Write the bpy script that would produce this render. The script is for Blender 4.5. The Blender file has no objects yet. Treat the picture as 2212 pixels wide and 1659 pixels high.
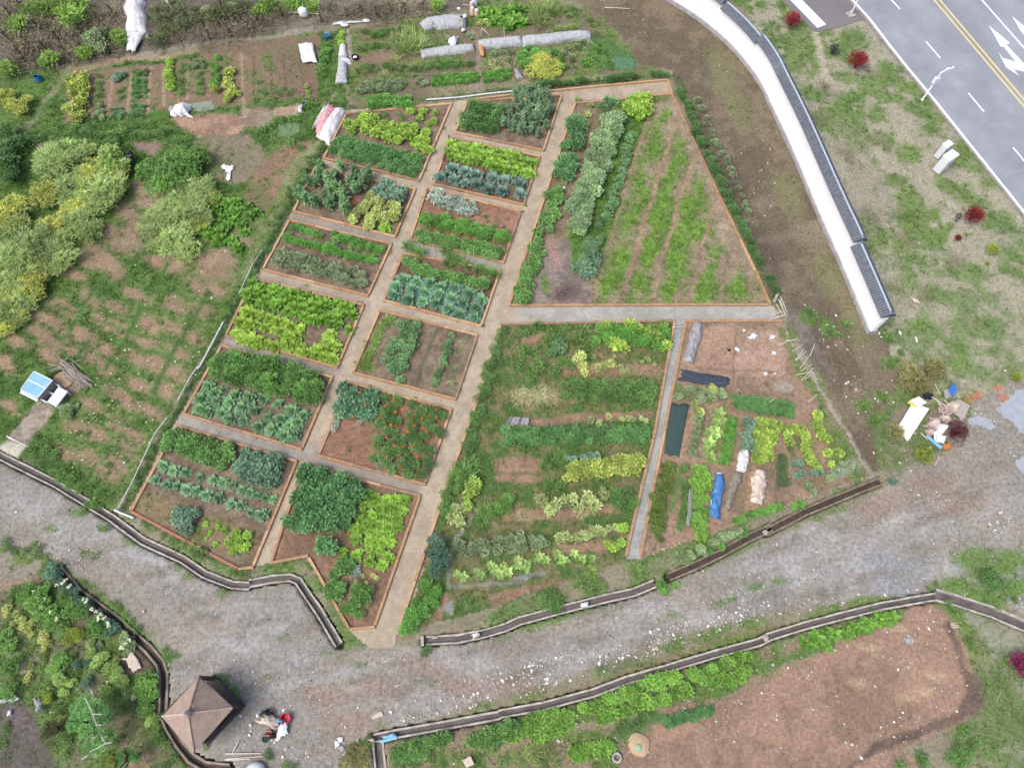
import bpy, bmesh, math, random
import numpy as np
from mathutils import Vector, Matrix
random.seed(7)
RS = np.random.RandomState(11)
SC = bpy.context.scene
COL = SC.collection
# ------------------------------------------------------------------ camera, world, sun, exposure
CAM_H, PITCH, FPX = 50.0, math.radians(24.0), 2212*24.0/36.0
cd = bpy.data.cameras.new('camera'); cam = bpy.data.objects.new('camera', cd); COL.objects.link(cam)
cam.location = (0, 0, CAM_H); cam.rotation_euler = (PITCH, 0, 0)
cd.sensor_width = 36; cd.lens = 24; cd.sensor_fit = 'HORIZONTAL'; cd.clip_end = 3000; cd.clip_start = .5
SC.camera = cam
W = bpy.data.worlds.new("World"); SC.world = W; W.use_nodes = True
sky = W.node_tree.nodes.new('ShaderNodeTexSky'); sky.sky_type = 'NISHITA'; sky.sun_disc = False
SUN_EL, SUN_AZ = math.radians(58), math.radians(238)   # low left of the picture
sky.sun_elevation = SUN_EL; sky.sun_rotation = SUN_AZ; sky.dust_density = 4.0; sky.air_density = 0.8; sky.ozone_density = 0.6
bgn = W.node_tree.nodes['Background']; bgn.inputs[1].default_value = 0.15
W.node_tree.links.new(sky.outputs[0], bgn.inputs[0])
sl = bpy.data.lights.new('sun', 'SUN'); sun = bpy.data.objects.new('sun', sl); COL.objects.link(sun)
sl.energy = 1.0; sl.angle = math.radians(28); sl.color = (1, .98, .95)
sun.rotation_euler = Vector((math.sin(SUN_AZ)*math.cos(SUN_EL), math.cos(SUN_AZ)*math.cos(SUN_EL), math.sin(SUN_EL))).to_track_quat('Z', 'Y').to_euler(); sun.location = (0, 0, 60)
SC.view_settings.view_transform = 'Standard'; SC.view_settings.look = 'None'
SC.view_settings.gamma = 1; SC.view_settings.exposure = 0.76
SC.render.engine = 'CYCLES'
try:
    SC.cycles.max_bounces = 5; SC.cycles.diffuse_bounces = 3; SC.cycles.transparent_max_bounces = 6
    SC.cycles.use_denoising = True
except Exception: pass
# ------------------------------------------------------------------ where a photographed point stands on the ground
CA, SA = math.cos(PITCH), math.sin(PITCH)
def G(x, y, z=0.0):
    dx = (x-1106.0)/FPX; dy = (829.5-y)/FPX
    ry = SA + dy*CA; rz = -CA + dy*SA
    if rz > -0.08: rz = -0.08
    t = (z-CAM_H)/rz
    return Vector((dx*t, ry*t, z))
def S(x, y):                                 # photo units per metre at that point
    p = G(x, y); return FPX/(p.y*SA + CAM_H*CA)
def back(X, Y, Z=0.0):
    d = Y*SA + (CAM_H-Z)*CA
    return 1106 + FPX*X/d, 829.5 - FPX*(Y*CA-(CAM_H-Z)*SA)/d
FR = {1:(0,0,.3582),2:(540.2,0,.3582),3:(1080.3,0,.3582),4:(1620.5,0,.3582),
      5:(0,540.2,.3582),6:(540.2,540.2,.3582),7:(1080.3,540.2,.3582),8:(1620.5,540.2,.3582),
      9:(0,1064.7,.3582),10:(540.2,1064.7,.3582),11:(1080.3,1064.7,.3582),12:(1620.5,1064.7,.3582),
      13:(702.2,0,.3175),14:(0,1350.4,.2198),15:(1836.5,783.2,.1697),16:(0,729.2,.1628),17:(486.1,1458.4,.2686),0:(0,0,1)}
def c(f, *pts):
    ox, oy, s = FR[f]
    r = [(ox+p[0]*s, oy+p[1]*s) for p in pts]
    return r if len(r) > 1 else r[0]
# ------------------------------------------------------------------ noise (numpy)
def _h(ix, iy, sd):
    n = (ix.astype(np.int64)*374761393 + iy.astype(np.int64)*668265263 + sd*1442695041) & 0xffffffff
    n = ((n ^ (n >> 13))*1274126177) & 0xffffffff
    return ((n ^ (n >> 16)) & 0xffff)/65535.0
def vn(x, y, sd=0):
    ix = np.floor(x); iy = np.floor(y); fx = x-ix; fy = y-iy
    fx = fx*fx*(3-2*fx); fy = fy*fy*(3-2*fy)
    a = _h(ix, iy, sd); b = _h(ix+1, iy, sd); cc = _h(ix, iy+1, sd); d = _h(ix+1, iy+1, sd)
    return (a*(1-fx)+b*fx)*(1-fy)+(cc*(1-fx)+d*fx)*fy
def fbm(x, y, sd=0, o=4):
    s = 0; a = .5; t = 0
    for i in range(o):
        s = s+a*vn(x*2**i+17.3*i, y*2**i-9.1*i, sd+i); t += a; a *= .5
    return s/t
def smooth(e0, e1, x):
    t = np.clip((x-e0)/(e1-e0+1e-9), 0, 1); return t*t*(3-2*t)
def lin(cc):
    cc = np.asarray(cc, float)/255.0
    return np.where(cc <= .04045, cc/12.92, ((cc+.055)/1.055)**2.4)
def seg_d(px, py, a, b):
    ax, ay = a; bx, by = b; vx, vy = bx-ax, by-ay
    t = np.clip(((px-ax)*vx+(py-ay)*vy)/(vx*vx+vy*vy+1e-9), 0, 1)
    return np.hypot(px-ax-t*vx, py-ay-t*vy)
def poly_sd(px, py, P):                      # negative inside
    d = np.full(px.shape, 1e9); ins = np.zeros(px.shape, bool); n = len(P)
    for i in range(n):
        a, b = P[i], P[(i+1) % n]
        d = np.minimum(d, seg_d(px, py, a, b))
        cond = ((a[1] > py) != (b[1] > py))
        with np.errstate(divide='ignore', invalid='ignore'):
            xi = (b[0]-a[0])*(py-a[1])/(b[1]-a[1]+1e-12)+a[0]
        ins ^= cond & (px < xi)
    return np.where(ins, -d, d)
# ------------------------------------------------------------------ ground colouring: what grows or lies where
KG = .80                                      # photo tone to surface albedo
def paint(layers, PX, PY, WX, WY):
    n = PX.size
    col = np.tile(lin((140, 128, 105)), (n, 1)); g = np.zeros(n)
    w1 = (fbm(WX*.35, WY*.35, 3, 3)-.5); w2 = (fbm(WX*.35+50, WY*.35, 4, 3)-.5)
    w3 = (fbm(WX*1.6, WY*1.6, 5, 3)-.5); w4 = (fbm(WX*1.6, WY*1.6+70, 6, 3)-.5)
    for L in layers:
        k, pts, A, B, o = L[0], L[1], L[2], L[3], (L[4] if len(L) > 4 else {})
        soft = o.get('soft', 6); warp = o.get('warp', 14); fw = o.get('fw', 10)
        xs = [p[0] for p in pts]; ys = [p[1] for p in pts]
        m = max(o.get('w', 0), soft)+warp+fw+2
        if k == 'blob':
            rx, ry = o['r']; m = max(rx, ry)*1.5+warp+fw+soft
        sel = np.where((PX > min(xs)-m) & (PX < max(xs)+m) & (PY > min(ys)-m) & (PY < max(ys)+m))[0]
        if not len(sel): continue
        x = PX[sel]+warp*w1[sel]+fw*w3[sel]; y = PY[sel]+warp*w2[sel]+fw*w4[sel]
        if k == 'poly': d = poly_sd(x, y, pts)
        elif k == 'line':
            d = np.full(x.shape, 1e9)
            for a, b in zip(pts[:-1], pts[1:]): d = np.minimum(d, seg_d(x, y, a, b))
            d -= o['w']/2
        else:
            rx, ry = o['r']; an = math.radians(o.get('rot', 0)); d = np.full(x.shape, 1e9)
            for p in pts:
                u = (x-p[0])*math.cos(an)+(y-p[1])*math.sin(an); v = -(x-p[0])*math.sin(an)+(y-p[1])*math.cos(an)
                d = np.minimum(d, (np.hypot(u/rx, v/ry)-1)*min(rx, ry))
        al = smooth(soft/2, -soft/2, d)*o.get('a', 1.0)
        sc = o.get('sc', .5); bi = o.get('b', .5); cr = o.get('cr', .12)*.6
        mx = smooth(bi-cr, bi+cr, .56*fbm(WX[sel]*sc, WY[sel]*sc, o.get('sd', 21), 5)+.44*fbm(WX[sel]*sc*3.6+31, WY[sel]*sc*3.6, o.get('sd', 21)+9, 4)+.0)
        cc = lin(A)[None]*(1-mx[:, None])+lin(B)[None]*mx[:, None]
        col[sel] = col[sel]*(1-al[:, None])+cc*al[:, None]
        gg = o.get('gA', 0)*(1-mx)+o.get('gB', 0)*mx
        g[sel] = g[sel]*(1-al)+gg*al
    v = .78+.44*(.5*fbm(WX*2.4, WY*2.4, 31, 4)+.5*fbm(WX*.7, WY*.7, 33, 5))
    lum = col.mean(1, keepdims=True); col = (lum+(col-lum)*.86)*np.array([.955, 1.0, .965])
    return np.clip(col*v[:, None]*KG, .012, .9), g
# ------------------------------------------------------------------ materials
MATS = {}
def nodemat(name):
    m = bpy.data.materials.new(name); m.use_nodes = True; nt = m.node_tree
    return m, nt, nt.nodes['Principled BSDF'], nt.nodes['Material Output']
def mat(name, rgb, rough=.7, ns=3.0, na=.25, bump=.15, rgb2=None, metal=0, alpha=1.0, spec=.3, stretch=None, bs=None, emit=0):
    if name in MATS: return MATS[name]
    m, nt, b, out = nodemat(name); N = nt.nodes.new; Lk = nt.links.new
    tc = N('ShaderNodeTexCoord'); mp = N('ShaderNodeMapping'); Lk(tc.outputs['Object'], mp.inputs[0])
    if stretch: mp.inputs['Scale'].default_value = stretch
    no = N('ShaderNodeTexNoise'); no.inputs['Scale'].default_value = ns; no.inputs['Detail'].default_value = 6; no.inputs['Roughness'].default_value = .65
    Lk(mp.outputs[0], no.inputs['Vector'])
    r = N('ShaderNodeMix'); r.data_type = 'RGBA'
    KG_ = KG if max(rgb) < 246 else 1.0*.86; c1 = lin(rgb)*KG_; c2 = lin(rgb2)*KG_ if rgb2 else c1*(1-na)
    if not rgb2: c1 = np.minimum(c1*(1+na*.5), .9)
    r.inputs['A'].default_value = (*c2, 1); r.inputs['B'].default_value = (*c1, 1)
    cr = N('ShaderNodeMapRange'); cr.inputs[1].default_value = .33; cr.inputs[2].default_value = .67
    Lk(no.outputs[0], cr.inputs[0]); Lk(cr.outputs[0], r.inputs['Factor']); Lk(r.outputs['Result'], b.inputs['Base Color'])
    b.inputs['Roughness'].default_value = rough; b.inputs['Metallic'].default_value = metal
    b.inputs['Specular IOR Level'].default_value = spec
    if bump:
        n2 = N('ShaderNodeTexNoise'); n2.inputs['Scale'].default_value = bs or ns*4; n2.inputs['Detail'].default_value = 5
        Lk(mp.outputs[0], n2.inputs['Vector'])
        bp = N('ShaderNodeBump'); bp.inputs['Strength'].default_value = bump; bp.inputs['Distance'].default_value = .1
        Lk(n2.outputs[0], bp.inputs['Height']); Lk(bp.outputs[0], b.inputs['Normal'])
    if alpha < 1: b.inputs['Alpha'].default_value = alpha
    MATS[name] = m; return m
def vcol_mat(name, fine=6.0, amt=.35, bump=.5, rough=.95, leaf=False, grit=0.0):
    m, nt, b, out = nodemat(name); N = nt.nodes.new; Lk = nt.links.new
    at = N('ShaderNodeAttribute'); at.attribute_name = 'Col'
    mul = N('ShaderNodeMix'); mul.data_type = 'RGBA'; mul.blend_type = 'MULTIPLY'; mul.inputs['Factor'].default_value = 1
    Lk(at.outputs['Color'], mul.inputs['A'])
    if leaf:
        oi = N('ShaderNodeObjectInfo'); cr = N('ShaderNodeMapRange'); cr.inputs[3].default_value = 1-amt; cr.inputs[4].default_value = 1+amt
        Lk(oi.outputs['Random'], cr.inputs[0]); Lk(cr.outputs[0], mul.inputs['B'])
        Lk(mul.outputs['Result'], b.inputs['Base Color'])
        tr = N('ShaderNodeBsdfTranslucent'); Lk(mul.outputs['Result'], tr.inputs['Color'])
        ms = N('ShaderNodeMixShader'); ms.inputs[0].default_value = .28
        Lk(b.outputs[0], ms.inputs[1]); Lk(tr.outputs[0], ms.inputs[2]); Lk(ms.outputs[0], out.inputs[0])
        b.inputs['Roughness'].default_value = rough; b.inputs['Specular IOR Level'].default_value = .35
    else:
        tc = N('ShaderNodeTexCoord')
        no = N('ShaderNodeTexNoise'); no.inputs['Scale'].default_value = fine; no.inputs['Detail'].default_value = 8; no.inputs['Roughness'].default_value = .75
        Lk(tc.outputs['Object'], no.inputs['Vector'])
        cr = N('ShaderNodeMapRange'); cr.inputs[1].default_value = .3; cr.inputs[2].default_value = .7
        cr.inputs[3].default_value = 1-amt; cr.inputs[4].default_value = 1+amt
        Lk(no.outputs[0], cr.inputs[0]); Lk(cr.outputs[0], mul.inputs['B'])
        last = mul
        if grit:
            vo = N('ShaderNodeTexNoise'); vo.inputs['Scale'].default_value = fine*3.3; vo.inputs['Detail'].default_value = 3
            Lk(tc.outputs['Object'], vo.inputs['Vector'])
            g2 = N('ShaderNodeMapRange'); g2.inputs[1].default_value = .60; g2.inputs[2].default_value = .70
            g2.inputs[3].default_value = 0; g2.inputs[4].default_value = grit; Lk(vo.outputs[0], g2.inputs[0])
            mx = N('ShaderNodeMix'); mx.data_type = 'RGBA'; Lk(g2.outputs[0], mx.inputs['Factor']); Lk(mul.outputs['Result'], mx.inputs['A'])
            mx.inputs['B'].default_value = (.5, .48, .45, 1); last = mx
        Lk(last.outputs['Result'], b.inputs['Base Color']); b.inputs['Roughness'].default_value = rough
        b.inputs['Specular IOR Level'].default_value = .2
        bp = N('ShaderNodeBump'); bp.inputs['Strength'].default_value = bump; bp.inputs['Distance'].default_value = .08
        Lk(no.outputs[0], bp.inputs['Height']); Lk(bp.outputs[0], b.inputs['Normal'])
    MATS[name] = m; return m
M_GROUND = vcol_mat('soil_and_turf', 4.2, .48, .9, grit=.3)
M_GRAVEL = vcol_mat('gravel', 3.6, .50, .8, grit=.7)
M_PATH = vcol_mat('fine_gravel_path', 7.0, .27, .4, grit=.2)
M_LEAF = vcol_mat('foliage', amt=.27, rough=.55, leaf=True)
M_WOOD = mat('timber', (196, 158, 120), .8, 2.5, .3, .25, rgb2=(160, 122, 90), stretch=(1, 1, 4))
M_WOODL = mat('pale_timber', (212, 176, 138), .8, 2.5, .3, .25, rgb2=(182, 144, 108))
M_WOODG = mat('weathered_timber', (176, 146, 120), .8, 3, .3, .2, rgb2=(140, 112, 90))
M_BRICK = mat('brick_edging', (190, 128, 105), .8, 9, .3, .3, rgb2=(160, 110, 92))
M_CONC = mat('mossy_concrete', (206, 202, 192), .9, 2.0, .3, .4, rgb2=(146, 140, 128), bs=14)
M_CONCG = mat('grey_concrete', (170, 166, 158), .9, 2.0, .3, .4, rgb2=(135, 130, 122))
M_MUD = mat('wet_mud', (120, 112, 108), .6, 1.5, .3, .4, rgb2=(90, 83, 80))
M_MUDD = mat('dark_mud', (92, 80, 72), .7, 2.5, .3, .5, rgb2=(62, 54, 48))
M_WHITE = mat('white_plastic', (244, 245, 246), .5, 2.5, .1, .3, rgb2=(215, 218, 222))
M_CLOTH = mat('white_fabric', (240, 238, 236), .85, 3, .1, .6, rgb2=(205, 202, 200), bs=6)
M_NETW = mat('white_mesh_fabric', (212, 214, 216), .8, 4, .1, .5, rgb2=(170, 176, 178), alpha=.88, bs=8)
M_CLEAR = mat('clear_plastic_film', (205, 205, 208), .3, 4, .1, .6, rgb2=(150, 150, 156), alpha=.72, spec=.8, bs=7)
M_CREAM = mat('cream_fabric', (226, 214, 198), .9, 3, .1, .6, rgb2=(196, 176, 160), bs=6)
M_PINK = mat('pinkish_scraps', (214, 196, 190), .9, 3, .1, .5, rgb2=(186, 160, 154))
M_BLUE = mat('blue_tarpaulin', (96, 150, 205), .5, 3, .2, .5, rgb2=(62, 110, 168), bs=6)
M_BLUEB = mat('bright_blue_plastic', (60, 120, 215), .4, 3, .1, .1)
M_LBLUE = mat('pale_blue_plastic', (150, 205, 228), .4, 3, .1, .2, rgb2=(120, 180, 210))
M_TEAL = mat('blue_hose', (30, 105, 150), .4, 5, .2, .1)
M_RED = mat('red_plastic', (214, 40, 72), .4, 5, .1, .1)
M_REDS = mat('red_fabric', (228, 118, 122), .8, 2, .2, .5, rgb2=(232, 196, 198))
M_ORANGE = mat('orange_board', (196, 128, 70), .6, 5, .2, .1)
M_NAVY = mat('navy_fabric', (38, 44, 66), .85, 6, .2, .3)
M_BLACK = mat('black_plastic', (34, 34, 36), .6, 6, .2, .1)
M_GREENP = mat('green_plastic', (30, 110, 84), .5, 6, .2, .1)
M_TERRA = mat('terracotta', (206, 150, 105), .8, 6, .2, .1)
M_PALE = mat('pale_grey_metal', (226, 232, 236), .45, 2, .06, .0)
M_CAB = mat('cabinet_paint', (238, 243, 245), .5, 1.2, .1, .05, rgb2=(224, 233, 237))
M_STICK = mat('dry_wood', (204, 192, 182), .85, 6, .3, .3, rgb2=(160, 146, 134))
M_BAMB = mat('bleached_bamboo', (222, 214, 196), .7, 6, .2, .1)
M_BARK = mat('bark', (92, 80, 66), .9, 8, .3, .4)
M_BAREB = mat('pale_branch', (196, 192, 180), .9, 8, .2, .2)
M_PLASTER = mat('white_plaster', (255, 255, 255), .85, .6, .04, .05, rgb2=(250, 250, 252))
M_TILE = mat('grey_roof_tile', (128, 134, 142), .6, 3, .2, .2, rgb2=(96, 102, 112))
M_TILED = mat('dark_tile_channel', (92, 98, 108), .7, 3, .2, .1)
M_RIDGE = mat('pale_ridge_tile', (178, 192, 206), .5, 3, .1, .1)
M_SKIN = mat('skin', (196, 150, 122), .6, 3, .1, 0)
M_HAIR = mat('dark_hair', (30, 26, 24), .6, 9, .2, .2)
M_YPAINT = mat('yellow_road_paint', (238, 206, 120), .7, 1.2, .1, 0, rgb2=(228, 212, 160))
M_WPAINT = mat('white_road_paint', (246, 248, 250), .7, 1.2, .1, 0, rgb2=(222, 228, 232))
M_NETG = mat('dark_shade_netting', (70, 92, 88), .8, 7, .3, .5, rgb2=(50, 76, 72))
M_NETB = mat('slate_blue_netting', (74, 84, 98), .8, 4, .3, .8, rgb2=(54, 60, 72), bs=5)
M_POND = mat('murky_pond_water', (150, 158, 138), .12, 1, .1, .02, rgb2=(134, 146, 124), spec=.6)
def asphalt(name, rgb, rgb2):
    return mat(name, rgb, .85, .22, .1, .2, rgb2=rgb2, bs=30, stretch=(1, 1, 1))
M_ASPH = asphalt('asphalt', (164, 169, 175), (140, 145, 151))
M_ASPHD = asphalt('dark_asphalt', (136, 130, 132), (120, 116, 118))
# ------------------------------------------------------------------ objects
def tag(o, label=None, cat=None, group=None, kind=None):
    if label: o['label'] = label
    if cat: o['category'] = cat
    if group: o['group'] = group
    if kind: o['kind'] = kind
    return o
def link(o, parent=None):
    COL.objects.link(o)
    if parent: o.parent = parent
    return o
def mesh_np(name, V, F, C=None, m=None, smoothf=False):
    """V (n,3), F list of (k,4) or (k,3) index arrays, C (n,3)"""
    me = bpy.data.meshes.new(name); V = np.asarray(V, np.float32)
    F = [f for f in F if len(f)]
    me.vertices.add(len(V)); me.vertices.foreach_set('co', V.ravel())
    li = np.concatenate([f.ravel() for f in F]).astype(np.int32)
    cnt = np.concatenate([np.full(len(f), f.shape[1]) for f in F]).astype(np.int32)
    st = np.concatenate([[0], np.cumsum(cnt)[:-1]]).astype(np.int32)
    me.loops.add(len(li)); me.loops.foreach_set('vertex_index', li)
    me.polygons.add(len(cnt)); me.polygons.foreach_set('loop_start', st); me.polygons.foreach_set('loop_total', cnt)
    me.update(calc_edges=True)
    if smoothf: me.polygons.foreach_set('use_smooth', np.ones(len(cnt), bool))
    if C is not None:
        ca = me.color_attributes.new('Col', 'FLOAT_COLOR', 'POINT')
        ca.data.foreach_set('color', np.concatenate([C, np.ones((len(C), 1))], 1).astype(np.float32).ravel())
    if m: me.materials.append(m)
    return me
class MB:
    """collects solid shapes into one mesh"""
    def __init__(s): s.bm = bmesh.new()
    def box(s, cx, cy, cz, sx, sy, sz, rz=0, rx=0, ry=0):
        M = Matrix.Translation((cx, cy, cz)) @ Matrix.Rotation(rz, 4, 'Z') @ Matrix.Rotation(ry, 4, 'Y') @ Matrix.Rotation(rx, 4, 'X') @ Matrix.Diagonal((sx, sy, sz, 1))
        bmesh.ops.create_cube(s.bm, size=1, matrix=M); return s
    def bar(s, a, b, w, h, up=(0, 0, 1)):
        a = Vector(a); b = Vector(b); d = b-a; L = d.length
        if L < 1e-4: return s
        x = d.normalized(); u = Vector(up); y = u.cross(x)
        if y.length < 1e-3: y = Vector((1, 0, 0)).cross(x)
        y.normalize(); z = x.cross(y)
        R = Matrix((x, y, z)).transposed().to_4x4()
        M = Matrix.Translation((a+b)/2) @ R @ Matrix.Diagonal((L, w, h, 1))
        bmesh.ops.create_cube(s.bm, size=1, matrix=M); return s
    def tube(s, pts, r, seg=6, r1=None):
        pts = [Vector(p) for p in pts]; n = len(pts); rings = []
        for i, p in enumerate(pts):
            d = (pts[min(i+1, n-1)]-pts[max(i-1, 0)]).normalized()
            a = d.orthogonal().normalized() if abs(d.z) < .9 else Vector((1, 0, 0)); a = (a-d*a.dot(d)).normalized(); b = d.cross(a)
            if abs(d.z) < .9:
                a = Vector((0, 0, 1)).cross(d).normalized(); b = d.cross(a)
            rr = r if r1 is None else r+(r1-r)*i/(n-1)
            rings.append([s.bm.verts.new(p+a*rr*math.cos(2*math.pi*k/seg)+b*rr*math.sin(2*math.pi*k/seg)) for k in range(seg)])
        for i in range(n-1):
            for k in range(seg):
                s.bm.faces.new((rings[i][k], rings[i][(k+1) % seg], rings[i+1][(k+1) % seg], rings[i+1][k]))
        s.bm.faces.new(rings[0][::-1]); s.bm.faces.new(rings[-1]); return s
    def prism(s, P, z0, z1):
        lo = [s.bm.verts.new((p[0], p[1], z0)) for p in P]; hi = [s.bm.verts.new((p[0], p[1], z1)) for p in P]; n = len(P)
        s.bm.faces.new(hi); s.bm.faces.new(lo[::-1])
        for i in range(n): s.bm.faces.new((lo[i], lo[(i+1) % n], hi[(i+1) % n], hi[i]))
        return s
    def lathe(s, prof, seg=12, cx=0, cy=0, cap=True):
        rings = [[s.bm.verts.new((cx+r*math.cos(2*math.pi*k/seg), cy+r*math.sin(2*math.pi*k/seg), z)) for k in range(seg)] for r, z in prof]
        for i in range(len(rings)-1):
            for k in range(seg): s.bm.faces.new((rings[i][k], rings[i][(k+1) % seg], rings[i+1][(k+1) % seg], rings[i+1][k]))
        if cap: s.bm.faces.new(rings[-1]); s.bm.faces.new(rings[0][::-1])
        return s
    def face(s, P):
        s.bm.faces.new([s.bm.verts.new(p) for p in P]); return s
    def build(s, name, m, parent=None, bevel=0, smoothf=False, origin=None):
        if bevel: bmesh.ops.bevel(s.bm, geom=list(s.bm.edges), offset=bevel, segments=1, affect='EDGES')
        bmesh.ops.recalc_face_normals(s.bm, faces=s.bm.faces)
        if origin is not None: bmesh.ops.translate(s.bm, verts=s.bm.verts, vec=-Vector(origin))
        me = bpy.data.meshes.new(name); s.bm.to_mesh(me); s.bm.free(); me.materials.append(m)
        if smoothf: me.polygons.foreach_set('use_smooth', [True]*len(me.polygons))
        o = bpy.data.objects.new(name, me)
        if origin is not None: o.location = origin
        return link(o, parent)
def empty(name, loc, label, cat, group=None, rz=0):
    o = bpy.data.objects.new(name, None); o.empty_display_size = .2; COL.objects.link(o)
    o.location = loc; o.rotation_euler = (0, 0, rz); return tag(o, label, cat, group)
def reparent(o, e):                          # keep the child's world place
    o.parent = e; o.location = o.location-e.location; return o
# ================================================================== GROUND LAYERS (photo coordinates)
SOIL=(144,122,100); SOILD=(114,94,78); SOILR=(168,122,100); PATHC=(188,168,144); PATHC2=(174,154,132)
GR=(98,134,58); GRD=(74,112,50); GRL=(126,158,72); OLV=(122,126,78); TAN=(168,158,136)
ditchA = [(-60,948),(0,985),(120,1045),(240,1118)] + c(9,(860,290),(1100,400),(1230,490),(1400,555),(1500,560)) + c(10,(0,545),(130,520),(240,510),(290,530),(350,620),(420,720),(490,840),(535,915))
ditchB = c(10,(1062,890),(1250,880),(1400,850),(1540,810)) + c(11,(120,770),(400,695),(620,640),(800,600),(935,545))
ditchC = c(11,(1020,505),(1150,450),(1330,365),(1500,270),(1640,205)) + c(12,(100,235),(330,115),(500,45),(680,-30),(790,-72))
ditchD = c(10,(745,1478),(900,1448),(1200,1395),(1500,1340)) + c(11,(0,1332),(260,1285),(560,1205),(760,1130),(1000,1060),(1300,970),(1560,900)) + c(12,(120,865),(330,800),(560,740),(800,680),(1000,645),(1120,625))
ditchE = c(12,(1120,615),(1250,650),(1450,715),(1651,800),(1800,870))
ditchF = c(10,(770,1490),(775,1560),(785,1659),(790,1760))
ditchH = c(14,(560,-560),(760,-330),(1000,-150),(1180,-20),(1310,100),(1450,230),(1570,370),(1600,480),(1605,700),(1600,860),(1660,1010),(1760,1170),(1880,1310),(2010,1385),(2250,1410))
DITCH = [ditchA, ditchB, ditchC, ditchD, ditchE, ditchF, ditchH]
garden = [(742,240),(975,221),(1010,217),(1180,198),(1443,171),(1453,203),(1665,657),(1692,694),(1712,740),(1880,1030),(1385,1206),(1351,1207),(1060,1310),(864,1352),(850,1400),(795,1400),(755,1361),(664,1203),(585,1217),(545,1226),(516,1230),(300,1118),(278,1102),(378,915),(395,890),(480,742),(489,722),(547,600),(567,580),(632,455),(697,342)]
LAY = []
def LP(pts, A, B, **o): LAY.append(('poly', pts, A, B, o))
def Ln(pts, w, A, B=None, **o): o['w'] = w; LAY.append(('line', pts, A, B or A, o))
def Bl(pts, r, A, B=None, **o):
    if isinstance(pts, tuple): pts = [pts]
    o['r'] = r; LAY.append(('blob', pts, A, B or A, o))
LP([(-900,-900),(3200,-900),(3200,2600),(-900,2600)], (146,134,110), (112,132,74), gB=.7, sc=.25)
# top-left brush slope
LP([(-900,-900),(900,-900),(735,45),(500,78),(320,112),(180,152),(60,160),(-900,170)], (108,98,88), (96,118,60), gA=.15, gB=.8, sc=.22, b=.53)
LP(c(1,(950,130),(1700,40),(1700,180),(1300,245),(820,320),(900,200)), (120,106,94),(102,94,80), sc=.5, gB=.1)
LP(c(2,(200,0),(1380,-10),(1330,60),(1000,110),(560,150),(0,210),(0,60)), (112,98,86),(132,118,104), sc=.5)
LP(c(2,(560,130),(1000,90),(1320,60),(1000,140),(700,165),(560,165)), (150,136,108),(116,130,80), sc=.5, gB=.4)
# left lawn and plots
LP([(-900,150),(180,150),(330,118),(520,92),(700,70),(740,70),(752,240),(700,300),(620,420),(480,700),(245,1105),(0,985),(-900,700)], (72,106,42), (98,128,56), gA=1, gB=1, sc=.5)
Ln(c(1,(440,410),(640,385),(800,352),(1000,345),(1200,300),(1400,275),(1659,250),(1900,235)), 14, (176,150,118),(150,132,104), soft=6)
Ln(c(1,(820,340),(1200,262),(1500,232),(1700,215),(2000,150),(2200,120)), 9, (150,142,126), soft=5)
Ln(c(1,(1200,285),(1500,250),(1700,235)), 5, (104,130,72), gA=.5, soft=4)
LP(c(2,(-300,265),(100,235),(440,215),(420,300),(410,470),(400,600),(230,600),(-200,620),(-320,600)), (136,108,88),(124,110,84), sc=.7, gB=.15)
LP(c(1,(400,440),(900,400),(1440,330),(1659,300),(1659,620),(1440,640),(1000,680),(860,700),(380,740)), (142,116,92),(112,122,70), sc=.45, gB=.4, b=.55)
for a,b_ in [((550,470),(535,720)),((680,460),(650,720)),((790,450),(770,715)),((908,415),(890,690)),((985,420),(990,640)),((1130,400),(1130,600)),((1455,330),(1470,640))]:
    Ln(c(1,a,b_), 5, (174,146,118), soft=3, warp=4, fw=4)
for a,b_ in [((25,340),(20,600)),((120,330),(130,600)),((200,330),(225,610)),((300,340),(330,600))]:
    Ln(c(2,a,b_), 3, (104,84,68), soft=3, warp=4, fw=3)
Ln(c(1,(410,410),(330,520),(240,680),(150,800),(20,920),(-80,1000)), 16, (110,132,78),(132,130,96), soft=10, gA=.4)
Ln(c(1,(520,735),(700,700),(1000,690)), 8, (84,122,48), gA=1, soft=6)
LP(c(1,(1030,720),(1380,680),(1450,700),(1470,770),(1420,830),(1180,830),(1090,770)), (176,140,116),(152,118,96), sc=.6, soft=8)
LP(c(2,(-60,650),(120,645),(130,720),(60,780),(-60,770)), (160,142,124),(140,118,100), sc=.6)
LP(c(2,(135,640),(290,640),(290,690),(140,715)), (184,158,134),(170,140,116), sc=.8)
LP(c(1,(1140,850),(1500,800),(1659,1000),(1659,1110),(1300,1090),(1240,950)), (140,124,104),(116,124,74), sc=.5, gB=.4)
LP(c(1,(780,860),(920,840),(1000,880),(930,930),(830,900)), (150,128,112),(140,116,100), soft=8)
LP(c(1,(220,860),(410,850),(420,880),(240,900)), (150,132,108),(130,128,90), soft=10)
LP([(600,318),(700,300),(640,400),(560,500),(480,500),(545,380)], (150,116,94),(120,116,74), sc=.4, gB=.3, soft=14)
Ln(c(2,(520,545),(480,610),(420,640)), 7, (150,140,112), soft=6)
Ln(c(2,(430,860),(300,960),(200,1140),(60,1440),(-60,1659)), 18, (140,142,98),(118,134,76), gA=.35, gB=.5, soft=12)
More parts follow.
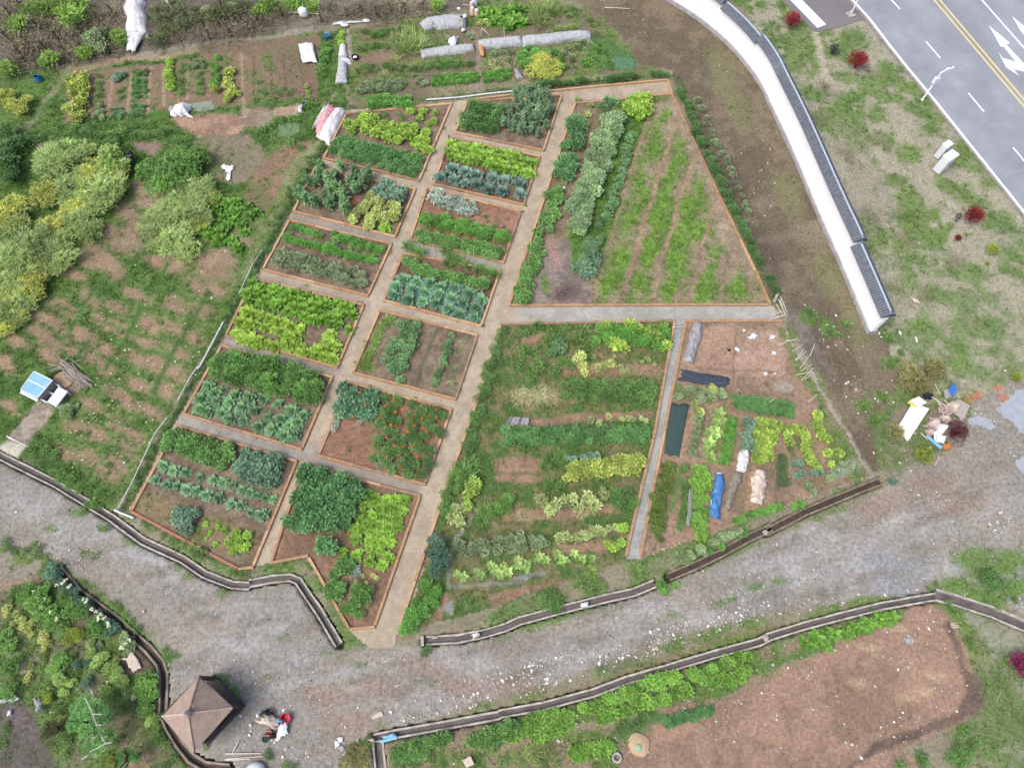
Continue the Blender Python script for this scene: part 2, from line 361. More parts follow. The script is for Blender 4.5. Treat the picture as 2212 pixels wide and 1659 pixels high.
# left allotment: bare patches in turf
LP([(330,560),(560,470),(600,420),(560,520),(400,830),(250,1090),(140,1000),(180,880),(240,760)], (94,124,56),(116,134,70), gA=.9, gB=.7, sc=.5, a=.8)
bare1 = [(840,1140),(700,1200),(870,1220),(760,1280),(640,1390),(830,1380),(570,1490),(720,1480),(660,1570),(530,1560),(930,1160),(780,1440),(1000,1600),(1230,1570),(1330,1530),(1430,1420)]
Bl(c(1,*bare1), (30,15), (160,136,112),(146,120,96), rot=28, sc=1.0, soft=18, warp=22, fw=16)
bare2 = [(930,60),(1050,60),(1230,130),(1320,130),(1180,220),(1280,220),(1330,60),(640,50),(690,110),(540,60),(450,150),(540,300),(820,260),(700,350),(350,340),(410,370),(250,420),(330,450),(240,520),(310,560),(90,560),(600,440),(740,490),(500,520),(640,600),(300,640),(20,680),(910,440),(1040,470),(1160,520),(890,550),(1080,620),(440,600),(560,650),(640,710),(820,650),(900,680),(1000,720),(1060,750),(1060,330),(1200,360),(840,820),(700,870),(770,920),(900,970),(570,950),(450,1070),(720,1070),(820,1110),(400,1220),(520,1250),(760,1200),(640,1350),(560,1110),(50,960),(680,1280),(1000,850)]
Bl(c(5,*bare2), (29,14), (164,132,106),(146,122,94), rot=30, sc=1.0, soft=18, warp=24, fw=18)
LP(c(5,(330,800),(420,740),(520,830),(480,870),(350,940),(300,900)), (170,142,118),(140,120,100), sc=1.0, soft=8)
LP(c(5,(230,905),(345,950),(210,1120),(90,1265),(-20,1215),(80,1090)), (172,156,140),(150,134,118), sc=.8, soft=5, warp=6)
LP(c(5,(20,1160),(150,1180),(90,1280),(-20,1215)), (206,200,178),(190,182,160), sc=1, soft=8, warp=6, a=.8)
for q in [((860,330),(760,520),(640,720)),((1000,80),(900,260)),((640,120),(500,330),(420,480)),((1250,240),(1150,440),(1040,640),(930,860)),((520,560),(400,760))]:
    Ln(c(5,*q), 9, (76,112,46), gA=1, soft=8)
for q in [((300,330),(700,470),(1180,600)),((430,440),(760,560),(1120,700)),((380,560),(700,690),(980,820)),((540,760),(940,900)),((560,250),(900,340),(1240,430)),((620,170),(1000,260),(1300,330)),((500,1000),(880,1090)),((420,1140),(820,1220))]:
    Ln(c(5,*q), 6, (82,116,50), gA=1, soft=7, warp=18)
Ln([(738,232),(690,335),(625,450),(560,560),(478,720),(385,890),(268,1100)], 15, (70,80,54),(94,104,62), gA=.5, gB=.8, soft=8, warp=6, sc=1.4)
Ln([(755,232),(1010,206),(1180,190),(1440,162)], 10, (84,96,58),(110,112,78), gA=.4, gB=.5, soft=8, warp=6, sc=1.4)
# top middle plots
LP([(745,62),(1000,30),(1150,0),(1300,30),(1392,140),(1380,165),(1100,190),(760,225),(742,150)], (128,112,90),(112,130,66), gA=.15, gB=.75, sc=.5, b=.52)
Ln(c(13,(160,220),(175,350),(185,420)), 12, (164,152,132), soft=6)
Ln(c(13,(1005,215),(1030,320),(1045,440),(1070,560)), 9, (150,132,112), soft=6)
LP(c(13,(240,380),(440,370),(650,360),(640,400),(430,440),(240,430)), (150,118,98),(132,108,86), soft=5)
LP(c(13,(1040,190),(1500,195),(1800,215),(1500,250),(1060,285)), (138,118,98),(122,112,82), soft=6, gB=.2)
LP(c(13,(700,590),(1300,540),(1800,520),(1290,600),(700,660)), (150,134,112),(128,128,88), sc=.8, soft=8, gB=.3)
LP(c(3,(420,240),(640,220),(830,340),(810,400),(600,420)), (76,122,66),(90,130,64), gA=.8, gB=.8, soft=14)
Bl(c(3,(740,370)), (26,14), (88,134,98), gA=.3, soft=10)
# right brown slope
LP([(1180,-400),(1400,-400),(1440,0),(1580,104),(1656,208),(1706,322),(1776,491),(1878,727),(1915,720),(1960,800),(1900,900),(1905,1010),(1880,1030),(1690,640),(1450,150),(1390,140),(1330,60),(1240,-10)], (130,112,92),(112,96,78), sc=.3, gA=.12, gB=.05)
Bl([(1560,160),(1600,240),(1700,420),(1790,600),(1850,700)], (26,60), (128,126,86), gA=.35, rot=-22, soft=26, sc=.5, a=.7)
Bl([(1590,420),(1660,560),(1740,690),(1530,330)], (26,60), (100,86,76),(84,74,66), rot=-26, soft=30, sc=.5, a=.7)
Bl([(1740,690),(1790,700)], (24,14), (96,126,58), gA=.7, rot=25, soft=16)
Ln([(1722,742),(1760,830),(1790,870),(1820,930),(1860,1000),(1905,1045)], 17, (176,162,148),(150,140,128), soft=8, warp=10)
LP([(1700,660),(1745,700),(1790,790),(1760,800),(1715,720)], (132,118,108),(116,104,92), soft=12)
# verge between wall and road
LP([(1560,-400),(1750,-400),(1835,0),(1918,104),(2000,204),(2129,365),(2213,470),(2700,1080),(2700,1500),(2212,830),(2000,870),(1920,780),(1915,705),(1862,545),(1760,300),(1660,120),(1600,0)], (170,160,138),(112,138,64), gA=.2, gB=.85, sc=.22, b=.54, cr=.09)
LP([(1900,560),(2212,480),(2700,1080),(2700,1500),(2212,900),(2060,860),(1960,800),(1915,700)], (166,158,134),(120,140,84), gA=.25, gB=.6, sc=.3, b=.55)
Ln(c(4,(390,200),(410,280),(440,400),(470,480),(530,620)), 14, (190,176,156), soft=12, warp=12)
for f,pts,r in [(4,[(130,180),(160,240),(150,320),(60,30),(200,40)],(16,10)),(4,[(580,280),(620,250)],(30,20)),(4,[(570,470),(610,600),(560,640),(620,690),(690,500),(840,420),(880,500),(750,690),(700,820),(820,860),(940,930),(1060,690),(1080,780),(980,660),(320,560),(400,590)],(24,14)),(4,[(1190,1130),(1290,1170),(1380,1230),(1050,1430),(1090,1470),(900,1300),(760,1400),(1350,1620),(1560,1400),(1500,1330),(1570,1540),(1250,960),(1340,1010)],(30,16)),(8,[(1010,60),(1250,140),(1330,120),(1400,460),(1250,600),(1250,690),(1110,280),(840,540),(850,690),(1020,470),(1340,500),(1620,160),(1560,130)],(26,14)),(8,[(760,1040),(860,1010),(830,1160),(690,960),(780,880),(1250,1240)],(20,14))]:
    Bl(c(f,*pts), r, (84,124,44),(108,142,56), gA=1, gB=.9, rot=20, soft=18, warp=26, fw=20, sc=.8, a=.9)
LP(c(4,(0,1450),(700,1480),(900,1300),(700,800),(450,700),(560,900),(700,1250)), (150,140,122),(138,130,108), soft=20, a=.4, gB=.2)
LP([(1660,60),(1840,20),(2000,204),(2213,470),(2400,760),(2212,900),(2060,860),(1960,800),(1915,700),(1862,545),(1760,300)], (150,138,118),(176,166,144), sc=1.3, b=.5, cr=.2, a=.16, soft=20)
Bl([(1760,250),(1830,330),(1880,470),(1900,300),(1960,520),(2000,640),(1930,620),(2060,560),(1790,200),(2100,700),(1890,160)], (26,13), (118,106,88),(128,120,84), soft=16, warp=30, fw=22, sc=1.5, a=.6, rot=30, gB=.4)
# gravel track
track = [(-900,600),(-60,965),(0,998),(120,1058),(240,1130),(415,1225),(500,1270),(570,1272),(640,1262),(700,1360),(735,1402),(795,1396),(855,1396),(905,1396),(1000,1392),(1250,1330),(1425,1272),(1450,1258),(1560,1215),(1900,1062),(1965,1010),(2030,960),(2110,860),(2230,800),(2900,700),(2900,1600),(2400,1440),(2150,1290),(2020,1282),(1860,1290),(1640,1328),(1400,1400),(1200,1470),(1000,1525),(812,1590),(800,1700),(790,2600),(480,2600),(475,1700),(500,1640),(420,1640),(352,1480),(345,1400),(290,1340),(210,1270),(125,1210),(60,1190),(-900,1100)]
LP(track, (156,146,134),(134,122,108), sc=.22, soft=12, warp=10)
LP([(p[0],p[1]) for p in track], (158,152,148),(158,146,132), sc=.3, b=.56, cr=.2, soft=12, warp=10, a=.55)
Bl([(prn0.uniform(0,2212), prn0.uniform(1000,1620)) for _ in range(0)] or [(150,1090),(420,1290),(560,1480),(690,1430),(950,1460),(1150,1380),(1350,1430),(1560,1260),(1700,1300),(1830,1140),(2050,1180),(2150,1000),(2000,1000)], (70,14), (150,132,118),(128,118,106), soft=24, warp=40, fw=26, sc=.9, a=.6, rot=-14)
Bl([(230,1150),(380,1240),(470,1400),(640,1480),(760,1440),(1010,1420),(1280,1400),(1480,1350),(1650,1220),(1780,1240),(1960,1120),(2120,1100),(2060,1230)], (60,9), (180,176,176),(166,162,160), soft=18, warp=40, fw=26, sc=1.2, a=.6, rot=-14)
for pts,r in [([(600,1330),(560,1400),(640,1420),(480,1400),(520,1320),(300,1200),(150,1130),(60,1080)],(60,26)),([(1180,1420),(1260,1390),(1330,1360),(1500,1330),(1400,1310),(1620,1290),(1050,1450)],(60,20)),([(1700,1230),(1750,1180),(1880,1180),(1960,1140),(1850,1240)],(60,30))]:
    Bl(pts, r, (176,172,172),(160,154,150), soft=30, warp=30, fw=20, sc=.6, a=.6)
Bl([(820,1480),(760,1560),(900,1440),(1000,1480),(700,1500),(1900,1090),(2000,1050),(2060,1090),(1100,1480)], (60,26), (156,128,112),(146,122,106), soft=34, warp=30, fw=20, sc=.5, a=.75)
Bl([(1930,1270),(1960,1230),(1900,1215)], (44,18), (148,156,168), soft=30, warp=24, fw=20, a=.5)
Bl(c(9,(630,210),(510,360),(460,110),(290,200),(590,380),(1070,440),(1150,490),(1350,590),(790,300),(980,980),(1010,1050),(870,860),(780,760),(730,700)), (14,9), (104,128,66), gA=.7, soft=12, warp=20, fw=14, a=.85)
Bl(c(11,(300,770),(210,800),(20,870),(1040,550),(990,590),(1040,750),(1300,660),(1380,640),(1540,850),(1340,905),(1540,570),(960,470)), (15,8), (104,128,66), gA=.7, soft=12, warp=20, fw=14, a=.85)
Bl(c(12,(250,190),(400,160),(490,110),(550,85),(160,530),(40,570),(400,745)), (17,8), (104,128,66), gA=.7, soft=12, warp=20, fw=14, a=.85)
Bl(c(10,(210,845),(120,1100),(450,940),(520,970),(1060,940),(1520,860),(800,1400),(1100,1150),(1000,1330),(650,1020)), (13,8), (110,126,76), gA=.6, soft=12, warp=20, fw=14, a=.7)
Ln([(1462,170),(1520,300),(1600,480),(1680,650)], 18, (80,92,58),(108,98,76), gA=.5, gB=.2, soft=10, warp=6, sc=1.4)
Bl([(700,1330),(790,1450),(880,1490),(1040,1400),(1120,1450),(1260,1370),(1420,1370),(1560,1310),(1700,1180),(1780,1280),(1900,1250),(1990,1130),(2100,1060),(2140,1190),(60,1010),(200,1200),(330,1230),(450,1330),(560,1330),(420,1420),(1330,1300),(1650,1290)], (46,10), (128,114,102),(112,104,92), soft=20, warp=44, fw=30, sc=1.6, a=.62, rot=-16, gB=.12)
for off_ in (0, 44):
    Ln([(-20,1080+off_*.4),(150,1140+off_*.5),(330,1240+off_*.8),(480,1360+off_),(640,1440+off_*.8),(860,1450+off_),(1100,1400+off_*1.0),(1400,1320+off_),(1700,1220+off_),(1960,1120+off_),(2212,1010+off_)], 7, (140,130,118),(172,166,160), soft=10, warp=12, fw=14, sc=1.2, a=.5)
# right lower side
LP([(2020,880),(2100,850),(2090,930),(2040,980),(1960,1000),(1900,1010),(1890,930),(1960,860)], (140,126,108),(112,126,74), gB=.5, soft=16, sc=.5)
Bl(c(15,(1500,450),(1620,400),(1870,330),(1950,450)), (10,8), (206,120,84), soft=8, a=.8)
Bl(c(12,(1350,390),(1420,470),(1500,450),(1560,380),(1460,610),(1600,560),(1240,560),(1330,590)), (40,22), (104,134,62), gA=.8, soft=26, warp=26, sc=.6)
LP([(2040,1300),(2212,1372),(3000,1700),(3000,2600),(2150,2600),(2110,1659),(2110,1500),(2070,1380)], (150,148,126),(112,130,76), gA=.3, gB=.7, sc=.3, soft=14)
LP(c(12,(1160,640),(1300,640),(1300,760),(1450,1000),(1500,1120),(1400,1100),(1290,960),(1200,760)), (110,134,66),(130,136,88), gA=.7, gB=.5, soft=14)
# bottom right field
fieldR = [(835,1605),(1200,1500),(1640,1352),(2020,1300),(2060,1340),(2120,1500),(2090,1560),(1950,1620),(2000,1659),(2000,2600),(818,2600),(822,1620)]
LP(fieldR, (168,132,110),(148,118,98), sc=.4, soft=6)
LP([(835,1605),(1200,1505),(1640,1358),(1960,1305),(1960,1330),(1700,1440),(1600,1490),(1420,1530),(1340,1620),(1340,2600),(820,2600)], (146,128,102),(108,128,66), gA=.25, gB=.8, sc=.45, soft=16)
Ln(c(11,(0,1540),(260,1460),(560,1400),(700,1385)), 16, (156,136,108), soft=10)
Ln([(1540,1500),(1640,1440),(1740,1412),(1790,1390)], 16, (96,126,60), gA=.8, soft=12)
Bl(c(11,(800,1400),(760,1440),(900,1350)), (34,16), (88,120,66), gA=.8, soft=14)
LP(c(12,(1190,760),(1260,900),(1300,1060),(1400,1150),(1410,1300),(1250,1400),(1060,1470),(800,1560),(600,1659),(600,1640),(760,1500),(1000,1430),(1230,1340),(1300,1200),(1250,1000),(1170,800)), (122,98,84),(104,86,76), soft=12, sc=.5)
Bl(c(12,(650,1155),(950,1240),(1060,1200),(1120,1110),(720,930),(880,820)), (22,9), (196,164,132), soft=14, warp=16, a=.7, rot=10)
Bl(c(12,(960,895)), (7,4), (150,186,214), soft=5)
LP(c(12,(1250,1500),(1400,1440),(1560,1659),(1540,2200),(1100,2200),(1200,1659)), (108,136,64),(130,136,92), gA=.8, gB=.5, soft=18)
# bottom left garden
LP([(-900,1100),(0,1175),(60,1192),(120,1212),(205,1290),(285,1372),(345,1450),(345,1540),(400,1640),(420,1700),(420,2600),(-900,2600)], (118,116,84),(102,128,60), gA=.4, gB=.9, sc=.5)
LP([(-900,1130),(0,1180),(70,1195),(95,1215),(60,1260),(0,1270),(-900,1280)], (150,140,124),(110,130,70), gB=.7, sc=.4, soft=12)
LP(c(9,(-400,560),(230,490),(300,540),(100,580),(-400,640)), (162,136,116),(150,130,104), soft=14)
LP(c(14,(130,100),(400,60),(440,200),(300,480),(250,560),(80,300)), (190,176,142),(120,134,72), gA=.3, gB=.7, soft=20, sc=.8)
LP(c(14,(-600,520),(60,520),(180,650),(330,900),(420,1100),(540,1300),(560,1700),(-600,1700)), (112,98,96),(96,92,80), sc=.35, soft=22, gB=.2)
LP(c(14,(1190,330),(1320,180),(1490,340),(1500,430),(1380,510),(1220,480)), (120,98,82),(108,90,76), soft=10)
LP(c(14,(1180,860),(1400,900),(1480,1050),(1480,1450),(1180,1450),(1160,1150),(1150,1000)), (156,128,104),(122,124,80), soft=18, sc=.7, gB=.4)
LAND = list(LAY)
# ------------------------------------------------------------------ one ground sheet to the horizon
def axis(lo, hi, st, far):
    a = list(np.arange(lo, hi+st, st)); s = st; x = a[-1]
    while x < far: s *= 1.35; x += s; a.append(x)
    s = st; x = lo; b = []
    while x > -far: s *= 1.35; x -= s; b.append(x)
    return np.array(b[::-1]+a)
def ditch_dist(X, Y, wide=6):
    d = np.full(X.shape, 99.0)
    for L in DITCH:
        W_ = [G(*p) for p in L]
        for a, b in zip(W_[:-1], W_[1:]):
            sel = (X > min(a.x, b.x)-1.5) & (X < max(a.x, b.x)+1.5) & (Y > min(a.y, b.y)-1.5) & (Y < max(a.y, b.y)+1.5)
            if sel.any(): d[sel] = np.minimum(d[sel], seg_d(X[sel], Y[sel], (a.x, a.y), (b.x, b.y)))
    return d
def sheet(ax, ay, layers, z, mask_poly=None, rough=0.0, sink=False):
    X, Y = np.meshgrid(ax, ay); sh = X.shape; X = X.ravel(); Y = Y.ravel()
    px, py = back(X, Y); far = (Y*SA+CAM_H*CA) < 5
    px = np.where(far, -5000, px); py = np.where(far, 9000, py)
    col, g = paint(layers, px, py, X, Y)
    Z = np.full(X.shape, z)
    if rough: Z = Z+rough*(fbm(X*1.1, Y*1.1, 77, 4)-.5)+rough*.8*(fbm(X*3.3, Y*3.3, 78, 2)-.5)
    if sink:
        gs = poly_sd(px, py, garden); Z = np.where(gs < 2, np.minimum(Z, -.03), Z)
        dd = ditch_dist(X, Y); Z = np.where(dd < .34, -.75, Z); g = np.where(dd < .5, 0, g); g = np.where(gs < 4, 0, g)
        for pl in (road_poly, lot_poly):
            rs = poly_sd(px, py, pl); Z = np.where(rs < 3, -.06, Z); g = np.where(rs < 3, 0, g)
    n0, n1 = sh; I = np.arange(n0*n1).reshape(sh)
    F = np.stack([I[:-1, :-1], I[:-1, 1:], I[1:, 1:], I[1:, :-1]], -1).reshape(-1, 4)
    return X, Y, Z, px, py, col, g, F
def submesh(V, F, C):
    u, inv = np.unique(F.ravel(), return_inverse=True)
    return V[u], inv.reshape(F.shape), C[u]
road_edge = c(4,(500,-120),(590,0),(700,120),(830,290),(950,440),(1060,570),(1240,795),(1420,1020),(1540,1170),(1651,1310),(2200,2010))
road_poly = road_edge + [(3100,1460),(3100,-420),(1720,-420)]
lot_poly = c(4,(100,-130),(190,0),(290,100),(395,195),(530,170),(668,120),(705,118),(590,-10),(500,-130))
ax = axis(-47, 58, .17, 700); ay = axis(-7, 71, .17, 700)
X, Y, Z, px, py, col, g, F = sheet(ax, ay, LAND, 0.0, rough=.07, sink=True)
# the far margins take one mean tone so nothing streaks
V = np.stack([X, Y, Z], 1)
fc = F[:, 0]
trk = poly_sd(px+8*(fbm(X*.5, Y*.5, 8, 3)-.5), py+8*(fbm(X*.5, Y*.5, 9, 3)-.5), track) < 0
isT = trk[fc]
for nm, sel, mm in (('ground', ~isT, M_GROUND), ('gravel_track', isT, M_GRAVEL)):
    v_, f_, c_ = submesh(V, F[sel], col)
    o = link(bpy.data.objects.new(nm, mesh_np(nm, v_, [f_], c_, mm, True)))
    tag(o, kind='structure')
# ------------------------------------------------------------------ grass tufts grown where the turf is
TUFT = []                                    # arrays of (x, y, z, col)
def sow(X, Y, Z, col, g, px, py, dens, cell):
    vis = (px > -120) & (px < 2330) & (py > -120) & (py < 1780) & (g > .02)
    idx = np.where(vis)[0]
    lam = g[idx]**1.2*dens*cell
    n = RS.poisson(lam); r = np.repeat(idx, n)
    x = X[r]+(RS.rand(len(r))-.5)*cell**.5*1.6; y = Y[r]+(RS.rand(len(r))-.5)*cell**.5*1.6
    TUFT.append((x, y, Z[r], col[r]))
sow(X, Y, Z, col, g, px, py, 11, .17**2)
def stones(name, label, cat, sel_fn, n, smin, smax, rgb, z=0.0):
    pass
def scatter_stones(name, label, cat, region, n, smin, smax, tones, extra=None):
    """pebbles and crumbs nobody could count"""
    ico = np.array([(1,0,0),(-1,0,0),(0,1,0),(0,-1,0),(0,0,1),(0,0,-1)], float)
    tri = np.array([(0,2,4),(2,1,4),(1,3,4),(3,0,4),(2,0,5),(1,2,5),(3,1,5),(0,3,5)])
    xs, ys = [], []
    while len(xs) < n:
        q = RS.rand(4000, 2); ux = q[:, 0]*2300-40; uy = q[:, 1]*1760-40
        ok = np.zeros(4000, bool)
        for poly, wgt in region:
            ok |= (poly_sd(ux, uy, poly) < 0) & (RS.rand(4000) < wgt*(.25+1.5*smooth(.42, .62, vn(ux/60, uy/60, 5))))
        xs += list(ux[ok]); ys += list(uy[ok])
    xs = xs[:n]; ys = ys[:n]
    P0 = np.array([tuple(G(a, b, 0)) for a, b in zip(xs, ys)])
    dd = ditch_dist(P0[:, 0], P0[:, 1]); P0 = P0[dd > .55]; m = len(P0)
    s = smin+(smax-smin)*RS.rand(m)**3
    an = RS.rand(m)*6.28; el = 1+RS.rand(m)*.9
    v = ico[None]*np.stack([s*el, s, s*.55], 1)[:, None]
    v = v*(1+.35*(RS.rand(m, 6, 1)-.5))
    cx, sx = np.cos(an)[:, None], np.sin(an)[:, None]
    v = np.stack([v[..., 0]*cx-v[..., 1]*sx, v[..., 0]*sx+v[..., 1]*cx, v[..., 2]], -1)+P0[:, None]
    v[..., 2] += .01
    f = tri[None]+6*np.arange(m)[:, None, None]
    T = np.array([lin(t) for t in tones])*KG; cc = T[RS.randint(0, len(T), m)]*(.8+.3*RS.rand(m, 1))
    o = link(bpy.data.objects.new(name, mesh_np(name, v.reshape(-1, 3), [f.reshape(-1, 3)], np.repeat(cc, 6, 0), M_STONE)))
    tag(o, label, cat, kind='stuff')
M_STONE = vcol_mat('stones', 9, .1, .1, .8)
scatter_stones('pebbles', 'white pebbles and grit strewn over the gravel track', 'pebbles', [(track, .5)], 2600, .018, .075, [(226,222,214),(200,194,186),(176,168,160),(150,142,134),(236,234,230)])
scatter_stones('soil_crumbs', 'pale stones lying on the brown slope beside the white wall and field', 'stones',
    [(c(3,(430,0),(1000,0),(1400,400),(1500,700),(1659,900),(1659,1659),(1500,1300),(1040,350),(820,330)), .3), (fieldR, .3),
     ([(1700,640),(1920,720),(2200,800),(2060,1000),(1900,1020)], .7), (c(4,(400,400),(1000,400),(1651,1300),(1651,1659),(700,1600)), .06),
     ([(300,520),(600,440),(245,1100),(40,1000)], .22), (c(9,(0,600),(300,560),(700,900),(900,1300),(860,1659),(0,1200)), .3)], 1250, .03, .12, [(238,234,224),(214,206,190),(196,184,170)])
scatter_stones('ditch_rubble', 'pale rubble lying along the edges of the long drainage channel', 'rubble',
    [([(1100,1440),(1640,1300),(2000,1270),(1990,1290),(1640,1338),(1200,1484),(820,1590),(812,1570)], 1), (c(12,(1000,0),(1651,60),(1500,400),(1200,420),(1000,300)), .3), (c(9,(0,0),(300,120),(250,250),(600,420),(500,500),(0,300)), .3)], 700, .04, .14, [(238,234,224),(214,206,190),(196,184,170)])
# ------------------------------------------------------------------ garden paths (one sheet) with grey gravel where it is grey
PL = []
def PP(pts, A, B, **o): PL.append(('poly', pts, A, B, o))
PP([(0,0),(2212,0),(2212,1659),(0,1659)], PATHC, PATHC2, sc=1.2, soft=1)
PP([(380,880),(660,960),(700,990),(640,1000),(385,930)], (168,158,150),(152,142,134), sc=1, soft=30)
PP([(480,700),(740,790),(715,830),(470,760)], (164,150,140),(150,138,128), sc=1, soft=26)
PP([(630,450),(860,510),(845,535),(620,490)], (160,146,136),(150,138,128), sc=1, soft=24)
PP([(540,590),(790,640),(780,665),(540,620)], (172,150,132),(160,142,126), sc=1, soft=24)
PP([(880,510),(1090,560),(1090,590),(870,545)], (166,158,146),(156,146,134), sc=1, soft=16)
PP([(1120,655),(1700,650),(1700,700),(1120,700)], (176,172,166),(164,158,150), sc=1, soft=50)
PP([(1458,690),(1486,690),(1392,1215),(1345,1215)], (172,170,166),(156,154,150), sc=1.5, soft=6)
PP([(690,975),(920,1040),(900,1075),(640,1000)], (166,150,136),(156,140,126), sc=1, soft=20)
gw = [G(*p) for p in garden]
gx0, gx1 = min(p.x for p in gw), max(p.x for p in gw); gy0, gy1 = min(p.y for p in gw), max(p.y for p in gw)
def patch(name, poly, layers, z, m, res=.15, rough=.0, parent=None, dens=0, inset=0, rag=0):
    w = [G(*p) for p in poly]
    a0 = np.arange(min(p.x for p in w)-res, max(p.x for p in w)+res*1.5, res); a1 = np.arange(min(p.y for p in w)-res, max(p.y for p in w)+res*1.5, res)
    X, Y, Z, px, py, col, g, F = sheet(a0, a1, layers, z, rough=rough)
    d = poly_sd(X, Y, [(p.x, p.y) for p in w]); d = d+rag*(fbm(X*1.3, Y*1.3, 91, 4)-.42); keep = (d[F].mean(1) < -inset)
    v_, f_, c_ = submesh(np.stack([X, Y, Z], 1), F[keep], col)
    ctr = v_.mean(0)*0
    o = bpy.data.objects.new(name, mesh_np(name, v_, [f_], c_, m, True)); link(o, parent)
    if dens:
        g = np.where(d < -.15, g, 0); sow(X, Y, Z, col, g, px, py, dens, res**2)
    return o
for _ in range(46):
    x_, y_ = RS.uniform(300, 1500), RS.uniform(200, 1350); PL.append(('blob', [(x_, y_)], (160,140,118) if RS.rand() < .6 else (196,178,156), (148,128,106), dict(r=(RS.uniform(8, 22), RS.uniform(4, 12)), rot=RS.uniform(0, 180), soft=10, warp=16, fw=10, a=.55, sc=1.6)))
o = patch('garden_path', garden, PL, .015, M_PATH, .15, rag=.25); tag(o, kind='structure')
# ------------------------------------------------------------------ asphalt road, side road, paint
def sheet_poly(name, P, z, m, parent=None, thick=0.0):
    mb = MB(); w = [G(*p) for p in P]
    if thick: mb.prism([(p.x, p.y) for p in w], z-thick, z)
    else: mb.face([(p.x, p.y, z) for p in w])
    return mb.build(name, m, parent)
road = sheet_poly('road', road_poly, .0, M_ASPH); tag(road, kind='structure')
lot = sheet_poly('side_road', lot_poly, -.006, M_ASPHD); tag(lot, kind='structure')
def stripe(pts, w, z=.004, m=None, name='road_marking', parent=None, h=0):
    W_ = [G(*p) for p in pts]; mb = MB(); L, R = [], []
    for i, p in enumerate(W_):
        d = (W_[min(i+1, len(W_)-1)]-W_[max(i-1, 0)]); d.z = 0; d.normalize(); n = Vector((-d.y, d.x, 0))
        L.append(p+n*w/2); R.append(p-n*w/2)
    P = L+R[::-1]
    if h: mb.prism([(p.x, p.y) for p in P], z-.15, z+h)
    else: mb.face([(p.x, p.y, z) for p in P])
    return mb.build(name, m or M_WPAINT, parent)
def off(pts, dx, dy=0): return [(p[0]+dx, p[1]+dy) for p in pts]
kerb = stripe(road_edge, .22, .0, M_CONCG, 'kerb', road, h=.10)
stripe(off(road_edge, 6, -3), .28, .004, None, 'edge_line', road)
for a, b_ in [((770,-110),(815,-45)),((850,0),(903,57)),((1060,252),(1147,353)),((1315,562),(1410,675)),((1585,890),(1680,1005)),((1860,1220),(1955,1335))]:
    stripe(c(4, a, b_), .17, .004, None, 'lane_dash', road)
stripe(c(4,(1023,-100),(1108,0),(1651,643),(2000,1056)), .2, .004, M_YPAINT, 'centre_line', road)
stripe(c(4,(1055,-100),(1142,0),(1651,602),(2000,1015)), .2, .004, M_YPAINT, 'centre_line', road)
stripe(c(4,(1300,-108),(1395,0),(1651,290),(1900,572)), .2, .004, None, 'lane_line', road)
sheet_poly('arrow_marking', c(4,(1440,157),(1567,262),(1546,268),(1552,278),(1651,385),(1651,405),(1700,460),(1690,480),(1640,425),(1531,286),(1510,283)), .004, M_WPAINT, road)
sheet_poly('turn_arrow_marking', c(4,(1495,312),(1522,352),(1560,362),(1600,376),(1651,384),(1690,440),(1651,434),(1588,420),(1622,460),(1542,408)), .008, M_WPAINT, road)
sheet_poly('merge_arrow_marking', c(4,(1580,100),(1651,160),(1690,200),(1651,215),(1625,180)), .006, M_WPAINT, road)
M_CRACK = mat('crack_filler', (134,138,143), .9, 3, .2, .1)
for q in [((960,330),(1060,290),(1130,265),(1215,232)),((1560,1072),(1600,1060),(1651,1040)),((1180,420),(1230,400),(1290,395)),((760,60),(840,95),(905,120)),((1400,760),(1450,735),(1500,728))]:
    stripe(c(4,*q), .05, .003, M_CRACK, 'crack', road)
for dx, w_ in ((95, .9), (160, .9), (262, .9), (330, .9)):
    W2 = [(p[0]+dx*.3582*1.6, p[1]-dx*.12) for p in road_edge[1:-1]]
    stripe(W2, w_, .002, MATS.get('tyre_worn_asphalt') or asphalt('tyre_worn_asphalt', (158,163,169), (143,148,154)), 'tyre_track', road)
stripe(c(4,(230,-60),(275,0),(432,160)), 1.15, -.001, M_WPAINT, 'stop_line', lot)
